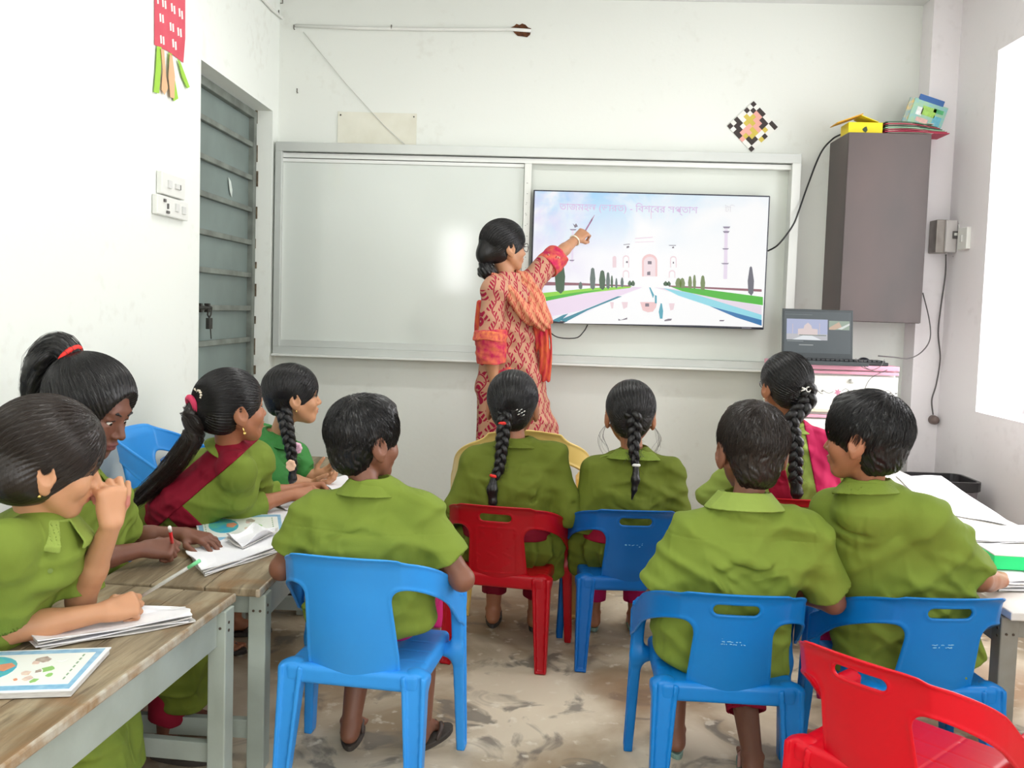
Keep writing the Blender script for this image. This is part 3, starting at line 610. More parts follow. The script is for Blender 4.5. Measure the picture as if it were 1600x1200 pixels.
MB().tube([(q[0], q[1]-.03, q[2]), (q[0], q[1]-.015, q[2]), (q[0], q[1]+.012, q[2])], [.012, .022, .024], 16).build('round_plug', mat('plug_brown', srgb(120, 104, 98), .5), smooth=True)
tag(bpy.data.objects['round_plug'], 'round brown plug in a socket low on the corner pilaster', 'plug')
cable('hanging_wire', [P(1490, 400, Y=YF-.2), P(1488, 415, Y=yc-.01), P(1492, 430, Y=yc-.01), P(1494, 445, Y=yc-.01)], .003, 'short loose wire dangling under the meter box', m=cg)
q = P(1489, 435, Y=YF-.15); tag(MB().box((q[0], q[1], q[2]), (.012, .008, .035)).build('wire_connector', MSW, bev=.003), 'small white connector hanging below the meter box', 'connector')
# chest of drawers under the cabinet
DT = P(1403, 573, Y=4.28)[2]; DXL, DXR = 1.13, P(1402, 600, Y=4.28)[0]; DY0, DY1 = 4.28, 4.70
ch = empty('chest_of_drawers', ((DXL+DXR)/2, (DY0+DY1)/2, .041), 0, 'pink and white plastic drawer chest with flower pattern below the wall cabinet', 'drawer chest')
MPK = mat('pink_plastic', srgb(238, 170, 190), .4, .5, var=srgb(232, 160, 182), vscale=4); MWP = mat('ivory_plastic', srgb(240, 240, 232), .4, .5); MCRM = mat('cream_plastic', srgb(232, 226, 198), .45)
dw = DXR-DXL; dd = DY1-DY0; dh = DT-.041
MB().box((0, 0, dh-.012), (dw+.01, dd+.02, .024)).build('top', MPK, ch, bev=.005)
MB().box((0, .01, dh/2-.012), (dw-.004, dd-.02, dh-.026)).build('case', MWP, ch, bev=.004)
MFB = mat('flower_mauve', srgb(200, 150, 176), .5); MFD = mat('flower_grey', srgb(120, 118, 116), .5); MFR = mat('flower_rose', srgb(206, 120, 156), .5)
def flower(mb, mbs, cx, cz, s, yy):
    for k in range(6):
        a = k*PI/3+.3; mb.prism([(0, 0), (s*.5*math.cos(a-.4), s*.5*math.sin(a-.4)), (s*math.cos(a), s*math.sin(a)), (s*.5*math.cos(a+.4), s*.5*math.sin(a+.4))], 0, .0008, fr=lambda x, z, y: (cx+x, yy-y, cz+z))
    pts = [(cx+s*1.1+t*s*3, yy, cz+s*.6*math.sin(t*5)+s*.4) for t in np.linspace(0, 1, 8)]; mbs.tube(pts, .0012, 4)
    pts = [(cx-s*1.1-t*s*3, yy, cz-s*.5*math.sin(t*4)+s*.2) for t in np.linspace(0, 1, 8)]; mbs.tube(pts, .0012, 4)
    for t in (.4, .8):
        mbs.prism([(0, 0), (s*.4, s*.2), (s*.7, 0), (s*.4, -s*.2)], 0, .0008, fr=lambda x, z, y: (cx+s*1.1+t*s*3+x, yy-y, cz+s*.4+z))
nd = 4; hh = (dh-.03)/nd
for i in range(nd):
    z = dh-.03-hh*(i+.5)
    MB().box((0, -dd/2, z+hh/2-.006), (dw, .03, .014)).build('pink_rail', MPK, ch, bev=.002)
    d = MB().box((0, -dd/2-.002, z-.004), (dw-.002, .024, hh-.034)).build('drawer', MWP, ch, bev=.004)
    MB().box((0, -dd/2-.006, z-hh/2+.022), (dw-.02, .02, .016)).build('pull_edge', MCRM, d, bev=.003)
    mb = MB(); ms = MB(); yy = -dd/2-.0145
    for fx_, fz_, fs_ in ((.165, z, .022), (-.02, z+.005, .018), (-.17, z, .02)):
        mb = MB(); flower(mb, ms, fx_, fz_, fs_, yy); tag(mb.build('flower_print', MFR if i % 2 == 0 else MFB, d), kind=None)
    tag(ms.build('vine_print', MFD, d), kind='stuff')
    kx = .04; MB().tube([(kx, yy+.002, z+hh/2-.045), (kx, yy-.012, z+hh/2-.045)], .011, 14).build('knob', mat('clear_knob', srgb(206, 206, 200), .15, .7), d, smooth=True)
# laptop
LY = 4.40
a = P(1225, 482, Y=LY); b_ = P(1336, 483, Y=LY); c_ = P(1334, 553, Y=LY-.02)
lw = b_[0]-a[0]; lz = DT+.004
lap = empty('laptop', ((a[0]+b_[0])/2, LY-.12, DT), 0, 'open dark laptop on the drawer chest showing the domed palace slide', 'laptop')
MLP = mat('laptop_dark', srgb(58, 64, 66), .45, .4); lh = a[2]-DT
MB().box((0, -.0, .009), (lw, .22, .016)).build('base', MLP, lap, bev=.003)
tilt = .12
def LF(x, y, z): return (x, .115+z*math.sin(tilt)+y, .018+z*math.cos(tilt))
MB().prism([(-lw/2, 0), (lw/2, 0), (lw/2, lh-.016), (-lw/2, lh-.016)], 0, .008, fr=lambda x, z, y: LF(x, y, z)).build('lid', MLP, lap, bev=.002)
def lp(x0, x1, z0, z1, name, col, l=1, pts=None):
    pl = [(x0, z0), (x1, z0), (x1, z1), (x0, z1)] if pts is None else pts
    return MB().prism([(-lw/2+x*lw, z*(lh-.016)) for x, z in pl], -.0004*l, -.0004*l+.0003, fr=lambda x, z, y: LF(x, y, z)).build(name, lit('lap_'+name, col), lap)
lp(.03, .97, .12, .95, 'screen', srgb(70, 82, 86))
lp(.06, .64, .38, .80, 'slide_sky', srgb(176, 184, 216), 2); lp(.06, .64, .38, .50, 'slide_ground', srgb(190, 190, 196), 3)
lp(0, 0, 0, 0, 'slide_palace', srgb(226, 208, 206), 4, [(.22, .48), (.5, .48), (.5, .6), (.42, .61), (.41, .67), (.36, .73), (.31, .67), (.30, .61), (.22, .6)])
lp(0, 0, 0, 0, 'slide_pool', srgb(232, 236, 240), 4, [(.33, .49), (.39, .49), (.56, .38), (.14, .38)])
lp(.24, .62, .47, .485, 'slide_hedge', srgb(100, 116, 100), 5); lp(.52, .53, .5, .72, 'slide_tower', srgb(206, 196, 206), 5); lp(.14, .15, .5, .70, 'slide_tower_left', srgb(206, 196, 206), 5)
lp(.66, .95, .60, .78, 'preview_slide', srgb(150, 168, 150), 2); lp(0, 0, 0, 0, 'preview_hill', srgb(206, 176, 150), 3, [(.66, .64), (.8, .76), (.84, .66), (.74, .6), (.66, .6)]); lp(0, 0, 0, 0, 'preview_road', srgb(220, 226, 220), 4, [(.78, .62), (.95, .74), (.95, .7), (.84, .61)])
lp(.24, .44, .27, .29, 'control_bar', srgb(150, 156, 156), 2); lp(.07, .30, .345, .36, 'tool_row', srgb(130, 138, 140), 2); lp(.04, .42, .885, .892, 'title_row', srgb(120, 128, 130), 2)
# keyboard
kq = P(1310, 556, Y=DY0+.04); q0 = P(1232, 558, Y=DY0+.05); q1 = P(1382, 558, Y=DY0+.05)
kb = empty('keyboard', ((q0[0]+q1[0])/2, DY0+.055, DT), 0, 'black keyboard lying in front of the laptop on the drawer chest', 'keyboard')
MKB = mat('keyboard_black', srgb(40, 42, 44), .5, .4); kw = q1[0]-q0[0]
MB().box((0, 0, .009), (kw, .125, .016)).build('body', MKB, kb, bev=.003)
mb = MB()
for r_ in range(5):
    for c in range(20): mb.box((-kw/2+.02+c*(kw-.04)/19, -.045+r_*.022, .021), (.015, .015, .007))
tag(mb.build('key', mat('key_black', srgb(56, 58, 60), .5)  , kb, bev=.001), kind='stuff')
# mouse: two dark humps beside the keyboard
def mouse_solid(): return Solid().u(ell((0, 0, .006), (.03, .052, .026))).cut(plane((0, 0, 0), (0, 0, -1)))
q = P(1352, 545, Y=DY0+.16)
ms_ = empty('computer_mouse', (q[0], DY0+.17, DT), 0, 'black mouse with a blue tint behind the keyboard', 'mouse')
solid_obj(mouse_solid(), 'body', (-.04, -.06, -.01), (.04, .06, .05), .003, mat('mouse_black', srgb(34, 38, 46), .25, .6), ms_)
MB().box((0, .03, .026), (.006, .016, .008)).build('wheel', mat('mouse_blue', srgb(80, 140, 190), .3), ms_, bev=.001)
q = P(1327, 548, Y=DY0+.13)
ob = empty('power_adapter', (q[0], DY0+.14, DT), 0, 'rounded black power adapter lying left of the mouse', 'power adapter')
solid_obj(Solid().u(ell((0, 0, .012), (.032, .024, .014))).cut(plane((0, 0, 0), (0, 0, -1))), 'body', (-.04, -.04, -.01), (.04, .04, .04), .003, MATS['mouse_black'], ob)
MB().tube([(-.03, 0, .01), (-.045, 0, .01)], .004, 8).build('cable_end', mk, ob, smooth=True)
cable('laptop_charging_cable', [P(1442, 458, Y=YF-.14), P(1452, 500, Y=4.55), P(1453, 530, Y=4.5), P(1440, 550, Y=4.45), P(1420, 560, Y=4.40), P(1395, 558, Y=4.36), P(1372, 556, Y=4.36)], .003, 'grey cable curving from behind the cabinet to the keyboard', m=cg)
cable('mouse_cable', [P(1337, 560, Y=4.26), P(1345, 572, Y=4.25), P(1362, 578, Y=4.25), P(1376, 572, Y=4.25), P(1382, 562, Y=4.26)], .0016, 'thin cable looping over the pink edge of the drawer chest', m=cg)
cable('thin_data_cable', [P(1347, 562, Y=4.26), P(1352, 574, Y=4.25), P(1375, 582, Y=4.25), P(1386, 578, Y=4.25), P(1362, 590, Y=4.25), P(1352, 606, Y=4.25), P(1349, 622, Y=4.25)], .0016, 'thin wire hanging down across the flowered top drawer', m=cg)
# waste bin
MBN = mat('bin_black', srgb(44, 42, 44), .35, .5); MBG = mat('bin_grey', srgb(120, 114, 118), .45, .4)
bx = (P(1408, 738, Y=4.3)[0]+P(1500, 745, Y=4.3)[0])/2; bz = P(1450, 745, Y=4.2)[2]
bn = empty('waste_bin', (1.80, 4.12, 0), .0, 'grey waste bin with black rim in the right front corner', 'bin'); bh = P(1450, 752, Y=4.0)[2]
def rrect(w, d, r, k=4):
    o_ = []
    for cx, cy, a0 in ((w/2-r, d/2-r, 0), (-w/2+r, d/2-r, PI/2), (-w/2+r, -d/2+r, PI), (w/2-r, -d/2+r, 1.5*PI)):
        for i in range(k+1): a = a0+PI/2*i/k; o_.append((cx+r*math.cos(a), cy+r*math.sin(a)))
    return o_
def ringloft(secs, closed=True):
    V = []; F = []; n = len(secs[0][0])
    for poly, z in secs: V += [(x, y, z) for x, y in poly]
    for i in range(len(secs)-1): F += [(i*n+j, i*n+(j+1) % n, (i+1)*n+(j+1) % n, (i+1)*n+j) for j in range(n)]
    return V, F
V, F = ringloft([(rrect(.21, .17, .03), 0), (rrect(.27, .23, .035), bh-.03), (rrect(.262, .222, .035), bh-.03), (rrect(.20, .16, .03), .008)]); n = len(rrect(1, 1, .1))
F += [tuple(range(n))[::-1], tuple(3*n+j for j in range(n))]
MB().add(V, F).build('bucket', MBG, bn)
V, F = ringloft([(rrect(.272, .232, .036), bh-.045), (rrect(.286, .246, .04), bh-.04), (rrect(.286, .246, .04), bh), (rrect(.258, .218, .034), bh), (rrect(.25, .21, .034), bh-.05), (rrect(.272, .232, .036), bh-.045)])
MB().add(V, F).build('rim', MBN, bn)
V, F = ringloft([(rrect(.252, .212, .034), bh-.04), (rrect(.2, .16, .03), .02)]); MB().add(V, [f[::-1] for f in F]).build('liner', MBN, bn)

# ================================================================ desks
MWD = mat('worn_wood', srgb(150, 134, 110), .6, .3, bump=.5, bscale=14, stretch=(9, 1, 3))
N, L, b = nodes_of(MWD); tc = N.new('ShaderNodeTexCoord'); mp_ = N.new('ShaderNodeMapping'); mp_.inputs['Scale'].default_value = (11, 1.6, 3); L.new(tc.outputs['Object'], mp_.inputs[0])
def nzv(vec, sc, det, dist=0):
    n = N.new('ShaderNodeTexNoise'); n.inputs['Scale'].default_value = sc; n.inputs['Detail'].default_value = det; n.inputs['Distortion'].default_value = dist; L.new(vec, n.inputs[0]); return n
g1 = nzv(mp_.outputs[0], 2.2, 8, .4); g2 = nzv(tc.outputs['Object'], 5, 7, .8); g3 = nzv(mp_.outputs[0], 6, 5)
ca = mixc(rng(g1.outputs[0], .40, .62).outputs[0], srgb(116, 102, 80), srgb(160, 146, 120))
cb = mixc(rng(g2.outputs[0], .50, .62, 0, .7).outputs[0], ca, srgb(134, 100, 64))
L.new(mixc(rng(g3.outputs[0], .60, .7, 0, .6).outputs[0], cb, srgb(92, 78, 62)), b.inputs['Base Color'])
MPT = mat('grey_green_paint', srgb(170, 180, 172), .5, .4, var=srgb(148, 156, 146), vscale=5, bump=.25, bscale=30)
MWE = mat('worn_edge', srgb(150, 124, 92), .65, .3, var=srgb(186, 182, 168), vscale=26, bump=.5, bscale=40)
MNL = mat('nail_rust', srgb(70, 56, 44), .7)
def desk(x0, x1, y0, y1, rot, zt, label, px, ymid=None, planks=3, wood=None, paint=None):
    e = empty('school_desk', ((x0+x1)/2, (y0+y1)/2, 0), rot, label, 'desk', None); w = x1-x0; l = y1-y0; paint = paint or MPT
    mb = MB()
    for i in range(planks):
        mb.box((-w/2+w*(i+.5)/planks, 0, zt-.010), (w/planks-.0015, l, .020))
    mb.build('tabletop', wood or MWD, e, bev=.003)
    r = .008
    MB().box((w/2-.003, 0, zt-.011), (.012, l+.004, .020)).build('edge_strip', MWE, e, bev=.004)
    for sx in (-1, 1):
        MB().box((sx*(w/2-r-.012), 0, zt-.061), (.02, l-.14, .082)).build('side_apron', paint, e, bev=.002)
        for sy in (-1, 1):
            lx = sx*(w/2-r-.004); ly = sy*(l/2-.045)
            lg = MB().box((lx, ly, (zt-.021)/2), (.042, .046, zt-.021)).build('leg', paint, e, bev=.003)
            mb = MB()
            for dz in (.04, .058): mb.tube([(lx+sx*.0205, ly-.008, zt-dz-.01), (lx+sx*.0225, ly-.008, zt-dz-.01)], .0035, 8)
            for dxx in (-.008, .008): mb.tube([(lx+dxx, ly-.0225, zt-.06), (lx+dxx, ly-.0245, zt-.06)], .0032, 8)
            mb.build('nail', MNL, lg)
    for sy in (-1, 1):
        MB().box((0, sy*(l/2-.045), zt-.046), (w-.06, .02, .05)).build('end_apron', paint, e, bev=.002)
        MB().box((0, sy*(l/2-.045), .095), (w-.06, .022, .045)).build('stretcher', paint, e, bev=.002)
    return e
ZD = .45
desk(-1.112, -.745, .80, 2.012, -.075, ZD, 'worn wooden desk nearest the camera on the left, with notebooks', None)
desk(-1.045, -.655, 2.03, 3.02, .0, ZD, 'worn wooden desk on the left, second from the camera', None)
desk(-1.20, -.84, 3.10, 3.86, .0, ZD, 'farthest wooden desk on the left, by the front wall', None)
MWDL = mat('window_glare_tabletop', srgb(226, 222, 216), .35, .5, var=srgb(206, 200, 192), vscale=6)  # overexposure from the window light is put into this pale tabletop colour
rd = desk(1.10, 1.60, 2.10, 4.10, 0, ZD, 'long low table along the right wall beneath the window', None, wood=MWDL, paint=mat('grey_painted_wood', srgb(150, 148, 140), .6, .3, var=srgb(128, 122, 110), vscale=8))

# ================================================================ books and paper on the desks
MPAP = mat('paper_page', srgb(240, 240, 242), .7, .3, var=srgb(232, 232, 238), vscale=7, bump=.15, bscale=18)
MPG = mat('page_edges', srgb(214, 212, 208), .8, var=srgb(190, 188, 184), vscale=60, stretch=(1, 1, 20))
def notebook(corners, z, th, label, cat='notebook', group=None, sheets=4, curl=.006, seed=0, m=None, name='open_notebook'):
    """a pile of loose pages; corners in photo pixels at the desk height"""
    rnd = random.Random(seed); Q = [P(x, y, Z=z) for x, y in corners]; c = sum(Q)/4; e = empty(name, (c[0], c[1], z), 0, label, cat, group)
    for s_ in range(sheets):
        n = 9; V = []; jx = rnd.uniform(-.004, .004); jy = rnd.uniform(-.004, .004); z0 = th*s_/sheets; t = th/sheets*.8
        for i in range(n+1):
            for j in range(n+1):
                u, v = i/n, j/n; p = (Q[0]*(1-u)+Q[1]*u)*(1-v)+(Q[3]*(1-u)+Q[2]*u)*v-c
                edge = max(abs(u-.5), abs(v-.5))*2; h = curl*(s_+1)/sheets*max(0, edge-.6)*2.5*(.4+.6*math.sin(u*5+s_+seed)*math.sin(v*4+seed)+.3)+.0015*math.sin(7*u+3*s_)
                V.append((p[0]+jx+.003*math.sin(9*v+s_), p[1]+jy+.003*math.sin(8*u+s_*2), z0+max(0, h)))
        m_ = (n+1)**2; V += [(x, y, z_+t) for x, y, z_ in V]
        F = [(i*(n+1)+j, (i+1)*(n+1)+j, (i+1)*(n+1)+j+1, i*(n+1)+j+1) for i in range(n) for j in range(n)]
        F = F+[tuple(q+m_ for q in f)[::-1] for f in F]
        bd_ = [i*(n+1) for i in range(n)]+[n*(n+1)+j for j in range(n)]+[i*(n+1)+n for i in range(n, 0, -1)]+[j for j in range(n, 0, -1)]
        F += [(bd_[k], bd_[(k+1) % len(bd_)], bd_[(k+1) % len(bd_)]+m_, bd_[k]+m_) for k in range(len(bd_))]
        MB().add(V, F).build('page_stack' if s_ < sheets-1 else 'top_page', m or (MPAP if s_ % 2 or s_ == sheets-1 else MPG), e, smooth=False)
    return e
MBB = mat('book_border_blue', srgb(124, 178, 214), .35, .5, var=srgb(160, 204, 230), vscale=60); MBW = mat('book_panel_white', srgb(240, 244, 240), .35, .5)
MGB = mat('globe_blue', srgb(58, 170, 210), .35, var=srgb(110, 200, 170), vscale=30); MLD = mat('globe_land', srgb(222, 150, 118), .4); MGP = mat('print_green', srgb(150, 200, 120), .4); MBRN = mat('print_brown', srgb(158, 140, 132), .4, var=srgb(200, 190, 180), vscale=90); MPP = mat('print_pink', srgb(214, 180, 180), .4, var=srgb(236, 220, 200), vscale=70)
MLN = mat('print_line_green', srgb(140, 170, 140), .5)
def textbook(corners, z, th, label, group=None):
    Q = [P(x, y, Z=z+th) for x, y in corners]; c = sum(Q)/4; e = empty('textbook', (c[0], c[1], z), 0, label, 'book', group)
    def B(u, v, h=0): p = (Q[0]*(1-u)+Q[1]*u)*(1-v)+(Q[3]*(1-u)+Q[2]*u)*v-c; return (p[0], p[1], h)
    def lay(name, poly, m, h, t=.0004):
        A_ = [B(u, v, h) for u, v in poly]; B_ = [(x, y, h+t) for x, y, _ in A_]; n = len(poly)
        return MB().add(A_+B_, [tuple(range(n))[::-1], tuple(range(n, 2*n))]+[(i, (i+1) % n, n+(i+1) % n, n+i) for i in range(n)]).build(name, m, e)
    R4 = lambda a, b_, c_, d: [(a, c_), (b_, c_), (b_, d), (a, d)]
    lay('page_block', R4(.01, .99, .01, .99), MPG, 0, th-.002); lay('cover', R4(0, 1, 0, 1), mat('book_cover_white', srgb(238, 242, 244), .35), th-.002, .002)
    lay('blue_border', R4(.02, .97, .03, .97), MBB, th); lay('cover_panel', R4(.07, .93, .13, .87), MBW, th+.0004)
    cu, cv = .30, .45
    lay('globe_picture', [(cu+.17*math.cos(a), cv+.28*math.sin(a)) for a in np.linspace(0, 2*PI, 20, endpoint=False)], MGB, th+.0008)
    lay('land_picture', [(.34, .38), (.42, .34), (.46, .42), (.40, .54), (.33, .50)], MLD, th+.0012)
    rb = random.Random(5)
    def blob(cu, cv, r, n=9): return [(cu+r*rb.uniform(.6, 1.1)*math.cos(a), cv+r*1.5*rb.uniform(.6, 1.1)*math.sin(a)) for a in np.linspace(0, 2*PI, n, endpoint=False)]
    for nm, cu_, cv_, r_, m_ in (('building_picture', .62, .27, .055, MBRN), ('building_picture', .58, .36, .035, MPP), ('child_picture', .56, .60, .045, MPP), ('child_picture', .64, .56, .030, MBRN), ('child_picture', .60, .72, .04, MPP), ('grass_picture', .70, .52, .05, MGP), ('grass_picture', .66, .78, .035, MGP), ('cloud_picture', .74, .30, .035, MBW), ('flower_picture', .52, .74, .02, MLD), ('tree_picture', .74, .66, .03, MGP)): lay(nm, blob(cu_, cv_, r_), m_, th+.0008)
    mb = MB()
    for i in range(7):
        u = .86; v = .18+i*.09; A_ = [B(u, v, th+.001), B(u+.012, v, th+.001), B(u+.012, v+.05, th+.001), B(u, v+.05, th+.001)]; mb.add(A_+[(x, y, z_+.0004) for x, y, z_ in A_], [(3, 2, 1, 0), (4, 5, 6, 7), (0, 1, 5, 4), (1, 2, 6, 5), (2, 3, 7, 6), (3, 0, 4, 7)])
        u = .09; A_ = [B(u, v, th+.001), B(u+.01, v, th+.001), B(u+.01, v+.05, th+.001), B(u, v+.05, th+.001)]; mb.add(A_+[(x, y, z_+.0004) for x, y, z_ in A_], [(3, 2, 1, 0), (4, 5, 6, 7), (0, 1, 5, 4), (1, 2, 6, 5), (2, 3, 7, 6), (3, 0, 4, 7)])
    mb.build('printed_lines', MLN, e); return e
textbook([(-75, 1020), (174, 1011), (112, 1078), (-100, 1085)], ZD+.002, .012, 'blue-bordered textbook with a globe picture at the near left desk corner')
notebook([(2, 975), (286, 960), (300, 975), (60, 1018)], ZD+.0005, .012, 'white loose-leaf notebook under the arm of the nearest girl', sheets=4, seed=2, curl=.012)
notebook([(292, 868), (432, 832), (434, 864), (318, 902)], ZD+.0005, .012, 'open white notebook the dark-skinned girl is writing in', sheets=4, seed=5, curl=.008)
textbook([(304, 806), (442, 803), (447, 838), (312, 848)], ZD+.002, .008, 'blue-bordered textbook lying behind the open notebook on the second desk')
notebook([(286, 812), (420, 792), (452, 800), (430, 836)], ZD+.0001, .0025, 'white papers underneath the blue-bordered textbook on the second desk', sheets=2, seed=8, curl=.0, name='loose_papers')
notebook([(395, 770), (470, 758), (500, 776), (450, 800)], ZD+.0005, .006, 'white papers under the hands of the girl with the dark red sash', sheets=3, seed=9, name='loose_papers')
notebook([(498, 752), (560, 744), (590, 760), (520, 772)], ZD+.0005, .006, 'white papers on the desk near the hands of the bright green shirt girl', sheets=2, seed=12, name='loose_papers')
notebook([(352, 848), (395, 828), (432, 838), (380, 858)], ZD+.014, .004, 'crumpled white paper on top of the open notebook', sheets=2, curl=.02, seed=4, name='crumpled_paper', cat='paper')
# right table: paper sheets, books and a green box
notebook([(1400, 745), (1470, 745), (1590, 826), (1460, 800)], ZD+.0005, .004, 'large white sheets spread over the far part of the right table', cat='paper', sheets=2, seed=3, curl=.002, name='paper_sheets')
notebook([(1470, 832), (1640, 826), (1640, 850), (1490, 852)], ZD+.0005, .012, 'pale brown and blue papers stacked behind the green box', cat='paper', sheets=5, seed=7, curl=.004, name='paper_pile', m=None)
notebook([(1500, 872), (1640, 868), (1660, 925), (1560, 925)], ZD+.0005, .028, 'pile of worn notebooks under the green box on the right table', sheets=7, seed=17, curl=.004, name='notebook_pile')
gq = P(1553, 886, Z=ZD+.036); gz = ZD+.030
e = empty('green_box', (gq[0]+.10, gq[1]+.05, gz), -.06, 'flat bright green box on the notebooks of the right table', 'box')
MB().box((0, 0, .019), (.2, .12, .036)).build('tray', mat('bright_green_plastic', srgb(30, 226, 130), .35, .5), e, bev=.003)
MB().box((0, 0, .039), (.198, .118, .004)).build('lid', mat('pale_lid', srgb(232, 236, 228), .4), e, bev=.001)
# pens
def pen(a, b_, r, label, body, tip, name='pen'):
    a = v3(a); b_ = v3(b_); e = empty(name, a, 0, label, 'pen'); d = b_-a
    MB().tube([v3(0, 0, 0)+d*.06, d*.86], r, 10).build('barrel', body, e, smooth=True); MB().tube([d*.0, d*.06], [r*.2, r], 10).build('tip', tip, e, smooth=True); MB().tube([d*.86, d], r*1.05, 10).build('cap', tip, e, smooth=True)
MPB = mat('pen_clear', srgb(176, 176, 170), .2, .6); MPGN = mat('pen_green', srgb(120, 210, 150), .3); MPR = mat('pen_red', srgb(214, 30, 40), .3)

# ================================================================ children's plastic chairs
def smin(a, b, k): h = np.maximum(k-np.abs(a-b), 0)/k; return np.minimum(a, b)-h*h*k*.25
def smax(a, b, k): return -smin(-a, -b, k)
def sdbox2(x, y, cx, cy, hx, hy, r): qx = np.abs(x-cx)-hx+r; qy = np.abs(y-cy)-hy+r; return np.sqrt(np.maximum(qx, 0)**2+np.maximum(qy, 0)**2)+np.minimum(np.maximum(qx, qy), 0)-r
def chair_shell(slot=True, pw=.086, relief=False, top=.52, wide=1.0, drop=.088, d0=.10):
    """back and arms: one curved sheet. u runs round the horseshoe, v is height"""
    def topz(u): au = np.abs(u); return top-.004*(au/.13)**2*np.where(au < .13, 1, 1)-drop*np.clip((au-d0)/(.31-d0), 0, 1)**1.6-.025*np.clip((au-.30)/.06, 0, 1)**2
    def f(p):
        u, v, w = p[..., 0], p[..., 1], p[..., 2]; au = np.abs(u); t = topz(u)
        band = np.maximum(v-t, (t-.066-.006*np.clip((au-.15)/.1, 0, 1))-v); band = np.maximum(band, au-.352)
        hw = pw+.010*np.clip((t-.09-v)/.15, 0, 1)
        pan = np.maximum(au-hw, np.maximum(v-(top-.02), .272-v))
        sh = smin(band, pan, .045)
        if slot: sh = smax(sh, -sdbox2(u, v, 0, top-.038, .050, .0115, .0115), .002)
        rim = np.exp(-((sh+.004)/.0035)**2)
        th = .0022+.0022*rim
        if relief:
            q = sdbox2(u, v, 0, .375, .066, .078, .015); th = th+.0014*np.exp(-((q+.003)/.003)**2)+np.where(q < 0, .0008*(np.sin(u*120+3*np.sin(v*70))*np.sin(v*95+2) > .55), 0)
        return smax(sh, np.abs(w)-th, .0022)
    S = Solid().u(f, .0001); lo = (-.37, .262, -.008); hi = (.37, top+.012, .008)
    # anisotropic: squeeze w
    S2 = Solid().u(lambda p: f(np.stack([p[..., 0], p[..., 1], p[..., 2]*.4], -1)), .0001)
    V, Q = S2.mesh('s', (lo[0], lo[1], -.016), (hi[0], hi[1], .016), .0032)
    V[:, 2] *= .4
    # plan curve of the sheet: centre part almost flat, then round the corners into straight arms
    us = np.linspace(0, .40, 400); ang = np.interp(us, [0, .10, .20, .26, .40], [.0, .22, 1.15, 1.45, 1.42]); du = us[1]-us[0]
    X = np.concatenate([[0], np.cumsum(np.cos(ang[:-1])*du)]); Y = np.concatenate([[0], np.cumsum(np.sin(ang[:-1])*du)])
    au = np.abs(V[:, 0]); sg = np.sign(V[:, 0]); x = np.interp(au, us, X); y = np.interp(au, us, Y); an = np.interp(au, us, ang)
    w = V[:, 2]; v = V[:, 1]; rec = -.075*(v-.28)/.24*np.clip(1-(au-.12)/.14, .15, 1)
    flare = .012*np.clip((v-(top-.03))/.03, 0, 1)**2
    x = (x+(w+flare)*np.sin(an))*1.0; y = y-(w+flare)*np.cos(an)
    bow = -.012*np.clip(1-(au/.1)**2, 0, 1)*np.clip((top-v)/.2, 0, 1)
    return np.stack([sg*x*wide, y-.125+rec*.9+bow, v], 1), Q[:, ::-1]
def taper_leg(a, b, wa, wb, ta, tb, out):
    a = v3(a); b = v3(b); ax = nrm(b-a); o_ = nrm(v3(out)-ax*ax.dot(v3(out))); s_ = np.cross(ax, o_); L_ = np.linalg.norm(b-a)
    def f(p):
        q = p-a; t = np.clip((q@ax)/L_, 0, 1); x = np.abs(q@s_)-(wa+(wb-wa)*t)/2+.004; y = q@o_; y = np.abs(y)-(ta+(tb-ta)*t)/2+.004
        d = np.sqrt(np.maximum(x, 0)**2+np.maximum(y, 0)**2)+np.minimum(np.maximum(x, y), 0)-.004; e_ = np.maximum(q@ax-L_, -(q@ax)); return np.maximum(d, e_)
    def groove(p):
        q = p-a; t = np.clip((q@ax)/L_, 0, 1); x = np.abs(q@s_)-(wa+(wb-wa)*t)*.30; y = np.abs(q@o_+(ta+(tb-ta)*t)*.62)-.010; return np.maximum(np.maximum(x, y), (q@ax)-L_*.97)
    return f, groove
def chair_parts(slot=True, pw=.086, relief=False, top=.52, wide=1.0, drop=.088, d0=.10):
    out = {}; out['backrest'] = [chair_shell(slot, pw, relief, top, wide, drop, d0)]; at = top-drop-.050
    S = Solid(); S.u(rbox((0, .01, .272), (.155*wide, .150, .024), .014), .01); S.sub(rbox((0, .01, .252), (.148*wide, .143, .030), .01), .004)
    S.disp(lambda p: .002*np.exp(-((np.abs(np.mod(p[..., 0]+.03, .06)-.03))/.0012)**2)*(p[..., 2] > .292)*(np.abs(p[..., 0]) < .12)+.002*np.exp(-((np.abs(np.mod(p[..., 1]+.03, .06)-.03))/.0012)**2)*(p[..., 2] > .292))
    out['seat'] = [S.mesh('s', (-.19, -.16, .23), (.19, .18, .31), .0032)]
    out['leg'] = []
    for sx in (-1, 1):
        f, g = taper_leg((sx*.140*wide, -.122, .285), (sx*.152*wide, -.158, 0), .058, .036, .040, .026, (0, 1, 0)); S = Solid().u(f, .01).u(ell((sx*.138*wide, -.112, .278), (.030, .03, .022)), .02).sub(g, .003)
        out['leg'].append(S.mesh('s', (sx*.15-.06, -.20, -.006), (sx*.15+.06, -.05, .33), .0034))
        f, g = taper_leg((sx*.181*wide, .118, at), (sx*.196*wide, .138, 0), .060, .036, .030, .022, (-sx, 0, 0)); S = Solid().u(f, .01)
        S.u(rbox((sx*.180*wide, .112, at-.004), (.009, .032, .022), .008), .02).u(cone((sx*.178*wide, .11, .262), (sx*.14*wide, .11, .262), .016), .03); S.sub(g, .003)
        out['leg'].append(S.mesh('s', (sx*.18-.07, .03, -.006), (sx*.18+.07, .20, .49), .0034))
    return out
CH = {}
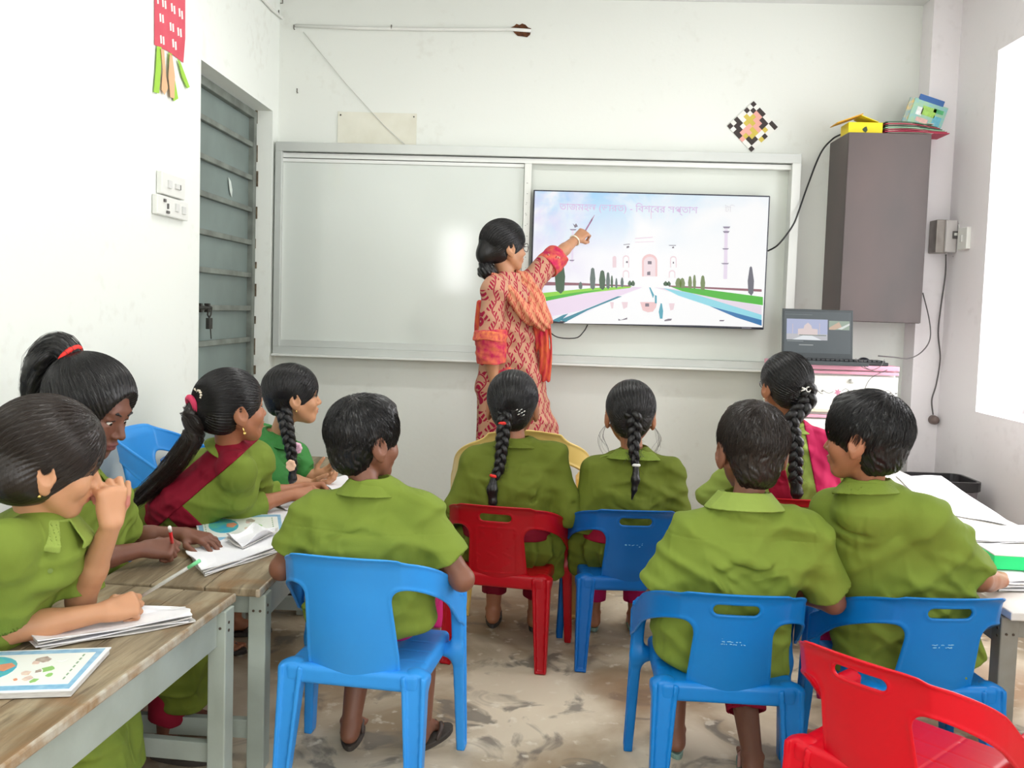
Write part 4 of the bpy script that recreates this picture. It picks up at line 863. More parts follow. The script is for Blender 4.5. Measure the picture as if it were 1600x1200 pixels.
def chair_kind(key, **k):
    key = (key, tuple(sorted(k.items())))
    if key in CH: return CH[key]
    pr = chair_parts(**k); CH[key] = {n: [np_mesh('chair_'+n, V, Q) for V, Q in l] for n, l in pr.items()}; return CH[key]
def plastic(name, col, var): return mat(name, col, .36, .35, var=var, vscale=4, bump=.03, bscale=8)
MCB1 = plastic('sky_blue_plastic', srgb(54, 152, 232), srgb(48, 144, 226)); MCB2 = plastic('blue_plastic', srgb(8, 122, 200), srgb(6, 112, 190)); MCB3 = plastic('deep_blue_plastic', srgb(6, 98, 176), srgb(4, 90, 166))
MCR1 = plastic('dark_red_plastic', srgb(172, 4, 22), srgb(160, 4, 20)); MCR2 = plastic('bright_red_plastic', srgb(214, 0, 30), srgb(206, 0, 26))
MSC = mat('scuff_pale', srgb(120, 180, 214), .7); MSCR = mat('scuff_red', srgb(200, 70, 80), .7)
def chair(x, y, rz, m, key, label, group, **k):
    e = empty('plastic_chair', (x, y, 0), rz, label, 'chair', group); K = chair_kind(key, **k)
    for n, l in K.items():
        for me in l:
            me2 = me.copy(); link(n, me2, m, e)
    return e
G = 'small plastic armchairs of the pupils'
c1 = chair(-.405, 2.105, -.12, MCB1, 'plain', 'light blue plastic chair without a handle slot, holding the left boy', G, slot=False, pw=.096, top=.572, wide=1.04, drop=.12, d0=.09)
c2 = chair(.432, 2.115, -.02, MCB2, 'slot', 'blue plastic chair holding the boy in the middle of the near row', G)
c3 = chair(.885, 2.155, .10, MCB2, 'slot', 'blue plastic chair holding the right-hand boy beside the table', G)
cA = chair(-.115, 2.885, -.16, MCR1, 'relief', 'dark red plastic chair holding the girl with two red hair bands', G, relief=True)
cB = chair(.275, 2.905, .06, MCB3, 'slot', 'deep blue plastic chair with chipped leg, holding the girl with a white hair band', G)
cC = chair(.865, 3.17, .0, MCR1, 'slot', 'red plastic chair holding the girl with the pink scarf', G)
cF = chair(.710, 1.716, -.82, MCR2, 'front', 'empty bright red plastic chair in the right foreground, cut by the frame', G, drop=.125, d0=.08)
cL = chair(-1.155, 2.90, -PI/2+.0, MCB1, 'plain', 'larger light blue plastic chair by the left wall, behind the sash girl', None, slot=False, pw=.096, top=.572, wide=1.04, drop=.12, d0=.09); cL.scale = (1.1, 1.1, 1.2)
# seats of the girls at the left desks
chair(-1.20, 1.62, -PI/2, MCB2, 'slot', 'blue plastic chair holding the nearest girl at the left desk', G)
chair(-1.23, 2.14, -PI/2, MCR1, 'slot', 'red plastic chair holding the dark-skinned girl who is writing', G)
chair(-1.235, 3.36, -PI/2, MCB3, 'slot', 'blue plastic chair at the farthest left desk, under the bright green shirt girl', G)
# chair markings (worn print on the panels)
def scuff(ch_, m, pts, w=.0012):
    mb = MB()
    for a, b_ in pts: mb.tube([a, b_], w, 5)
    return mb.build('worn_print', m, ch_)
random.seed(21)
for c, m_, yy, n in ((c1, mat('worn_print_blue', srgb(60, 128, 190), .7), -.1665, 26), (c2, MSC, -.1690, 26), (c3, MSC, -.1690, 26), (cB, MSC, -.1690, 16)):
    pts = []; nn_ = n
    for i in range(nn_):
        x = random.uniform(-.03, .03); z = .40+random.choice([0, .006, .012])+random.uniform(-.001, .001); pts.append(((x, yy, z), (x+random.uniform(.002, .006), yy, z+random.uniform(-.001, .001))))
    tag(scuff(c, m_, pts, .0011), kind='stuff')
# large cream plastic chair turned towards the class
MYC = mat('cream_translucent_plastic', srgb(238, 208, 128), .3, .5, var=srgb(228, 190, 96), vscale=3)
cq = P(815, 690, Y=3.2)
cY = chair(cq[0], 3.42, .05, MYC, 'cream', 'large cream-yellow plastic armchair between the front pupils and the teacher', None, drop=.13, d0=.0); cY.scale = (1.36, 1.3, 1.33)
# ================================================================ people
def skin(name, col, lip):
    m = mat(name, col, .48, .45, bump=.04, bscale=160, sub=.12); N, L, b = nodes_of(m)
    at = N.new('ShaderNodeAttribute'); at.attribute_name = 'lip'
    tc = N.new('ShaderNodeTexCoord'); n = N.new('ShaderNodeTexNoise'); n.inputs['Scale'].default_value = 14; L.new(tc.outputs['Object'], n.inputs[0])
    r = N.new('ShaderNodeMapRange'); r.inputs[1].default_value = .3; r.inputs[2].default_value = .7; L.new(n.outputs[0], r.inputs[0])
    a = N.new('ShaderNodeMix'); a.data_type = 'RGBA'; a.inputs[6].default_value = tuple(c*.93 for c in col[:3])+(1,); a.inputs[7].default_value = tuple(min(1, c*1.05) for c in col[:3])+(1,); L.new(r.outputs[0], a.inputs[0])
    x = N.new('ShaderNodeMix'); x.data_type = 'RGBA'; L.new(a.outputs[2], x.inputs[6]); x.inputs[7].default_value = lip; L.new(at.outputs['Fac'], x.inputs[0]); L.new(x.outputs[2], b.inputs['Base Color'])
    return m
SK_TAN = skin('skin_tan', srgb(196, 144, 108), srgb(178, 108, 92)); SK_MID = skin('skin_brown', srgb(168, 112, 82), srgb(150, 88, 78)); SK_DARK = skin('skin_dark_brown', srgb(118, 76, 60), srgb(120, 70, 68)); SK_BOY = skin('skin_warm_brown', srgb(128, 84, 64), srgb(130, 78, 70)); SK_TCH = skin('skin_light_brown', srgb(188, 138, 104), srgb(178, 100, 90))
def hairm(name, col):
    m = mat(name, col, .34, .45, bump=.5, bscale=60, stretch=(1, 1, .15)); return m
HM = hairm('black_hair', (.0075, .0068, .0072, 1)); HMB = hairm('brown_black_hair', (.016, .011, .009, 1))
HST = mat('hair_strand', (.012, .011, .0115, 1), .30, .5); HSTB = mat('hair_strand_brown', (.026, .018, .014, 1), .32, .5)
def cloth(name, col, rough=.8, weave=.12):
    m = mat(name, col, rough, .25, var=tuple(c*.93 for c in col[:3])+(1,), vscale=9); N, L, b = nodes_of(m)
    tc = N.new('ShaderNodeTexCoord'); prev = None
    for sc, st, dist, ty in ((5.5, (1, 1, 1.6), .022, 'RIDGED_MULTIFRACTAL'), (13, (1.5, 1.5, .8), .010, 'RIDGED_MULTIFRACTAL'), (420, (1, 1, 1), .0006, 'FBM')):
        mp = N.new('ShaderNodeMapping'); mp.inputs['Scale'].default_value = st; mp.inputs['Rotation'].default_value = (.5, .4, .6); L.new(tc.outputs['Object'], mp.inputs[0])
        n = N.new('ShaderNodeTexNoise'); n.noise_type = ty; n.inputs['Scale'].default_value = sc; n.inputs['Detail'].default_value = 1.2; n.inputs['Distortion'].default_value = .9 if sc < 100 else 0; L.new(mp.outputs[0], n.inputs[0])
        bu = N.new('ShaderNodeBump'); bu.inputs['Strength'].default_value = .55 if sc < 100 else .3; bu.inputs['Distance'].default_value = dist; L.new(n.outputs[0], bu.inputs['Height'])
        if prev is not None: L.new(prev.outputs[0], bu.inputs['Normal'])
        prev = bu
    L.new(prev.outputs[0], b.inputs['Normal']); return m
CG = cloth('olive_green_cotton', srgb(118, 137, 52)); CGD = cloth('dark_olive_cotton', srgb(100, 112, 36)); CGL = cloth('light_olive_cotton', srgb(140, 160, 74)); CGB = cloth('bright_green_cotton', srgb(62, 134, 64), .6)
CM = cloth('maroon_cotton', srgb(158, 20, 52)); CMD = cloth('dark_maroon_cotton', srgb(132, 14, 40)); CPK = cloth('pink_maroon_cotton', srgb(196, 30, 104))
EYW = mat('eye_white', srgb(226, 222, 216), .2, .6); EYI = mat('eye_iris', (.012, .007, .005, 1), .1, .7)
BND = mat('red_elastic', srgb(238, 48, 40), .6); BNW = mat('white_elastic', srgb(232, 232, 226), .6); BNP = mat('rose_elastic', srgb(206, 52, 92), .7); GLD = mat('gold_metal', srgb(230, 196, 120), .25, .5, metal=.9); SLV = mat('silver_clip', srgb(226, 226, 220), .25, .6, metal=.5); PRL = mat('pearl', srgb(240, 228, 206), .2, .6)
def xf(f, c, R, s=1.0):
    c = v3(c).astype(np.float32); R = np.asarray(R, np.float32); return lambda p: f(((p-c)@R.T)/s)*s
def rows(yaw, pitch=0, roll=0):
    """yaw: 0 looks into the room (+y), positive turns to the right (+x); pitch up positive; roll positive tips to its right"""
    cy, sy = math.cos(yaw), math.sin(yaw); cp, sp = math.cos(pitch), math.sin(pitch)
    f = np.array([sy*cp, cy*cp, sp]); r = np.array([cy, -sy, 0.]); u = np.cross(r, f); cr, sr = math.cos(roll), math.sin(roll)
    return np.array([cr*r-sr*u, f, sr*r+cr*u])
D2 = PI/180
def head_items(face=1.0):
    I = []
    u = lambda f, k=.012: I.append(('u', f, k)); s = lambda f, k=.004: I.append(('s', f, k))
    u(ell((0, -.012, .030), (.0735, .088, .080))); u(ell((0, .026, -.018), (.059, .056, .078)), .02)
    for x in (-1, 1):
        u(cone((x*.052, -.004, -.034), (x*.020, .055, -.080), .016, .014), .02); u(ell((x*.036, .052, -.026), (.024, .024, .024)), .018)
    u(ell((0, .056, -.082), (.024, .024, .020)), .018)
    u(cone((-.034, .070, .024), (.034, .070, .024), .0085), .016)
    for x in (-1, 1): s(ell((x*.031, .092, .002), (.0165, .0145, .0095)), .010)
    u(cone((0, .076, .010), (0, .095, -.026), .0058, .0098), .010)
    for x in (-1, 1): u(ell((x*.0115, .086, -.030), (.0072, .009, .0066)), .004); s(ell((x*.0058, .093, -.0365), (.0032, .005, .0032)), .002)
    u(ell((0, .074, -.055), (.026, .014, .017)), .012)
    u(ell((0, .0835, -.0500), (.0215, .0085, .0052)), .003); u(ell((0, .0815, -.0610), (.0180, .0088, .0062)), .003)
    s(ell((0, .0925, -.0553), (.0230, .0060, .0012)), .0025); s(ell((0, .089, -.0715), (.014, .006, .004)), .006)
    for x in (-1, 1):
        u(ell((x*.0305, .0655, .0085), (.0160, .0130, .0075)), .004); u(ell((x*.0305, .0655, -.0075), (.0150, .0125, .0050)), .004)
        R = np.array(Matrix.Rotation(x*.35, 3, 'Z') @ Matrix.Rotation(-.2, 3, 'X'))
        u(ell((x*.0800, -.014, -.008), (.0085, .0210, .0335), R), .004); s(ell((x*.0890, -.0085, -.002), (.0068, .0128, .0205), R), .003)
        u(ell((x*.0820, .0045, -.010), (.0045, .005, .008), R), .004); u(ell((x*.0770, -.004, -.037), (.0065, .0095, .0095)), .005)
    return I
HEAD = head_items()
def hand(S, w, fwd, dorsal, side, s=.85, curl=(25, 30, 20), thumb=(.5, .3), spread=6, curls=None, seg=None):
    w = v3(w); Y = nrm(fwd); Z = nrm(v3(dorsal)-Y*Y.dot(v3(dorsal))); X = np.cross(Y, Z)
    g = lambda x, y, z: w+s*(X*x*side+Y*y+Z*z)
    for i, x in enumerate((.0235, .008, -.0075, -.0220)):
        S.u(cone(g(x*.55, .004, 0), g(x, .068-(.004 if i == 3 else 0)-(.003 if i == 0 else 0), .001), .0125*s, .0105*s), .010)
    S.u(ell(g(.014, .030, -.008), (.012*s, .022*s, .010*s), np.array([X, Y, Z])), .012); S.u(ell(g(-.018, .036, -.007), (.010*s, .024*s, .009*s), np.array([X, Y, Z])), .012)
    tips = []
    for i, (x, ln) in enumerate(zip((.0245, .0085, -.0080, -.0235), (.062, .069, .064, .050))):
        c = curls[i] if curls else curl; a = 0; p = g(x, .068-(.005 if i == 3 else 0), .0); sp_ = (1.5-i)*spread*D2*side
        f0 = nrm(Y*math.cos(sp_)+X*math.sin(sp_)); r = .0083
        for j, fr in enumerate((.44, .31, .25)):
            a += c[j]*D2; d = f0*math.cos(a)-Z*math.sin(a); q = p+d*ln*fr*s; r2 = r*.90
            S.u(cone(p, q, r*s, r2*s), .0025 if j else .005); S.u(ell(p, (r*1.04*s,)*3), .002); p = q; r = r2
        tips.append(p)
    t0, t1 = thumb; p = g(.016, .014, -.006)
    d1 = nrm(X*side*(.9-t0*.5)+Y*.6-Z*(.15+t0*.75)); q = p+d1*.036*s; S.u(cone(p, q, .0125*s, .0095*s), .010)
    d2 = nrm(d1*.6+Y*.7-Z*t1*.9-X*side*t1*.8); q2 = q+d2*.026*s; S.u(cone(q, q2, .0094*s, .0084*s), .004)
    d3 = nrm(d2-Z*t1*.4-X*side*t1*.6); q3 = q2+d3*.020*s; S.u(cone(q2, q3, .0086*s, .0070*s), .003)
    return tips+[q3]
def foot(S, ank, yaw, s=1.0):
    """ank: ankle joint; sole sits on z = ank.z-.055*s"""
    R = rows(yaw); z0 = ank[2]-.052*s; g = lambda x, y, z: v3(ank[0], ank[1], z0)+s*(R[0]*x+R[1]*y+v3(0, 0, z))
    S.u(ell(g(0, -.022, .022), (.024*s, .028*s, .022*s)), .012); S.u(cone(g(0, -.01, .035), g(0, .075, .018), .027*s, .018*s), .014); S.u(cone(g(-.018, .09, .014), g(.02, .085, .013), .013*s, .012*s), .014)
    for x in (-1, 1): S.u(ell(g(x*.024, .0, .055), (.009*s,)*3), .008)
    for i, x in enumerate((-.024, -.009, .004, .016, .027)): S.u(cone(g(x*.9, .09, .012), g(x, .128-i*.006, .009), .0095*s if i == 0 else .0075*s, .008*s if i == 0 else .006*s), .003)
def sandal(parent, base, ank, yaw, m, ms, s=1.0, zoff=0):
    z0 = ank[2]-.052*s-.012; R = rows(yaw); n = 22; out = []
    for i in range(n):
        a = 2*PI*i/n; y = .055+.098*math.sin(a); x = (.034+.006*math.sin(a))*math.cos(a)
        out.append((x*s, y*s-.005))
    fr = lambda x, y, z: tuple(v3(ank[0], ank[1], z0)+R[0]*x+R[1]*y+v3(0, 0, z)-base)
    sd = MB().prism(out, 0, .014, fr=fr).build('sandal', m, parent, bev=.003)
    mb = MB()
    for x in (-1, 1): mb.tube([fr(x*.030*s, .03, .014), fr(x*.026*s, .055, .040*s), fr(x*.010*s, .075, .042*s), fr(-.012*s, .092, .024)], [.005, .006, .005, .003], 6)
    mb.build('strap', ms, sd, smooth=True); return sd
def folds(c, R, amp=.004, k=1.0, seed=0, diag=1.0):
    c = v3(c).astype(np.float32); R = np.asarray(R, np.float32); rs = np.random.RandomState(seed); ph = rs.uniform(0, 6.28, 12)
    dirs = [(.5*diag, 0, 1.0, 60), (-.6*diag, 0, .9, 52), (.15, .2, 1, 78), (1.0, .3, .35, 48)]
    def f(p):
        q = (p-c)@R.T; x, y, z = q[..., 0], q[..., 1], q[..., 2]; d = 0
        w1 = 1.2*np.sin(9*x+5*z+ph[0])+.5*np.sin(17*z-11*x+9*y+ph[1]); w2 = np.sin(9*z-6*x+ph[2])+.5*np.sin(19*x+8*z+ph[3])
        for i, (a, b, cc, kk) in enumerate(dirs):
            s_ = kk*k*(a*x+b*y+cc*z)+1.1*w1+ph[4+i]; r = (.5+.5*np.cos(s_))**4; mk = np.clip(.5+.9*np.sin(7*x*(1+.3*i)-5*z+8*y+ph[8+i])+.3*w2, 0, 1)
            d = d-r*mk*amp*(1.6, 1.4, 1., .9)[i]
        return d+amp*.5
    return f
def pinch(A, R, n, amp, ln, ph=0.):
    A = v3(A).astype(np.float32); R = np.asarray(R, np.float32)
    def f(p):
        q = (p-A)@R.T; r = np.sqrt((q*q).sum(-1)); a = np.arctan2(q[..., 2], q[..., 0]); return (-amp*((.5+.5*np.cos(a*n+ph+r*9))**3-.3)*np.exp(-r/ln)*np.clip((r-.015)/.05, 0, 1)*1.6).astype(np.float32)
    return f
def groove(a, b, w, depth):
    a = v3(a).astype(np.float32); b = v3(b).astype(np.float32); ba = b-a; l2 = float(ba@ba)
    def f(p):
        h = np.clip(((p-a)@ba)/l2, 0, 1); q = p-a-h[..., None]*ba; return depth*np.exp(-(q*q).sum(-1)/(w*w))*np.sin(np.clip(h, .03, .97)*PI)
    return f
def strand_mesh(P0, w=.0006):
    """P0 [n, seg, 3] -> thin three-sided tubes"""
    n, k, _ = P0.shape; T = np.gradient(P0, axis=1); T /= np.linalg.norm(T, axis=2, keepdims=True)+1e-9
    ref = np.array([.31, .52, .79]); A = np.cross(T, ref); A /= np.linalg.norm(A, axis=2, keepdims=True)+1e-9; B = np.cross(T, A)
    wt = w*np.concatenate([np.linspace(.8, 1, k//2), np.linspace(1, .25, k-k//2)])[None, :, None]
    V = np.stack([P0+wt*(A*math.cos(a)+B*math.sin(a)) for a in (0, 2.094, 4.189)], 2).reshape(-1, 3)
    i = np.arange(n)[:, None, None]*k*3+np.arange(k-1)[None, :, None]*3; j = np.arange(3)[None, None, :]; j2 = (j+1) % 3
    Q = np.stack([i+j, i+j2, i+3+j2, i+3+j], -1).reshape(-1, 4); return V, Q
def scalp_strands(cen, rad, target, n, length, rs, keep, lift=.0015, wav=.001, away=False, seg=7, base=.97):
    """strands combed over an ellipsoid towards (or away from) target, head frame"""
    d = rs.normal(size=(n*3, 3)); d /= np.linalg.norm(d, axis=1, keepdims=True); p = cen+d*rad; p = p[keep(p)][:n]; n = len(p)
    L = length*rs.uniform(.6, 1.2, n); path = [cen+(p-cen)*base]; li = rs.uniform(.2, 1, n)[:, None]; ph = rs.uniform(0, 6.28, n)
    for s in range(1, seg):
        v = target-p; v = -v if away else v; nn = (p-cen)/rad**2; nn /= np.linalg.norm(nn, axis=1, keepdims=True)
        v = v-nn*(v*nn).sum(1, keepdims=True); vl = np.linalg.norm(v, axis=1, keepdims=True)+1e-9; v = v/vl; sd = np.cross(nn, v)
        st = (L/seg)[:, None]; st = np.minimum(st, vl/2) if not away else st
        p = p+v*st+sd*wav*np.sin(ph*3+s*1.3)[:, None]; q = (p-cen)/rad; p = cen+(p-cen)/np.linalg.norm(q, axis=1, keepdims=True)
        path.append(p+nn*lift*li*(s/seg)**.5*1.6)
    return np.stack(path, 1)
def braid_np(pts, r, turns, taper=.55, lat=(1, 0, 0), n=10, gap=1.0):
    """three plaited strands along pts"""
    C = catmull(pts, 14); k = len(C); seg = np.linalg.norm(np.diff(C, axis=0), axis=1); t = np.concatenate([[0], np.cumsum(seg)]); t /= t[-1]
    T = np.gradient(C, axis=0); T /= np.linalg.norm(T, axis=1, keepdims=True); Lv = v3(lat)[None]-T*(T@v3(lat))[:, None]; Lv /= np.linalg.norm(Lv, axis=1, keepdims=True); Bv = np.cross(T, Lv); out = []
    R_ = r*(1-taper*t)
    for j in range(3):
        a = 2*PI*turns*t+2*PI*j/3; Pc = C+Lv*(R_*.85*np.sin(a))[:, None]+Bv*(R_*.5*np.sin(2*a))[:, None]
        m = MB().tube(list(Pc), list(R_*.72*gap), n); out.append((np.array(m.V), [f for f in m.F]))
    return out
def poly_obj(parts, name, m, base, parent):
    mb = MB()
    for V, F in parts: mb.add(np.asarray(V)-base, F)
    return mb.build(name, m, parent, smooth=True)

class Person:
    def __init__(s, base, label, cat='person', vox=.0034):
        s.base = v3(base); s.e = empty('person', s.base, 0, label, cat, None); s.vox = vox; s.back = (0, -1, 0); s.B = Solid(); s.lips = None
    def part(s, S, name, m, vox=None, parent=None, pts=None, pad=.03, lip=False):
        """mesh a solid; its box comes from a coarse look at the field"""
        vox = vox or s.vox; lo, hi = s.box; st = .03; ax = [np.arange(lo[i], hi[i]+st, st) for i in range(3)]
        g = np.stack(np.meshgrid(*ax, indexing='ij'), -1).astype(np.float32); d = S.eval(g.reshape(-1, 3)); q = g.reshape(-1, 3)[d < st*1.1]
        lo = q.min(0)-st*.8; hi = q.max(0)+st*.8
        V, Q = S.mesh(name, lo, hi, vox); o = link(name, np_mesh(name, V-s.base, Q), m, parent or s.e)
        if lip and s.head is not None:
            c, R, sc = s.head; h = ((V-c)@R.T)/sc; e = np.sqrt((h[:, 0]/.0225)**2+((h[:, 2]+.0555)/.0115)**2); val = np.clip((1.12-e)/.25, 0, 1)*(h[:, 1] > .072)
            at = o.data.attributes.new('lip', 'FLOAT', 'POINT'); at.data.foreach_set('value', val.astype(np.float32))
        return o
    def set_head(s, c, R, sc=1.0):
        s.head = (v3(c), R, sc)
        for op, f, k in HEAD: s.B.items.append((op, xf(f, c, R, sc), k*sc))
    def h2w(s, p): c, R, sc = s.head; return c+(np.asarray(p, float)*sc)@R
    def eyes(s, look=(0, 0)):
        for x in (-1, 1):
            c = s.h2w((x*.0305, .0645, .001)); c_, R, sc = s.head
            S = Solid().u(ell(c, (.0120*sc,)*3)); V, Q = S.mesh('eye', c-.018, c+.018, .0018); o = link('eye', np_mesh('eye', V-s.base, Q), EYW, s.e)
            d = nrm(R[1]+R[0]*look[0]+R[2]*look[1]); c2 = c+d*.0078*sc; S = Solid().u(ell(c2, (.0060*sc,)*3)); V, Q = S.mesh('iris', c2-.010, c2+.010, .0014); link('iris', np_mesh('iris', V-s.base, Q), EYI, o)
            S = Solid(); pts = [s.h2w((x*a, b, z)) for a, b, z in ((.016, .0835, .021), (.030, .0815, .0265), (.044, .070, .0225))]
            S.u(cone(pts[0], pts[1], .0022, .0026), .003).u(cone(pts[1], pts[2], .0026, .0014), .003); lo = np.min(pts, 0)-.008; hi = np.max(pts, 0)+.008; V, Q = S.mesh('eyebrow', lo, hi, .0016); link('eyebrow', np_mesh('eyebrow', V-s.base, Q), HM, s.e)
            # lash line
            S = Solid(); pts = [s.h2w((x*a, b, z)) for a, b, z in ((.0165, .0745, .0035), (.024, .0785, .0075), (.034, .0780, .0078), (.044, .0700, .0030))]
            for a, b in zip(pts, pts[1:]): S.u(cone(a, b, .0012), .001)
            lo = np.min(pts, 0)-.006; hi = np.max(pts, 0)+.006; V, Q = S.mesh('eyelash', lo, hi, .0012); link('eyelash', np_mesh('eyelash', V-s.base, Q), HM, s.e)
    def hair(s, style, m=None, strands=None, n=2200, tie=(0, -.10, .0), seed=0, vol=1.0, parting=False, nape=-.066, fringe=.0, xtra=None, smooth_back=False):
        m = m or HM; strands = strands or HST; c, R, sc = s.head; rs = np.random.RandomState(seed)
        cen = np.array([0, -.014, .034]); rad = np.array([.0835, .1010, .0905])*vol; S = Solid(); W_ = lambda f: xf(f, c, R, sc)
        S.u(W_(ell(cen, rad))); S.u(W_(ell((0, -.050, -.020), ((.058 if style == 'boy' else .062)*vol, .050*vol, .058))), .02)
        if style == 'boy': S.u(W_(ell((0, .026, .086), (.056, .056, .036))), .02).u(W_(ell((0, -.044, -.050), (.047*vol, .044*vol, .058))), .02)
        S.sub(W_(ell((0, .128, -.052-fringe), (.088, .088, .128-fringe*.2))), .010)
        for x in (-1, 1): S.sub(W_(ell((x*.096, -.006, -.034), (.032, .042, .050))), .010)
        S.sub(W_(plane((0, -.03, nape), (0, .25, 1))), .02)
        if parting: S.disp(lambda p, c=c, R=R: .0025*np.exp(-((((p-c)@R.T)[..., 0]-.004)/.003)**2)*((((p-c)@R.T)[..., 2]) > .05))
        ph = rs.uniform(0, 6, 6); gt = nrm(v3(tie)-v3(0, 0, .02)); gx = nrm(np.cross(gt, (0, .3, 1))) if abs(gt[2]) < .8 else nrm(np.cross(gt, (1, 0, 0))); gz = np.cross(gt, gx); gt, gx, gz = gt.astype(np.float32), gx.astype(np.float32), gz.astype(np.float32)
        if style == 'boy':
            def dsp(p):
                q = ((p-c)@R.T)/sc; a = np.arctan2(q[..., 0], q[..., 1]+.05); return -.0022*np.sin(a*34+5*np.sin(q[..., 2]*60)+ph[0])*np.sin(q[..., 2]*95+4*np.sin(a*7)+ph[1])
        else:
            def dsp(p):
                q = ((p-c)@R.T)/sc-np.array((0, 0, .02), np.float32); a = np.arctan2(q@gx, q@gz); return -.0015*np.sin(a*58+2.2*np.sin((q@gt)*38)+ph[0])*np.clip(np.sqrt((q@gx)**2+(q@gz)**2)/.04, 0, 1)
        S.disp(lambda p: dsp(p).astype(np.float32))
        if xtra:
            for f, k in xtra: S.u(f, k)
        if s.neckcut is not None: pass
        o = s.part(S, 'hair', m, vox=.0028)
        faceE = lambda p: ((p-np.array([0, .128, -.052-fringe]))/np.array([.090, .090, .130-fringe*.2]))**2
        def keep(p): return (faceE(p).sum(1) > 1) & (p[:, 2] > np.where(p[:, 1] < -.02, nape-.0, -.02)) & ~((np.abs(p[:, 0]) > .052) & (np.abs(p[:, 1]+.004) < .042) & (p[:, 2] < .012))
        if style == 'boy': L0 = scalp_strands(cen, rad, np.array([.01, -.055, .120]), n, .045, rs, keep, .0035, .0012, away=True)
        else: L0 = scalp_strands(cen, rad, np.array(tie), n, .16, rs, keep, .0012, .0006, seg=9)
        # drop the parts of strands that would run over the face
        V, Q = strand_mesh(c+(L0*sc)@R-s.base, .00055 if style == 'boy' else .0005)
        o2 = link('hair_strands', np_mesh('strands', V, Q), strands, o); tag(o2, kind='stuff'); s.hairobj = o; return o
    def wisps(s, paths, w=.0006, m=None):
        A_ = np.stack([catmull(np.array([s.h2w(q) for q in pth]), 4)-s.base for pth in paths]); V, Q = strand_mesh(A_, w); o = link('loose_hair', np_mesh('w', V, Q), m or HST, s.hairobj); tag(o, kind='stuff'); return o
    def braid(s, pts, r, turns, taper=.5, lat=(1, 0, 0), m=None, tail=None, name='braid', gap=1.0):
        pts = [v3(p) for p in pts]; b = poly_obj(braid_np(pts, r, turns, taper, lat, gap=gap), name, m or HM, s.base, s.e)
        C = catmull(pts, 10); rs = np.random.RandomState(3); n = int(60*len(C)/10); st = []
        for i in range(n):
            j = rs.randint(0, len(C)-5); o_ = rs.normal(size=3)*r*.55; a_ = rs.normal(size=3)*r*.5; seg = C[j:j+5]; st.append(seg+o_*np.linspace(.9, 1.1, 5)[:, None]+a_*np.linspace(-1, 1, 5)[:, None])
        V, Q = strand_mesh(np.stack(st)-s.base, .00045); tag(link('loose_hair', np_mesh('w', V, Q), HST, b), kind='stuff')
        if tail is not None:
            S = Solid(); T = [v3(q) for q in tail[0]]; rr = tail[1]
            for i in range(len(T)-1): S.u(cone(T[i], T[i+1], rr[i], rr[i+1]), .01)
            S.disp(lambda p: -.0012*np.sin(p[..., 0]*900+3*np.sin(p[..., 2]*30))*np.sin(p[..., 1]*700)); s.part(S, 'braid_tail', m or HM, vox=.0025)
        return b
    def band(s, c, ax, r, w, m, name='hair_band'):
        c = v3(c); ax = nrm(ax); a = nrm(np.cross(ax, (0.3, 1, .2))); b = np.cross(ax, a); pts = [c+r*(a*math.cos(t)+b*math.sin(t)) for t in np.linspace(0, 2*PI, 17)]
        return MB().tube([p-s.base for p in pts], w, 8, cap=False).build(name, m, s.e, smooth=True)
    # --- body: joints dictionary J
    def arms(s, J, k=.0, sc=1.0, L=None, Rr=None):
        for sd, hd in (('L', L), ('R', Rr)):
            S_, E_, W_ = v3(J['s'+sd]), v3(J['e'+sd]), v3(J['w'+sd])
            s.B.u(cone(S_, E_, .034*sc, .027*sc), .02); s.B.u(ell(E_, (.027*sc,)*3), .006); s.B.u(cone(E_, E_+(W_-E_)*.45, .027*sc, .0265*sc), .01); s.B.u(cone(E_+(W_-E_)*.4, W_, .0265*sc, .0185*sc), .01)
            if hd is None: hd = dict(fwd=W_-E_, dorsal=(0, 0, 1))
            hd = dict(hd); hd.setdefault('fwd', W_-E_); hd.setdefault('dorsal', (0, 0, 1))
            J['tips'+sd] = hand(s.B, W_, hd.pop('fwd'), hd.pop('dorsal'), 1 if sd == 'L' else -1, **hd)
    def core(s, J, sc=1.0, lat=None):
        N_, C_, P_ = v3(J['neck']), v3(J['chest']), v3(J['pelvis']); h = s.head[0]; R = s.head[1]; hs = s.head[2]
        s.B.u(cone(h+(v3(0, -.022, -.050)*hs)@R, N_+v3(0, 0, -.02), .037*hs, .036*hs), .014)
        D_ = v3(0, 0, -.03); s.B.u(cone(N_+D_, v3(J['sL'])+D_*.4, .030*sc, .030*sc), .015); s.B.u(cone(N_+D_, v3(J['sR'])+D_*.4, .030*sc, .030*sc), .015); s.B.u(cone(N_+D_*1.6, C_, .040*sc, .065*sc), .03); s.B.u(cone(C_, P_, .065*sc, .075*sc), .04)
    def legs(s, J, sc=1.0, feet=True):
        for sd in 'LR':
            H_, K_, A_ = v3(J['h'+sd]), v3(J['k'+sd]), v3(J['a'+sd]); s.B.u(cone(H_, K_, .058*sc, .042*sc), .02); s.B.u(cone(K_, K_+(A_-K_)*.35, .042*sc, .041*sc), .01); s.B.u(cone(K_+(A_-K_)*.3, A_, .041*sc, .024*sc), .012)
            foot(s.B, A_, J.get('fy'+sd, 0), .88*sc)

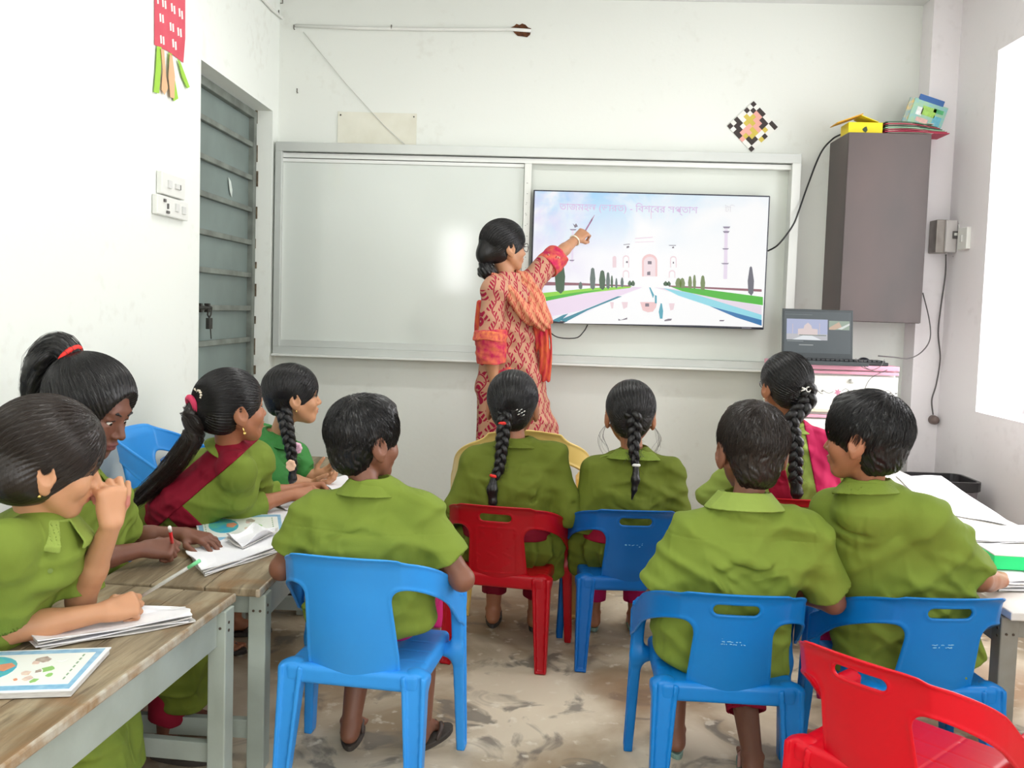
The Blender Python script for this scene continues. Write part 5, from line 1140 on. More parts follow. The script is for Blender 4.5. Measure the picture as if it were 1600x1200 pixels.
def seat_joints(px, py, rz, seat=.292, pel=None, spread=.075, knee_y=.27, fx=(0, 0), fyy=(0, 0), ky=None, fz=.046, asp=None):
    """pelvis, hips, knees and ankles of a child on a small chair at px,py facing rz (0 = +y, positive to the right)"""
    R = rows(rz); g = lambda x, y, z: v3(px, py, 0)+R[0]*x+R[1]*y+v3(0, 0, z); J = {}
    J['pelvis'] = g(0, .005, seat+.085)
    for sd, x, f, yy in (('L', -1, fx[0], fyy[0]), ('R', 1, fx[1], fyy[1])):
        J['h'+sd] = g(x*.062, .015, seat+.066); J['k'+sd] = g(x*spread, knee_y-.03, seat+.060); J['a'+sd] = g(x*(asp or spread)+f, knee_y-.05+yy, fz+.012); J['fy'+sd] = rz+x*.12
    return J
def sleeve_end(outer, inner, F_, ax, deep=.035):
    f = F_.astype(np.float32); a = ax.astype(np.float32)
    def g(p):
        t = (p-f)@a; return np.maximum(np.maximum(outer(p), t), -np.maximum(inner(p), -deep-t))
    return g
def shirt(pr, J, lat, m, sleeve=.62, w=1.0, hem=None, hemw=.155, sc=1.0, amp=.004, seed=0, chestw=.148, cuff=.052, cuff0=.056, neck_r=.048, yoke=None, extra=None, name='shirt', depth=1.0, frame_R=None, collar=True, long=False, flat=0, vox=None, sleeve_names=None, waistw=.138, k=.022, shw=.126, dia=1.0, cdep=.09):
    S = Solid(); N_, C_, P_ = v3(J['neck']), v3(J['chest']), v3(J['pelvis']); hem = v3(hem) if hem is not None else P_+v3(0, 0, -.05); mid = (v3(J['sL'])+v3(J['sR']))/2
    wst = C_*.35+P_*.65
    S.u(loft([hem, wst, C_, mid-(mid-C_)*.25, mid+(N_-mid)*.35], np.array([hemw, waistw, chestw, chestw*.95, shw*.86])*w, np.array([.108, .098, .100, .088, .062])*depth*w, lat, pw=2.3, cap=.028, axis=N_-P_), .03)
    for sd in 'LR':
        S_, E_, W_ = v3(J['s'+sd]), v3(J['e'+sd]), v3(J['w'+sd]); S.u(cone(N_+v3(0, 0, -.022), S_+v3(0, 0, .004), .050*sc, .048*sc), .03)
    for sd in 'LR':
        S_, E_, W_ = v3(J['s'+sd]), v3(J['e'+sd]), v3(J['w'+sd])
        if long: # sleeve to mid forearm
            F_ = E_+(W_-E_)*sleeve; ax = nrm(W_-E_); S.u(cone(S_, E_, .052*sc, .044*sc), k)
            S.u(sleeve_end(cone(E_, F_+ax*.03, .043*sc, cuff*.74*sc), cone(E_, F_+ax*.05, .030*sc, cuff*.60*sc), F_, ax), .02)
        else:
            F_ = S_+(E_-S_)*sleeve; ax = nrm(E_-S_)
            S.u(sleeve_end(cone(S_-ax*.005, F_+ax*.03, cuff0*sc, cuff*sc), cone(S_, F_+ax*.05, cuff*.70*sc, cuff*.90*sc), F_, ax), k)
    S.u(cone(N_+v3(0, 0, -.055), N_+v3(0, 0, -.006), .070*sc, neck_r+.001), .03)
    if extra:
        for f, kk in extra: S.u(f, kk)
    R = frame_R if frame_R is not None else rows(0)
    S.disp(folds(C_, R, amp, 1.0, seed, dia))
    for sd in 'LR':
        S_ = v3(J['s'+sd]); inn = nrm(mid-S_); rs_ = random.Random(seed*7+(sd == 'L')); bk = nrm(np.cross(inn, (0, 0, 1))); bk = bk if bk.dot(v3(pr.back)) > 0 else -bk; A_ = S_+inn*.03+v3(0, 0, -.06)+bk*.085
        for q_ in range(6):
            el = rs_.uniform(-1.25, .35); ln = rs_.uniform(.07, .15); st = A_+inn*rs_.uniform(-.02, .03)+v3(0, 0, rs_.uniform(-.05, .03)); S.disp(groove(st, st+inn*math.cos(el)*ln+v3(0, 0, math.sin(el)*ln), rs_.uniform(.006, .013), rs_.uniform(.005, .009)*amp/.004))
        E2 = v3(J['e'+sd])
        for q_ in range(4 if long else 0):
            st = E2+bk*.035+v3(rs_.uniform(-.02, .02), 0, rs_.uniform(-.02, .03)); S.disp(groove(st-inn*.03, st+inn*.03+v3(0, 0, rs_.uniform(-.04, .04)), .006, .004))
        S.disp(groove(S_+inn*.018+v3(0, 0, .03), S_+inn*.030+v3(0, 0, -.10), .006, .005*(1 if amp else 0)))
    if yoke is not None: S.disp(lambda p, z=yoke: (.0016*np.exp(-((p[..., 2]-z-.02*np.abs(p[..., 0]-C_[0]))/.0016)**2)).astype(np.float32))
    S.sub(cone(N_+v3(0, 0, -.005), N_+v3(0, 0, .09), neck_r*.80, neck_r), .004); pr.last_shirt = S
    # flat hem
    hd = nrm(P_-N_) ; S.cut(plane(hem, nrm(hem-C_)), .004)
    o = pr.part(S, name, m, vox=vox); return o
def collar(pr, J, m, r=.050, h=.026, flare=.012, up=None, tilt=None, gapdir=None, th=.0028, parent=None, c=None, ellip=(1, .92)):
    """fold-over shirt collar round the neck"""
    N_ = v3(J['neck']) if c is None else v3(c); ax = nrm(up if up is not None else v3(pr.head[0])-v3(J['neck'])*1.0); g = nrm(gapdir if gapdir is not None else (0, 1, 0)); g = nrm(g-ax*ax.dot(g)); s_ = np.cross(ax, g)
    N_ = N_+ax*.004; r = r+.006; flare = flare+.006
    def f(p):
        q = p-N_.astype(np.float32); z = q@ax; a = (q@s_)/ellip[0]; b = (q@g)/ellip[1]; rr = np.sqrt(a*a+b*b)+1e-9; ang = np.arctan2(a, b)
        dropf = h*(1+.35*np.exp(-(ang/.7)**2)); t = np.clip((h-z)/h, 0, 1.4); prof = r+flare*t; d = np.abs(rr-prof)-th; top = z-h*1.02; bot = (h-dropf*1.5)-z
        d = np.maximum(d, np.maximum(top, bot)); gap = (.010+.012*t)-np.abs(a); gap = np.where(b > 0, gap, -1); return np.maximum(d, gap)
    S = Solid().u(f, .001).u(lambda p: np.maximum(np.abs(np.sqrt(((p-N_.astype(np.float32))@s_/ellip[0])**2+((p-N_.astype(np.float32))@g/ellip[1])**2)-(r-.001))-th*.8, np.maximum(((p-N_.astype(np.float32))@ax)-h, -.01-((p-N_.astype(np.float32))@ax))), .002)
    return pr.part(S, 'collar', m, vox=.0024, parent=parent)
def ribbon(pr, pts, nrmls, w, th, name, m, parent=None, sub=1):
    """cloth band through points with given outward normals"""
    pts = catmull([v3(p) for p in pts], 6); nr = catmull([v3(q) for q in nrmls], 6); k = len(pts); T = np.gradient(pts, axis=0); ws = np.interp(np.linspace(0, 1, k), np.linspace(0, 1, len(w)), w) if hasattr(w, '__len__') else np.full(k, w); V = []
    for i in range(k):
        t = nrm(T[i]); n = nrm(nr[i]-t*t.dot(nr[i])); s_ = np.cross(t, n)
        for a, b in ((-1, 0), (-.5, 1), (0, .75), (.5, 1), (1, 0)): V.append(pts[i]+s_*a*ws[i]/2+n*th*b*.6-pr.base)
        for a in (1, -1): V.append(pts[i]+s_*a*ws[i]/2-n*th-pr.base)
    F = [];  n_ = 7
    for i in range(k-1):
        for j in range(n_): F.append((i*n_+j, i*n_+(j+1) % n_, (i+1)*n_+(j+1) % n_, (i+1)*n_+j))
    F += [tuple(range(n_))[::-1], tuple((k-1)*n_+j for j in range(n_))]
    return MB().add(V, F).build(name, m, parent or pr.e, smooth=True, sub=sub)
def trousers(pr, J, m, r0=.068, r1=.052, r2=.045, end=.82, amp=.003, seed=1, sc=1.0, name='trousers'):
    S = Solid(); P_ = v3(J['pelvis']); S.u(ell(P_-v3(0, -.012, .020), (.098*sc, .070*sc, .062*sc)))
    for sd in 'LR':
        H_, K_, A_ = v3(J['h'+sd]), v3(J['k'+sd]), v3(J['a'+sd]); F_ = K_+(A_-K_)*end; ax = nrm(A_-K_)
        S.u(cone(H_, K_, r0*sc, r1*sc), .02).u(cone(K_, F_+ax*.01, r1*sc, r2*sc), .01); S.cut(lambda p, f=F_.astype(np.float32), a=ax.astype(np.float32): np.where(np.sqrt(((p-f)**2).sum(-1)) < .075, (p-f)@a, -1), .003); S.sub(cone(F_-ax*.03, F_+ax*.04, (r2-.008)*sc, (r2-.004)*sc), .003)
    S.disp(folds(P_, rows(0), amp, 1.4, seed)); return pr.part(S, name, m)
DK_SOLE = mat('sandal_sole_dark', srgb(62, 56, 50), .7, bump=.2); DK_STRAP = mat('sandal_strap', srgb(74, 62, 56), .5); GR_SOLE = mat('sandal_sole_green', srgb(120, 150, 138), .6); GR_STRAP = mat('sandal_strap_pink', srgb(198, 150, 140), .5)

def sash(pr, a, b, w, name, m, off=.0045, limits=(), vox=.0032, grow=0):
    """a cloth band lying on the shirt: the shirt surface, slightly raised, between two planes"""
    a = v3(a); b = v3(b); c = v3(0, 0, CAMZ); n = nrm(np.cross(a-c, b-c)).astype(np.float32); S = Solid(); S.items = list(pr.last_shirt.items); S.items.insert(len(S.items), ('d', lambda p: np.full(p.shape[:-1], -off, np.float32), 0))
    a32 = a.astype(np.float32); S.disp(lambda p: (.0010*np.sin(((p-a32)@n)*170+2.8*np.sin(p[..., 2]*23)+2*np.sin(p[..., 0]*15))).astype(np.float32)); S.cut(lambda p: np.abs((p-a32)@n)-w/2, .003)
    for pt, nn in limits: S.cut(plane(pt, nn), .003)
    return pr.part(S, name, m, vox=vox)
# ---------------------------------------------------------------- boys of the near row
def boy(base, label, hc, hR, hs, neck, sh, el, wr, sj, skinm, shirtm, chest=None, seed=0, lat=(1, 0, 0), hands=None, box=None, rz=0, **k):
    pr = Person(base, label, 'person'); pr.box = box or (v3(base)+v3(-.42, -.32, -.02), v3(base)+v3(.42, .55, 1.05)); pr.neckcut = None
    J = dict(sj); J.update(neck=v3(neck), sL=v3(sh[0]), sR=v3(sh[1]), eL=v3(el[0]), eR=v3(el[1]), wL=v3(wr[0]), wR=v3(wr[1])); J['chest'] = v3(chest) if chest is not None else J['neck']*.55+J['pelvis']*.45+v3(0, -.015, 0)
    pr.set_head(hc, hR, hs); pr.core(J); hands = hands or [None, None]; pr.arms(J, L=hands[0], Rr=hands[1]); pr.legs(J)
    pr.J = J; pr.part(pr.B, 'body', skinm, lip=True); return pr, J
# boy on the left
sj = seat_joints(-.405, 2.10, .10, .315, fx=(0, .03), fyy=(-.12, -.10))
hc = P(571, 690, Y=2.15); nk = P(578, 765, Y=2.11)
pr, J = boy((-.405, 2.10, 0), 'boy with short black hair in the light blue chair, left in the near row', hc, rows(42*D2, -.03, .0), .92, nk,
    [P(484, 812, Y=2.11), P(657, 806, Y=2.09)], [P(440, 888, Y=2.10), P(722, 905, Y=2.06)], [(-.52, 2.29, .45), (-.29, 2.27, .47)], sj, SK_BOY, CG, rz=.1)
pr.hair('boy', n=3000, seed=1, nape=-.092, vol=1.03)
sh = shirt(pr, J, (1, -.1, 0), CG, sleeve=.70, hem=J['pelvis']+v3(.012, 0, -.055), hemw=.158, seed=2, amp=.0045, yoke=J['neck'][2]-.085, cuff=.052, cuff0=.052, neck_r=.050, waistw=.150, chestw=.152)
collar(pr, J, CG, r=.049, h=.020, c=J['neck']+v3(0, 0, -.006), up=(0, .1, 1), gapdir=(.3, 1, 0))
trousers(pr, J, CPK, end=.30)
for sd in 'LR': sandal(pr.e, pr.base, J['a'+sd], J['fy'+sd]+(.25 if sd == 'R' else -.1), DK_SOLE, DK_STRAP, .9)
# boy in the middle
sj = seat_joints(.432, 2.11, 0, .292, fyy=(-.08, -.20), fx=(0, .02))
hc = P(1174, 705, Y=2.10); nk = P(1163, 786, Y=2.07)
pr, J = boy((.432, 2.11, 0), 'boy with short-cropped black hair in the middle blue chair of the near row', hc, rows(-4*D2, -.10, .0), .95, nk,
    [P(1081, 838, Y=2.07), P(1256, 836, Y=2.07)], [P(1026, 935, Y=2.09), P(1302, 940, Y=2.09)], [(.33, 2.29, .44), (.55, 2.28, .45)], sj, SK_BOY, CG)
pr.hair('boy', m=HMB, strands=HSTB, n=3200, seed=2, nape=-.094, vol=1.0)
sh = shirt(pr, J, (1, 0, 0), CG, sleeve=.84, hem=J['pelvis']+v3(0, 0, -.085), hemw=.166, seed=5, amp=.0045, yoke=J['neck'][2]-.075, cuff=.058, cuff0=.053, neck_r=.052, waistw=.158, chestw=.155)
collar(pr, J, CGL, r=.052, h=.026, c=J['neck']+v3(0, 0, -.004), up=(0, .12, 1), gapdir=(0, 1, 0), flare=.016)
trousers(pr, J, CM, end=.72, r2=.050)
for sd in 'LR': sandal(pr.e, pr.base, J['a'+sd], J['fy'+sd], GR_SOLE, GR_STRAP, .9)
# boy on the right, turned to the left
sj = seat_joints(.885, 2.15, -.25, .292, fyy=(-.08, -.1))
hc = P(1350, 688, Y=2.08); nk = P(1356, 762, Y=2.08)
pr, J = boy((.885, 2.15, 0), 'boy with thick straight black hair looking left, in the right blue chair by the table', hc, rows(-50*D2, -.02, .05), .90, nk,
    [P(1300, 800, Y=2.18), P(1446, 812, Y=2.03)], [P(1284, 880, Y=2.27), P(1530, 905, Y=2.09)], [(.82, 2.38, .46), (1.15, 2.26, .478)], sj, SK_MID, CG, chest=P(1402, 877, Y=2.125),
    hands=[None, dict(curl=(15, 20, 12), fwd=(.3, 1, 0), dorsal=(0, 0, 1))])
pr.hair('boy', n=3600, seed=3, nape=-.090, vol=1.06, fringe=.012)
sh = shirt(pr, J, (1, -.35, 0), CG, sleeve=.80, hem=J['pelvis']+v3(.0, -.006, -.085), hemw=.170, seed=9, amp=.005, yoke=None, cuff=.052, cuff0=.053, neck_r=.052, waistw=.160, chestw=.160, dia=1.8)
collar(pr, J, CG, r=.050, h=.016, c=J['neck']+v3(0, 0, -.006), up=(-.05, .12, 1), gapdir=(-.7, .7, 0))
trousers(pr, J, CPK, r0=.050, r1=.050, end=.72)
for sd in 'LR': sandal(pr.e, pr.base, J['a'+sd], J['fy'+sd], DK_SOLE, DK_STRAP, .9)

# ---------------------------------------------------------------- girls of the second row
def belt_and_skirt(pr, J, m, mb_, seed, wz=.0, lat=(1, 0, 0), side=.17, hemdrop=.10, front=.26, belt=True, rz=0):
    P_ = v3(J['pelvis']); R = rows(rz); S = Solid(); g = lambda x, y, z: P_+R[0]*x+R[1]*y+v3(0, 0, z)
    S.u(ell(g(0, .02, -.01), (side, .13, .085), R)); S.u(ell(g(0, .0, .03), (.118, .095, .05), R), .03)
    for sd, x in (('L', -1), ('R', 1)):
        S.u(cone(J['h'+sd], J['k'+sd], .085, .070), .03); S.u(cone(g(x*.13, .02, -.02), g(x*.15, .06, -hemdrop), .06, .045), .04); S.u(cone(J['k'+sd], v3(J['k'+sd])+v3(0, .015, -.12), .066, .070), .02)
    rs = np.random.RandomState(seed); ph = rs.uniform(0, 6, 4); c = P_.astype(np.float32)
    def dsp(p):
        q = (p-c)@R.T.astype(np.float32); a = np.arctan2(q[..., 0], q[..., 1]); return -.006*np.sin(a*17+2.5*np.sin(q[..., 2]*18+ph[0])+ph[1])*np.clip((.06-q[..., 2])/.08, 0, 1)
    S.disp(lambda p: dsp(p).astype(np.float32)); S.disp(folds(P_, R, .004, 1.2, seed)); S.sub(rbox(g(0, .05, -.36), (.4, .5, .2), .01), .01)
    o = pr.part(S, 'skirt', m)
    if belt:
        B = Solid().u(loft([g(0, .0, .010), g(0, .0, .058)], [.146, .142], [.116, .112], R[0], cap=.006), .01); B.disp(folds(P_, R, .0015, 1.5, seed+1)); pr.part(B, 'belt', mb_, vox=.003)
    return o
def girl(base, label, hc, hR, hs, neck, sh, el, wr, sj, skinm, hands=None, box=None, chest=None):
    return boy(base, label, hc, hR, hs, neck, sh, el, wr, sj, skinm, None, hands=hands, box=box, chest=chest)
def epaulette(pr, a, b, m, w=.022):
    return ribbon(pr, [a, (v3(a)+v3(b))/2+v3(0, 0, .002), b], [(0, 0, 1)]*3, w, .0025, 'shoulder_strap', m)
# girl A
sj = seat_joints(-.115, 2.885, .12, .292)
hc = P(801, 636, Y=2.93); nk = P(806, 695, Y=2.89)
pr, J = girl((-.115, 2.885, 0), 'girl with one braid tied by two red bands, in the dark red chair', hc, rows(2*D2, -.03, 0), 1.0, nk,
    [P(745, 722, Y=2.89), P(862, 718, Y=2.88)], [P(715, 795, Y=2.86), P(888, 800, Y=2.86)], [(-.20, 3.06, .43), (.0, 3.06, .44)], sj, SK_MID)
pr.hair('girl', n=2400, seed=11, tie=(.0, -.10, -.022), nape=-.094)
lt = P(787, 664, Y=2.82)
pr.braid([pr.h2w((-.016, -.098, -.012)), P(787, 668, Y=2.812), P(784, 700, Y=2.79), P(780, 732, Y=2.775), P(772, 745, Y=2.77)], .017, 2.6, .35, tail=([P(772, 745, Y=2.77), P(769, 765, Y=2.765), P(770, 785, Y=2.762), P(771, 796, Y=2.762)], [.009, .0165, .012, .002]))
pr.band(P(787, 662, Y=2.815), (0, .2, 1), .0135, .0055, BND); pr.band(P(772, 744, Y=2.77), (.2, .2, 1), .010, .005, BND)
mb = MB()
for dx_, dz_ in ((-.012, .006), (-.004, .001), (.004, -.003), (.010, -.010), (.002, .007), (-.006, -.008), (.012, .002)): mb.tube([pr.h2w((.030+dx_, -.106, -.008+dz_))-pr.base, pr.h2w((.036+dx_, -.108, -.004+dz_))-pr.base], .0018, 6)
mb.build('hair_clip', SLV, pr.e, smooth=True)
shirt(pr, J, (1, -.05, 0), CGD, long=True, sleeve=.55, seed=12, amp=.0035, cuff=.05, neck_r=.046, hemw=.138, waistw=.134, chestw=.140, hem=J['pelvis']+v3(0, 0, .035), shw=.12)
collar(pr, J, CGD, r=.045, h=.016, c=J['neck']+v3(0, 0, -.004), up=(0, .1, 1))
belt_and_skirt(pr, J, CGD, CMD, 13); trousers(pr, J, CMD, end=.8)
for sd in 'LR': sandal(pr.e, pr.base, J['a'+sd], J['fy'+sd], DK_SOLE, DK_STRAP, .85)
# girl B
sj = seat_joints(.275, 2.905, -.05, .292)
hc = P(985, 650, Y=2.93); nk = P(990, 712, Y=2.89)
pr, J = girl((.275, 2.905, 0), 'girl with a loose centre braid and white hair band, in the deep blue chair', hc, rows(3*D2, -.08, 0), .95, nk,
    [P(932, 738, Y=2.89), P(1044, 742, Y=2.88)], [P(914, 815, Y=2.87), P(1060, 815, Y=2.87)], [(.19, 3.07, .44), (.38, 3.07, .44)], sj, SK_MID)
pr.hair('girl', n=2600, seed=14, tie=(.010, -.095, -.040), nape=-.092, vol=1.02)
pr.braid([pr.h2w((.004, -.100, .015)), pr.h2w((.010, -.101, -.040)), P(990, 700, Y=2.80), P(993, 726, Y=2.785)], .020, 1.8, .55, tail=([P(994, 726, Y=2.785), P(993, 750, Y=2.775), P(991, 765, Y=2.772), P(987, 782, Y=2.77)], [.0085, .0125, .008, .0015]))
pr.band(P(994, 727, Y=2.785), (0, .2, 1), .009, .005, BNW)
rs = random.Random(4)
pr.wisps([[(x*.080, -.01, -.03), (x*(.088+rs.uniform(0, .02)), -.02, -.07), (x*(.08+rs.uniform(-.01, .03)), -.03, -.11), (x*(.07+rs.uniform(-.02, .02)), -.05, -.14)] for x in (-1, 1) for _ in range(9)], .0004)
shirt(pr, J, (1, 0, 0), CGD, long=True, sleeve=.55, seed=15, amp=.0035, cuff=.05, neck_r=.046, hemw=.132, waistw=.126, chestw=.132, hem=J['pelvis']+v3(0, 0, .035), shw=.115)
collar(pr, J, CG, r=.047, h=.020, c=J['neck']+v3(0, 0, -.004), up=(0, .1, 1), flare=.022)
N_ = J['neck']
for x, sd in ((-1, 'L'), (1, 'R')): epaulette(pr, N_+v3(x*.058, -.012, .008), J['s'+sd]+v3(x*.012, -.012, .046), CG)
belt_and_skirt(pr, J, CGD, CM, 16, side=.175, hemdrop=.10); trousers(pr, J, CPK, end=.85)
for sd in 'LR': sandal(pr.e, pr.base, J['a'+sd], J['fy'+sd], GR_SOLE, GR_STRAP, .85)
# girl C with the pink scarf
sj = seat_joints(.865, 3.20, -.05, .292)
hc = P(1226, 604, Y=3.10); nk = P(1236, 672, Y=3.13)
pr, J = girl((.865, 3.20, 0), 'girl with pink scarf and glasses, long braid with white clip, in the far red chair', hc, rows(-16*D2, .02, 0), .94, nk,
    [P(1172, 715, Y=3.16), P(1294, 700, Y=3.14)], [P(1108, 778, Y=3.22), P(1330, 778, Y=3.20)], [(.70, 3.40, .48), (1.15, 3.30, .479)], sj, SK_MID, chest=P(1240, 760, Y=3.16))
pr.hair('girl', n=2600, seed=17, tie=(.030, -.092, -.030), nape=-.092, vol=1.05)
pr.braid([pr.h2w((.024, -.102, .020)), pr.h2w((.030, -.104, -.040)), P(1236, 660, Y=2.99), P(1243, 690, Y=2.99), P(1243, 725, Y=3.0), P(1243, 755, Y=3.01)], .021, 3.6, .25, tail=([P(1243, 750, Y=3.01), P(1245, 770, Y=3.012), P(1243, 785, Y=3.015)], [.018, .019, .004]))
mb = MB(); 
for i in range(8):
    a = i*PI/4; mb.tube([pr.h2w((.020+.009*math.cos(a), -.1235, .004+.009*math.sin(a)))-pr.base, pr.h2w((.020+.009*math.cos(a+.8), -.1235, .004+.009*math.sin(a+.8)))-pr.base], .0026, 6)
mb.tube([pr.h2w((-.006, -.1225, .010))-pr.base, pr.h2w((.012, -.1235, .004))-pr.base], .003, 6).tube([pr.h2w((-.008, -.1225, -.002))-pr.base, pr.h2w((.008, -.123, .004))-pr.base], .0025, 6)
mb.build('hair_clip', SLV, pr.e, smooth=True)
MGL = mat('glasses_frame', srgb(120, 120, 128), .3, .6, metal=.6)
def glasses(pr, m=MGL, r=.019):
    mb = MB()
    for x in (-1, 1):
        pts = [pr.h2w((x*.031+r*math.cos(a), .096-.006*abs(math.cos(a)), .001+r*.85*math.sin(a)))-pr.base for a in np.linspace(0, 2*PI, 21)]; mb.tube(pts, .0018, 6)
        mb.tube([pr.h2w((x*.050, .090, .004))-pr.base, pr.h2w((x*.070, .060, .006))-pr.base, pr.h2w((x*.080, .0, .006))-pr.base, pr.h2w((x*.080, -.02, -.004))-pr.base], .0012, 6)
    mb.tube([pr.h2w((-.012, .097, .004))-pr.base, pr.h2w((.012, .097, .004))-pr.base], .0012, 6)
    return mb.build('glasses', m, pr.e, smooth=True)
glasses(pr)
for x in (-1,): MB().tube([pr.h2w((x*.082, -.004, -.042))-pr.base, pr.h2w((x*.083, -.004, -.048))-pr.base], .003, 8).build('earring', PRL, pr.e, smooth=True)
shirt(pr, J, (1, 0, 0), CGL, long=True, sleeve=.55, seed=18, amp=.0035, cuff=.05, neck_r=.046, hemw=.142, waistw=.138, chestw=.140, hem=J['pelvis']+v3(0, 0, .035))
collar(pr, J, CGL, r=.046, h=.024, c=J['neck']+v3(0, 0, -.002), up=(0, .05, 1), flare=.006)
CPS = cloth('hot_pink_cotton', srgb(178, 26, 78))
sash(pr, P(1277, 665, Y=3.06), P(1302, 800, Y=3.03), .085, 'scarf', CPS); sash(pr, P(1200, 690, Y=3.06), P(1226, 800, Y=3.03), .070, 'scarf', CM)
belt_and_skirt(pr, J, CGD, CM, 19); trousers(pr, J, CPK, end=.85)
for sd in 'LR': sandal(pr.e, pr.base, J['a'+sd], J['fy'+sd], GR_SOLE, GR_STRAP, .85)
# ---------------------------------------------------------------- girls along the left desks, facing right
def side_skirt(pr, J, m, rz, low=.12, seed=0, hang=.13):
    P_ = v3(J['pelvis']); R = rows(rz); S = Solid(); S.u(ell(P_-v3(0, 0, .02), (.15, .13, .09), R)); K = (v3(J['kL'])+v3(J['kR']))/2
    for sd in 'LR': S.u(cone(J['h'+sd], J['k'+sd], .082, .066), .03); S.u(cone(J['k'+sd], (v3(J['k'+sd])+v3(J['a'+sd]))/2+v3(0, 0, .04), .066, .076), .03)
    S.u(loft([v3(K[0], K[1], low)+R[1]*.03, v3(K[0], K[1], (low+K[2])/2)+R[1]*.02, K], [hang*1.05, hang, hang*.8], [.055, .05, .05], R[0], cap=.015, axis=(0, 0, 1)), .03)
    c = K.astype(np.float32); S.disp(folds(K, R, .006, .8, seed)); S.disp(lambda p: (-.004*np.sin(((p-c)@R[0].astype(np.float32))*55+2*np.sin(p[..., 2]*14))*np.clip((K[2]-.02-p[..., 2])/.1, 0, 1)).astype(np.float32))
    return pr.part(S, 'skirt', m)
def bundle(pr, name, pts, rr, m, seed, n=9, wave=.006, strands=260, sm=None):
    """a tail of hair: wavy locks side by side along a path, with fine strands over them"""
    C = catmull([v3(p) for p in pts], 5); k = len(C); t = np.linspace(0, 1, k); R_ = np.interp(t, np.linspace(0, 1, len(rr)), rr); T = np.gradient(C, axis=0); T /= np.linalg.norm(T, axis=1, keepdims=True)
    A = np.cross(T, (.2, .1, 1)); A /= np.linalg.norm(A, axis=1, keepdims=True); B = np.cross(T, A); rs = np.random.RandomState(seed); S = Solid()
    for i in range(n):
        a = 2*PI*i/n+rs.uniform(-.2, .2); ro = .62 if i else 0; ph = rs.uniform(0, 6); L_ = rs.uniform(.86, 1) if i else 1; tw = a+.7*np.sin(t*3+ph)
        Pc = C+(A*np.cos(tw)[:, None]+B*np.sin(tw)[:, None])*(R_*ro)[:, None]+A*(wave*np.sin(ph+t*rs.uniform(9, 15)))[:, None]*t[:, None]; kk = int(k*L_)
        for j in range(kk-1): e = 1-.75*max(0, (j/kk-.7)/.3); S.u(cone(Pc[j], Pc[j+1], R_[j]*.42*e, R_[j+1]*.42*e), .0035)
    o = pr.part(S, name, m, vox=.0026); st = []
    for i in range(strands):
        L_ = min(k-1, 14); j = rs.randint(0, max(1, k-L_)); sl = slice(j, j+L_); a = rs.uniform(0, 6.28); ph = rs.uniform(0, 6); ro = rs.uniform(.75, 1.12); tt = np.linspace(0, 1, L_)
        st.append(C[sl]+(A[sl]*math.cos(a)+B[sl]*math.sin(a))*(R_[sl]*ro)[:, None]+A[sl]*(wave*.8*np.sin(ph+tt*6))[:, None])
    V, Q = strand_mesh(np.stack(st)-pr.base, .00055); tag(link('loose_hair', np_mesh('w', V, Q), sm or HST, o), kind='stuff'); return o
# nearest girl, chin on her hand
rz = 82*D2
sj = seat_joints(-1.13, 1.66, rz, .292, knee_y=.285, fyy=(-.05, -.1)); hc = P(76, 722, Y=1.64); nk = P(66, 818, Y=1.655)
Jw = [P(174, 818, Y=1.69), (-.870, 1.725, .490)]
pr, J = boy((-1.13, 1.66, 0), 'girl resting her cheek on her hand, holding a pen, nearest at the left desk', hc, rows(54*D2, -.24, .10), .98, nk,
    [P(118, 872, Y=1.77), P(6, 862, Y=1.53)], [P(126, 940, Y=1.765), (-1.015, 1.615, .482)], Jw, sj, SK_TAN, None,
    box=((-1.47, 1.25, -.02), (-.55, 2.1, 1.05)), chest=(-1.03, 1.66, .585),
    hands=[dict(fwd=(-.03, .06, 1), dorsal=(.80, -.55, .0), curls=[(40, 70, 35), (55, 75, 40), (65, 80, 40), (72, 80, 40)], thumb=(.3, .1), s=.92),
           dict(fwd=(.72, .62, .10), dorsal=(.25, -.60, .75), curls=[(45, 60, 25), (50, 65, 30), (65, 70, 35), (75, 70, 35)], thumb=(.35, .35), s=.86)])
pr.eyes((.3, -.3)); pr.back = (0, -1, 0)
pr.hair('girl', m=HMB, strands=HSTB, n=4200, seed=31, tie=(-.02, -.105, -.070), nape=-.095, vol=1.06, fringe=-.010, xtra=[(xf(ell((-.0, -.04, -.03), (.086, .075, .055)), hc, rows(54*D2, -.24, .10), .98), .03)])
a, b, c_, d = pr.h2w((-.01, -.100, -.055)), pr.h2w((-.01, -.135, -.085)), pr.h2w((-.01, -.150, -.15)), pr.h2w((-.01, -.145, -.23)); bundle(pr, 'ponytail', [a, b, c_, d], [.020, .026, .026, .010], HMB, 32, sm=HSTB)
pr.band(pr.h2w((-.01, -.118, -.068)), b-a, .024, .006, BNW)
MB().tube([pr.h2w((.084, -.012, -.044))-pr.base, pr.h2w((.087, -.012, -.047))-pr.base], .003, 8).build('earring', GLD, pr.e, smooth=True)
shirt(pr, J, (0, -1, 0), CG, sleeve=.80, seed=33, amp=.004, cuff=.052, cuff0=.047, neck_r=.046, hemw=.125, waistw=.115, chestw=.115, shw=.10, hem=J['pelvis']+v3(0, 0, .02), frame_R=rows(rz), depth=.95)
collar(pr, J, CGL, r=.047, h=.026, c=J['neck']+v3(0, 0, -.004), up=(.25, .0, 1), gapdir=(1, -.35, 0), flare=.024)
N_ = J['neck']
ribbon(pr, [N_+v3(-.005, -.045, .012), N_+v3(-.01, -.085, .004), N_+v3(-.015, -.125, -.020)], [(0, -.2, 1)]*3, .026, .003, 'shoulder_strap', CGL)
mb = MB()
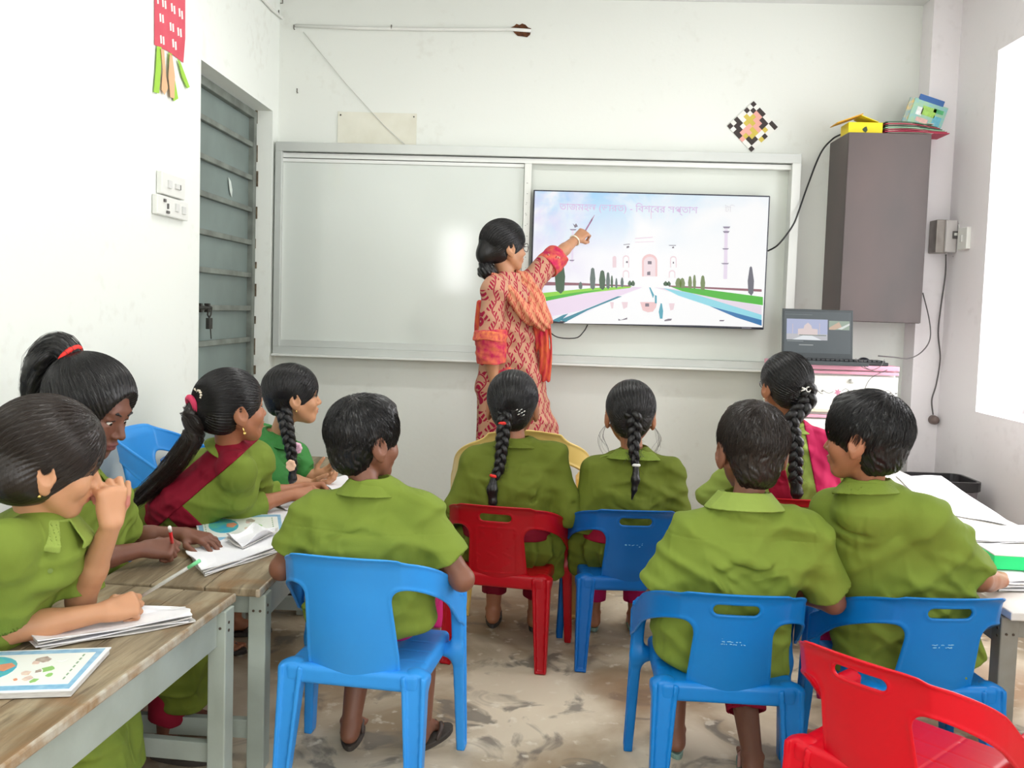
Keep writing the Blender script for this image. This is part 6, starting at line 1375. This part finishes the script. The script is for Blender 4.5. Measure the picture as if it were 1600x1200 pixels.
for t in (.25, .5, .75):
    q = P(66+16*t, 838+70*t, Y=1.60); mb.tube([q-pr.base, q-pr.base+v3(.004, -.006, 0)], .0048, 10)
mb.build('button', mat('button_green', srgb(110, 130, 60), .4), pr.e)
side_skirt(pr, J, CG, rz, .13, 35, .14); trousers(pr, J, CM, end=.85)
for sd in 'LR': sandal(pr.e, pr.base, J['a'+sd], J['fy'+sd], DK_SOLE, DK_STRAP, .85)
t = J['tipsR']; a = (t[0]+t[4])/2
pen(a+nrm(a-P(312, 878, Z=.60))*.03, P(312, 876, Z=.588), .0038, 'clear ballpoint pen with green end in the hand of the nearest girl', MPB, MPGN)
# dark-skinned girl writing
rz = 88*D2
sj = seat_joints(-1.17, 2.15, rz, .292, knee_y=.32); hc = P(140, 640, Y=2.02); nk = P(118, 745, Y=2.05)
pr, J = boy((-1.17, 2.15, 0), 'dark-skinned girl with high ponytail looking down and writing, second at the left desks', hc, rows(94*D2, -.38, -.06), 1.0, nk,
    [P(170, 790, Y=2.22), P(80, 800, Y=1.98)], [(-1.12, 2.32, .480), (-1.10, 2.065, .482)], [(-.955, 2.33, .492), (-.990, 2.165, .495)], sj, SK_DARK, None,
    box=((-1.47, 1.75, -.02), (-.6, 2.65, 1.12)), chest=(-1.13, 2.12, .60),
    hands=[dict(fwd=(.9, -.15, -.12), dorsal=(.1, -.1, 1), curls=[(12, 25, 15), (10, 22, 15), (15, 25, 15), (20, 30, 15)], thumb=(.1, .1), spread=12, s=.90),
           dict(fwd=(.85, .30, .0), dorsal=(.0, -.65, .75), curls=[(50, 60, 30), (60, 70, 35), (70, 75, 35), (75, 75, 35)], thumb=(.35, .35), s=.90)])
pr.eyes((.0, -.30))
pr.hair('girl', n=3600, seed=41, tie=(-.0, -.075, .085), nape=-.060, vol=1.06, fringe=-.014)
a, b, c_, d = pr.h2w((0, -.080, .090)), pr.h2w((0, -.125, .105)), pr.h2w((0, -.150, .050)), pr.h2w((0, -.140, -.06)); bundle(pr, 'ponytail', [a, b, c_, d], [.022, .032, .036, .014], HM, 42)
pr.band((a+b)/2-(b-a)*.2, b-a, .027, .0065, BND)
shirt(pr, J, (0, -1, 0), CG, sleeve=.80, seed=43, amp=.004, cuff=.058, cuff0=.056, neck_r=.046, hemw=.135, waistw=.13, chestw=.135, hem=J['pelvis']+v3(0, 0, .02), frame_R=rows(rz), depth=.95)
collar(pr, J, CG, r=.047, h=.022, c=J['neck']+v3(0, 0, -.004), up=(.3, 0, 1), gapdir=(1, 0, 0), flare=.02)
side_skirt(pr, J, CGD, rz, .14, 45); trousers(pr, J, CMD, end=.85)
for sd in 'LR': sandal(pr.e, pr.base, J['a'+sd], J['fy'+sd], DK_SOLE, DK_STRAP, .85)
t = J['tipsR']; a = (t[0]+t[4])/2
pen(a+nrm(a-P(265, 826, Z=.56))*.03, P(265, 824, Z=.575), .0042, 'red pen in the hand of the dark-skinned girl', MPR, mat('pen_tip_white', srgb(236, 230, 226), .4))
# girl with the dark red sash leaning far over the desk
rz = 62*D2
sj = seat_joints(-1.20, 2.80, 75*D2, .37, knee_y=.24, fz=.046); sj['aL'] = v3(-1.02, 2.90, .058); sj['aR'] = v3(-1.05, 2.74, .058); hc = P(364, 640, Y=2.62); nk = P(356, 704, Y=2.64)
pr, J = boy((-1.20, 2.80, 0), 'girl with long wavy ponytail and dark red sash leaning over the second desk', hc, rows(46*D2, .10, .0), 1.0, nk,
    [P(402, 722, Y=2.74), P(372, 738, Y=2.56)], [(-.930, 2.87, .478), (-.930, 2.685, .480)], [(-.800, 2.955, .500), (-.812, 2.845, .498)], sj, SK_MID, None,
    box=((-1.47, 2.35, -.02), (-.55, 3.2, 1.1)), chest=P(305, 765, Y=2.66),
    hands=[dict(fwd=(.85, .1, .05), dorsal=(.0, .5, .8), curls=[(50, 60, 30)]*4, thumb=(.4, .3), s=.88), dict(fwd=(.85, .3, .05), dorsal=(.0, -.5, .8), curls=[(45, 60, 30), (55, 65, 30), (60, 70, 30), (65, 70, 30)], thumb=(.4, .35), s=.88)])
pr.eyes((.2, .1))
pr.hair('girl', n=3400, seed=51, tie=(-.01, -.105, .030), nape=-.074, vol=1.03)
bundle(pr, 'ponytail', [pr.h2w((-.008, -.095, .034)), pr.h2w((-.008, -.126, .004)), P(304, 676, Y=2.54), P(284, 710, Y=2.555), P(256, 744, Y=2.57), P(226, 772, Y=2.58), P(198, 800, Y=2.59)], [.016, .022, .024, .027, .027, .024, .010], HMB, 52, n=11, wave=.010, strands=700, sm=HSTB)
q0, q1 = pr.h2w((-.008, -.108, .035)), pr.h2w((-.008, -.128, .030)); pr.band((q0+q1)/2, q1-q0, .0215, .0095, BNP)
mb = MB(); cc_ = pr.h2w((.022, -.107, .062)); hr, hu = pr.head[1][0], pr.head[1][2]
for i in range(10):
    a = i*2*PI/10; q = cc_+hr*.0125*math.cos(a)+hu*.0125*math.sin(a)-pr.base; mb.tube([q-hr*.003, q+hr*.003], .0034, 8)
for i in range(3): q = cc_-hr*(.016+i*.005)+hu*(.010+i*.002)-pr.base; mb.tube([q-hr*.002, q+hr*.002], .0034, 8)
mb.build('gold_clip', PRL, pr.e, smooth=True)
mb = MB().tube([pr.h2w((.084, -.012, -.042))-pr.base, pr.h2w((.088, -.010, -.056))-pr.base], .0024, 8).tube([pr.h2w((.088, -.010, -.056))-pr.base, pr.h2w((.088, -.010, -.064))-pr.base], .0048, 8); mb.build('earring', GLD, pr.e, smooth=True)
shirt(pr, J, (.5, -.87, 0), CG, long=True, sc=.92, sleeve=.42, seed=53, amp=.004, k=.045, cuff=.056, neck_r=.046, hemw=.150, waistw=.13, chestw=.135, hem=J['pelvis']+v3(0, 0, .0), frame_R=rows(rz), depth=.95)
collar(pr, J, CG, r=.046, h=.014, c=J['neck']+v3(0, 0, .0), up=(.5, -.1, 1), gapdir=(1, .2, 0))
sash(pr, P(392, 672, Y=2.6), P(205, 832, Y=2.6), .075, 'sash', CMD)
sash(pr, P(232, 760, Y=2.6), P(308, 832, Y=2.6), .050, 'sash', CMD, off=.0035, limits=[(P(250, 790, Y=2.6), nrm(v3(-.6, 0, .8)))])
S = Solid(); P_ = J['pelvis']; R = rows(75*D2); S.u(ell(P_-v3(.02, .0, .03), (.17, .15, .10), R)); S.u(cone(P_+v3(.05, -.09, -.02), P_+v3(.16, -.10, -.09), .07, .05), .04)
for sd in 'LR': S.u(cone(J['h'+sd], J['k'+sd], .08, .07), .03); S.u(cone(J['k'+sd], v3(J['k'+sd])+v3(.02, 0, -.18), .07, .075), .03)
c = P_.astype(np.float32); S.disp(lambda p: (-.006*np.sin(np.arctan2(p[..., 0]-c[0], p[..., 1]-c[1])*19+2*np.sin(p[..., 2]*20))).astype(np.float32)); pr.part(S, 'skirt', CG); trousers(pr, J, CMD, end=.8)
for sd in 'LR': sandal(pr.e, pr.base, J['a'+sd], J['fy'+sd], DK_SOLE, DK_STRAP, .85)
# girl in the bright green shirt
rz = 78*D2
sj = seat_joints(-1.17, 3.36, rz, .292, knee_y=.28); hc = P(459, 620, Y=3.24); nk = P(432, 684, Y=3.27)
pr, J = boy((-1.17, 3.36, 0), 'girl in a bright green shirt with a flower-tied braid, farthest at the left desks', hc, rows(62*D2, .04, .0), .98, nk,
    [P(462, 712, Y=3.36), P(410, 716, Y=3.18)], [(-.925, 3.36, .482), (-.945, 3.16, .482)], [P(492, 748, Y=3.36), P(488, 757, Y=3.22)], sj, SK_TAN, None,
    box=((-1.47, 2.9, -.02), (-.55, 3.8, 1.1)), chest=(-1.06, 3.30, .58),
    hands=[dict(fwd=(.75, -.1, .35), dorsal=(-.2, .9, -.3), curls=[(15, 20, 15), (25, 30, 15), (30, 35, 20), (40, 40, 20)], thumb=(-.3, -.1), spread=10, s=.86), dict(fwd=(.9, .1, .15), dorsal=(.1, -.3, -.9), curls=[(25, 35, 20)]*4, thumb=(.1, .1), s=.86)])
pr.eyes((.3, .1))
pr.hair('girl', n=2800, seed=61, tie=(.055, -.060, -.055), nape=-.084, vol=1.04)
bp_ = [pr.h2w((.060, -.050, -.040)), P(449, 672, Y=3.13), P(453, 695, Y=3.11), P(456, 715, Y=3.10), P(457, 735, Y=3.10)]
pr.braid(bp_, .020, 2.6, .45, tail=([P(457, 733, Y=3.10), P(457, 748, Y=3.10), P(453, 757, Y=3.10)], [.012, .014, .003]))
def puff(c, m, name, r=.014):
    S = Solid()
    for i in range(7): a = i*2*PI/7; S.u(ell(v3(c)+v3(r*.8*math.cos(a), -.004, r*math.sin(a)), (r*.55, r*.4, r*.55)), .004)
    S.u(ell(c, (r*.5,)*3), .004); return pr.part(S, name, m, vox=.0025)
puff(P(455, 727, Y=3.075), mat('peach_flower', srgb(240, 196, 168), .7), 'flower_tie'); puff(P(465, 700, Y=3.12), mat('pink_flower', srgb(236, 190, 212), .7), 'flower_tie')
MB().tube([pr.h2w((.083, -.010, -.042))-pr.base, pr.h2w((.086, -.010, -.047))-pr.base], .003, 8).build('earring', GLD, pr.e, smooth=True)
shirt(pr, J, (.2, -.97, 0), CGB, long=True, sleeve=.30, seed=63, amp=.005, cuff=.062, neck_r=.046, hemw=.14, waistw=.135, chestw=.14, hem=J['pelvis']+v3(0, 0, .0), frame_R=rows(rz), depth=.95)
collar(pr, J, CGB, r=.047, h=.022, c=J['neck']+v3(0, 0, .0), up=(.35, -.1, 1), gapdir=(1, .1, 0), flare=.022)
side_skirt(pr, J, CGB, rz, .14, 65); trousers(pr, J, CM, end=.85)
for sd in 'LR': sandal(pr.e, pr.base, J['a'+sd], J['fy'+sd], DK_SOLE, DK_STRAP, .85)
# ---------------------------------------------------------------- the teacher
def mathn(op, a, b=None, N=None, L=None):
    n = N.new('ShaderNodeMath'); n.operation = op
    for i, q in enumerate((a, b)):
        if q is None: continue
        if isinstance(q, (int, float)): n.inputs[i].default_value = q
        else: L.new(q, n.inputs[i])
    return n.outputs[0]
def kurta_mat(name, base, ink, pitch=.052, ysc=.6):
    m = mat(name, base, .8, .2, bump=.1, bscale=400); N, L, b = nodes_of(m); M = lambda op, a, b_=None: mathn(op, a, b_, N, L)
    tc = N.new('ShaderNodeTexCoord'); sp = N.new('ShaderNodeSeparateXYZ'); L.new(tc.outputs['Object'], sp.inputs[0]); nn = N.new('ShaderNodeTexNoise'); nn.inputs['Scale'].default_value = 5; L.new(tc.outputs['Object'], nn.inputs[0])
    u = M('ADD', M('MULTIPLY', M('ADD', sp.outputs[0], M('MULTIPLY', sp.outputs[1], ysc)), 1/pitch), M('MULTIPLY', nn.outputs[0], .5)); v = sp.outputs[2]
    w = M('MULTIPLY', M('SINE', M('MULTIPLY', v, 2*PI/.095)), .17); t = M('ADD', u, w); fr = M('FRACT', t, None); d = M('ABSOLUTE', M('SUBTRACT', fr, .5)); vine = M('LESS_THAN', d, .055)
    # leaves: slanted dashes on both sides of each vine, on the outside of its bends
    sg = M('SUBTRACT', fr, .5); lf = M('FRACT', M('ADD', M('MULTIPLY', v, 58), M('MULTIPLY', M('ABSOLUTE', sg), -3.2)), None); dash = M('LESS_THAN', lf, .58)
    cosv = M('COSINE', M('MULTIPLY', v, 2*PI/.095)); side = M('GREATER_THAN', M('MULTIPLY', sg, cosv), .0)
    rg = M('MULTIPLY', M('GREATER_THAN', d, .08), M('LESS_THAN', d, .45)); leaf = M('MULTIPLY', M('MULTIPLY', dash, rg), side)
    fac = M('MAXIMUM', vine, leaf); x = N.new('ShaderNodeMix'); x.data_type = 'RGBA'; x.inputs[6].default_value = base; x.inputs[7].default_value = ink; L.new(fac, x.inputs[0]); L.new(x.outputs[2], b.inputs['Base Color']); return m
MK = kurta_mat('printed_kurta', srgb(190, 144, 118), srgb(160, 28, 62)); MDU = kurta_mat('printed_dupatta', srgb(206, 142, 108), srgb(188, 82, 74), .034, .2)
MCF = mat('magenta_cuff', srgb(188, 40, 84), .8, .2, var=srgb(214, 110, 80), vscale=34); MTA = mat('orange_red_scarf_end', srgb(186, 34, 66), .8, .2, var=srgb(214, 104, 62), vscale=16, stretch=(3, 3, 1))
base = v3(P(800, 640, Y=4.28)[0], 4.28, .041)
pr = Person(base, 'woman in a peach and magenta printed tunic and glasses pointing at the television'); pr.neckcut = None; pr.box = (base+v3(-.45, -.40, -.02), base+v3(.75, .50, 1.62))
J = dict(neck=P(797, 436, Y=4.29), chest=P(798, 480, Y=4.28), pelvis=P(799, 566, Y=4.28), sR=P(774, 452, Y=4.17), sL=P(823, 447, Y=4.39), eR=P(764, 540, Y=4.14), wR=P(774, 605, Y=4.17), eL=P(868, 402, Y=4.50), wL=P(900, 374, Y=4.615))
bz = .041; b0 = base
J.update(hL=v3(b0[0]+.07, 4.33, .80), hR=v3(b0[0]-.04, 4.23, .80), kL=v3(b0[0]+.12, 4.36, .46), kR=v3(b0[0]-.02, 4.24, .46), aL=v3(b0[0]+.15, 4.34, bz+.062), aR=v3(b0[0]-.03, 4.22, bz+.062), fyL=1.1, fyR=1.0)
pr.set_head(P(789, 387, Y=4.285), rows(60*D2, .04, .02), 1.06); pr.J = J
pr.core(J, 1.25)
pr.arms(J, sc=1.18, L=dict(fwd=P(918, 358, Y=4.66)-J['wL'], dorsal=(-.2, -.9, .3), curls=[(55, 60, 30), (75, 85, 45), (80, 85, 45), (80, 85, 45)], thumb=(.5, .5), s=.98), Rr=dict(fwd=(.02, .1, -1), dorsal=(-.2, -1, 0), curl=(25, 30, 20), s=1.0))
pr.legs(J, 1.15); pr.part(pr.B, 'body', SK_TCH, lip=True); pr.eyes((0, .1))
pr.hair('girl', n=2600, seed=71, tie=(-.01, -.110, -.050), nape=-.080, vol=1.06, xtra=[(xf(ell((-.0, -.10, -.03), (.045, .04, .05)), *pr.head), .03)])
S = Solid(); a = P(762, 424, Y=4.235); S.u(ell(a, (.050, .045, .040))).u(ell(P(758, 408, Y=4.24), (.03, .03, .03)), .02); S.disp(lambda p: (-.002*np.sin(p[..., 0]*300+p[..., 2]*220)).astype(np.float32)); pr.part(S, 'hair_bun', HM, vox=.003)
glasses(pr, mat('dark_glasses_frame', srgb(52, 52, 62), .3, .6, metal=.3), r=.022)
# tunic
S = Solid(); hem = P(814, 703, Y=4.31); lat = (1, 0, 0)
S.u(loft([hem, P(806, 660, Y=4.30), P(799, 610, Y=4.29), P(797, 555, Y=4.28), P(797, 505, Y=4.28), P(798, 462, Y=4.28), P(797, 442, Y=4.28)], [.208, .186, .165, .150, .142, .128, .085], [.150, .145, .135, .125, .120, .105, .07], lat, cap=.02, axis=(0, 0, 1)), .03)
for sd in 'LR': S.u(cone(J['neck']-v3(0, 0, .02), J['s'+sd], .062, .058), .03); S.u(cone(J['s'+sd], v3(J['s'+sd])+(v3(J['e'+sd])-v3(J['s'+sd]))*(.80 if sd == 'R' else .95), .064, .057), .03)
S.sub(cone(J['neck'], J['neck']+v3(0, 0, .1), .046, .055), .006)
S.disp(folds(J['chest'], rows(0), .006, .55, 72, .5)); cc = base.astype(np.float32)
S.disp(lambda p: (-.010*np.sin(np.arctan2(p[..., 0]-cc[0], -(p[..., 1]-cc[1]))*9+1.5*np.sin(p[..., 2]*6))*np.clip((.9-p[..., 2])/.5, 0, 1)).astype(np.float32))
S.sub(rbox((base[0], base[1], .40-.25), (.5, .5, .285), .01), .006)
ax = nrm(J['wR']-J['eR']); pt = J['eR']+(J['wR']-J['eR'])*.30; 
tun = pr.part(S, 'tunic', MK, vox=.0038)
def cuffpart(a, b, r0, r1, m=MCF):
    S = Solid(); ax = nrm(v3(b)-v3(a)); S.u(cone(v3(a)-ax*r0*.0, v3(b)+ax*r1, r0, r1)).cut(plane(b, ax), .003).cut(plane(a, -ax), .003).sub(cone(v3(b)-ax*.03, v3(b)+ax*.1, r1-.008, r1-.004), .003); S.disp(folds(a, rows(0), .002, 1.5, 3)); return pr.part(S, 'cuff', m, vox=.0032)
cuffpart(J['sR']+(J['eR']-J['sR'])*.72, J['eR']+(J['wR']-J['eR'])*.42, .076, .064); cuffpart(J['sL']+(J['eL']-J['sL'])*.66, J['eL']+(J['wL']-J['eL'])*.10, .066, .062)
cuffpart(J['sR']+(J['eR']-J['sR'])*.78, J['sR']+(J['eR']-J['sR'])*.93, .0775, .0755, mat('orange_trim', srgb(226, 130, 84), .8, .2, var=srgb(190, 60, 80), vscale=60))
# dupatta round the neck and over the chest
S = Solid(); N_ = J['neck']; ring = [P(776, 440, Y=4.22), P(768, 432, Y=4.27), P(778, 424, Y=4.36), P(800, 428, Y=4.39), P(812, 436, Y=4.33), P(822, 456, Y=4.25), P(838, 484, Y=4.20), P(848, 500, Y=4.19)]
C = catmull(ring, 4)
for i in range(len(C)-1): t = i/len(C); r = .026+.010*t; S.u(cone(C[i], C[i+1], r, r), .015)
for seg in ([P(774, 436, Y=4.20), P(800, 462, Y=4.155), P(826, 492, Y=4.15), P(850, 506, Y=4.18)], [P(812, 432, Y=4.30), P(830, 452, Y=4.26), P(842, 476, Y=4.22), P(852, 500, Y=4.2)]):
    D = catmull(seg, 4)
    for i in range(len(D)-1): S.u(cone(D[i], D[i+1], .030, .030), .02)
S.disp(lambda p: (-.004*np.sin((p[..., 0]*.75+p[..., 2]*.7)*190+2*np.sin(p[..., 2]*25))).astype(np.float32)); pr.part(S, 'dupatta', MDU, vox=.0035)
S = Solid(); S.u(loft([P(853, 596, Y=4.22), P(851, 555, Y=4.21), P(846, 515, Y=4.20), P(842, 495, Y=4.20)], [.024, .030, .040, .046], [.016, .018, .022, .028], (1, 0, 0), cap=.006, axis=(0, 0, 1))); S.disp(lambda p: (-.004*np.sin(p[..., 0]*260+3*np.sin(p[..., 2]*12))).astype(np.float32)); pr.part(S, 'dupatta_end', MTA, vox=.0032)
S = Solid(); S.u(loft([P(748, 541, Y=4.30), P(749, 510, Y=4.30), P(753, 470, Y=4.28)], [.014, .020, .02], [.03, .035, .03], (1, 0, 0), cap=.008, axis=(0, 0, 1))); S.disp(lambda p: (-.004*np.sin(p[..., 1]*160+3*np.sin(p[..., 2]*12))).astype(np.float32)); pr.part(S, 'dupatta_end', MTA, vox=.0032)
# bangle, trousers, sandals, pointer
ax = nrm(J['wL']-J['eL']); c = J['wL']-ax*.012; a = nrm(np.cross(ax, (0, 0, 1))); b = np.cross(ax, a)
MB().tube([c+.027*(a*math.cos(t)+b*math.sin(t))-pr.base for t in np.linspace(0, 2*PI, 17)], .0045, 8, cap=False).build('bangle', PRL, pr.e, smooth=True)
trousers(pr, J, MCF, r0=.085, r1=.062, r2=.050, end=.9, sc=1.0)
for sd in 'LR': sandal(pr.e, pr.base, J['a'+sd], J['fy'+sd], DK_SOLE, GR_STRAP, 1.05)
t = J['tipsL']; g0 = (t[0]+t[4])/2; g0 = J['wL']*.25+g0*.75
e = empty('pointer_stick', P(910, 366, Y=4.64), 0, 'thin mauve pointer stick in the raised hand of the teacher', 'pointer'); o_ = v3(e.location)
a = P(908, 372, Y=4.64)-o_; b = P(929, 336, Y=4.675)-o_; MB().tube([a, a+(b-a)*.8], .0042, 8).build('rod', mat('mauve_stick', srgb(150, 110, 140), .5), e, smooth=True); MB().tube([a+(b-a)*.8, b], [.0042, .0012], 8).build('tip', mat('stick_tip', srgb(170, 140, 160), .5), e, smooth=True)
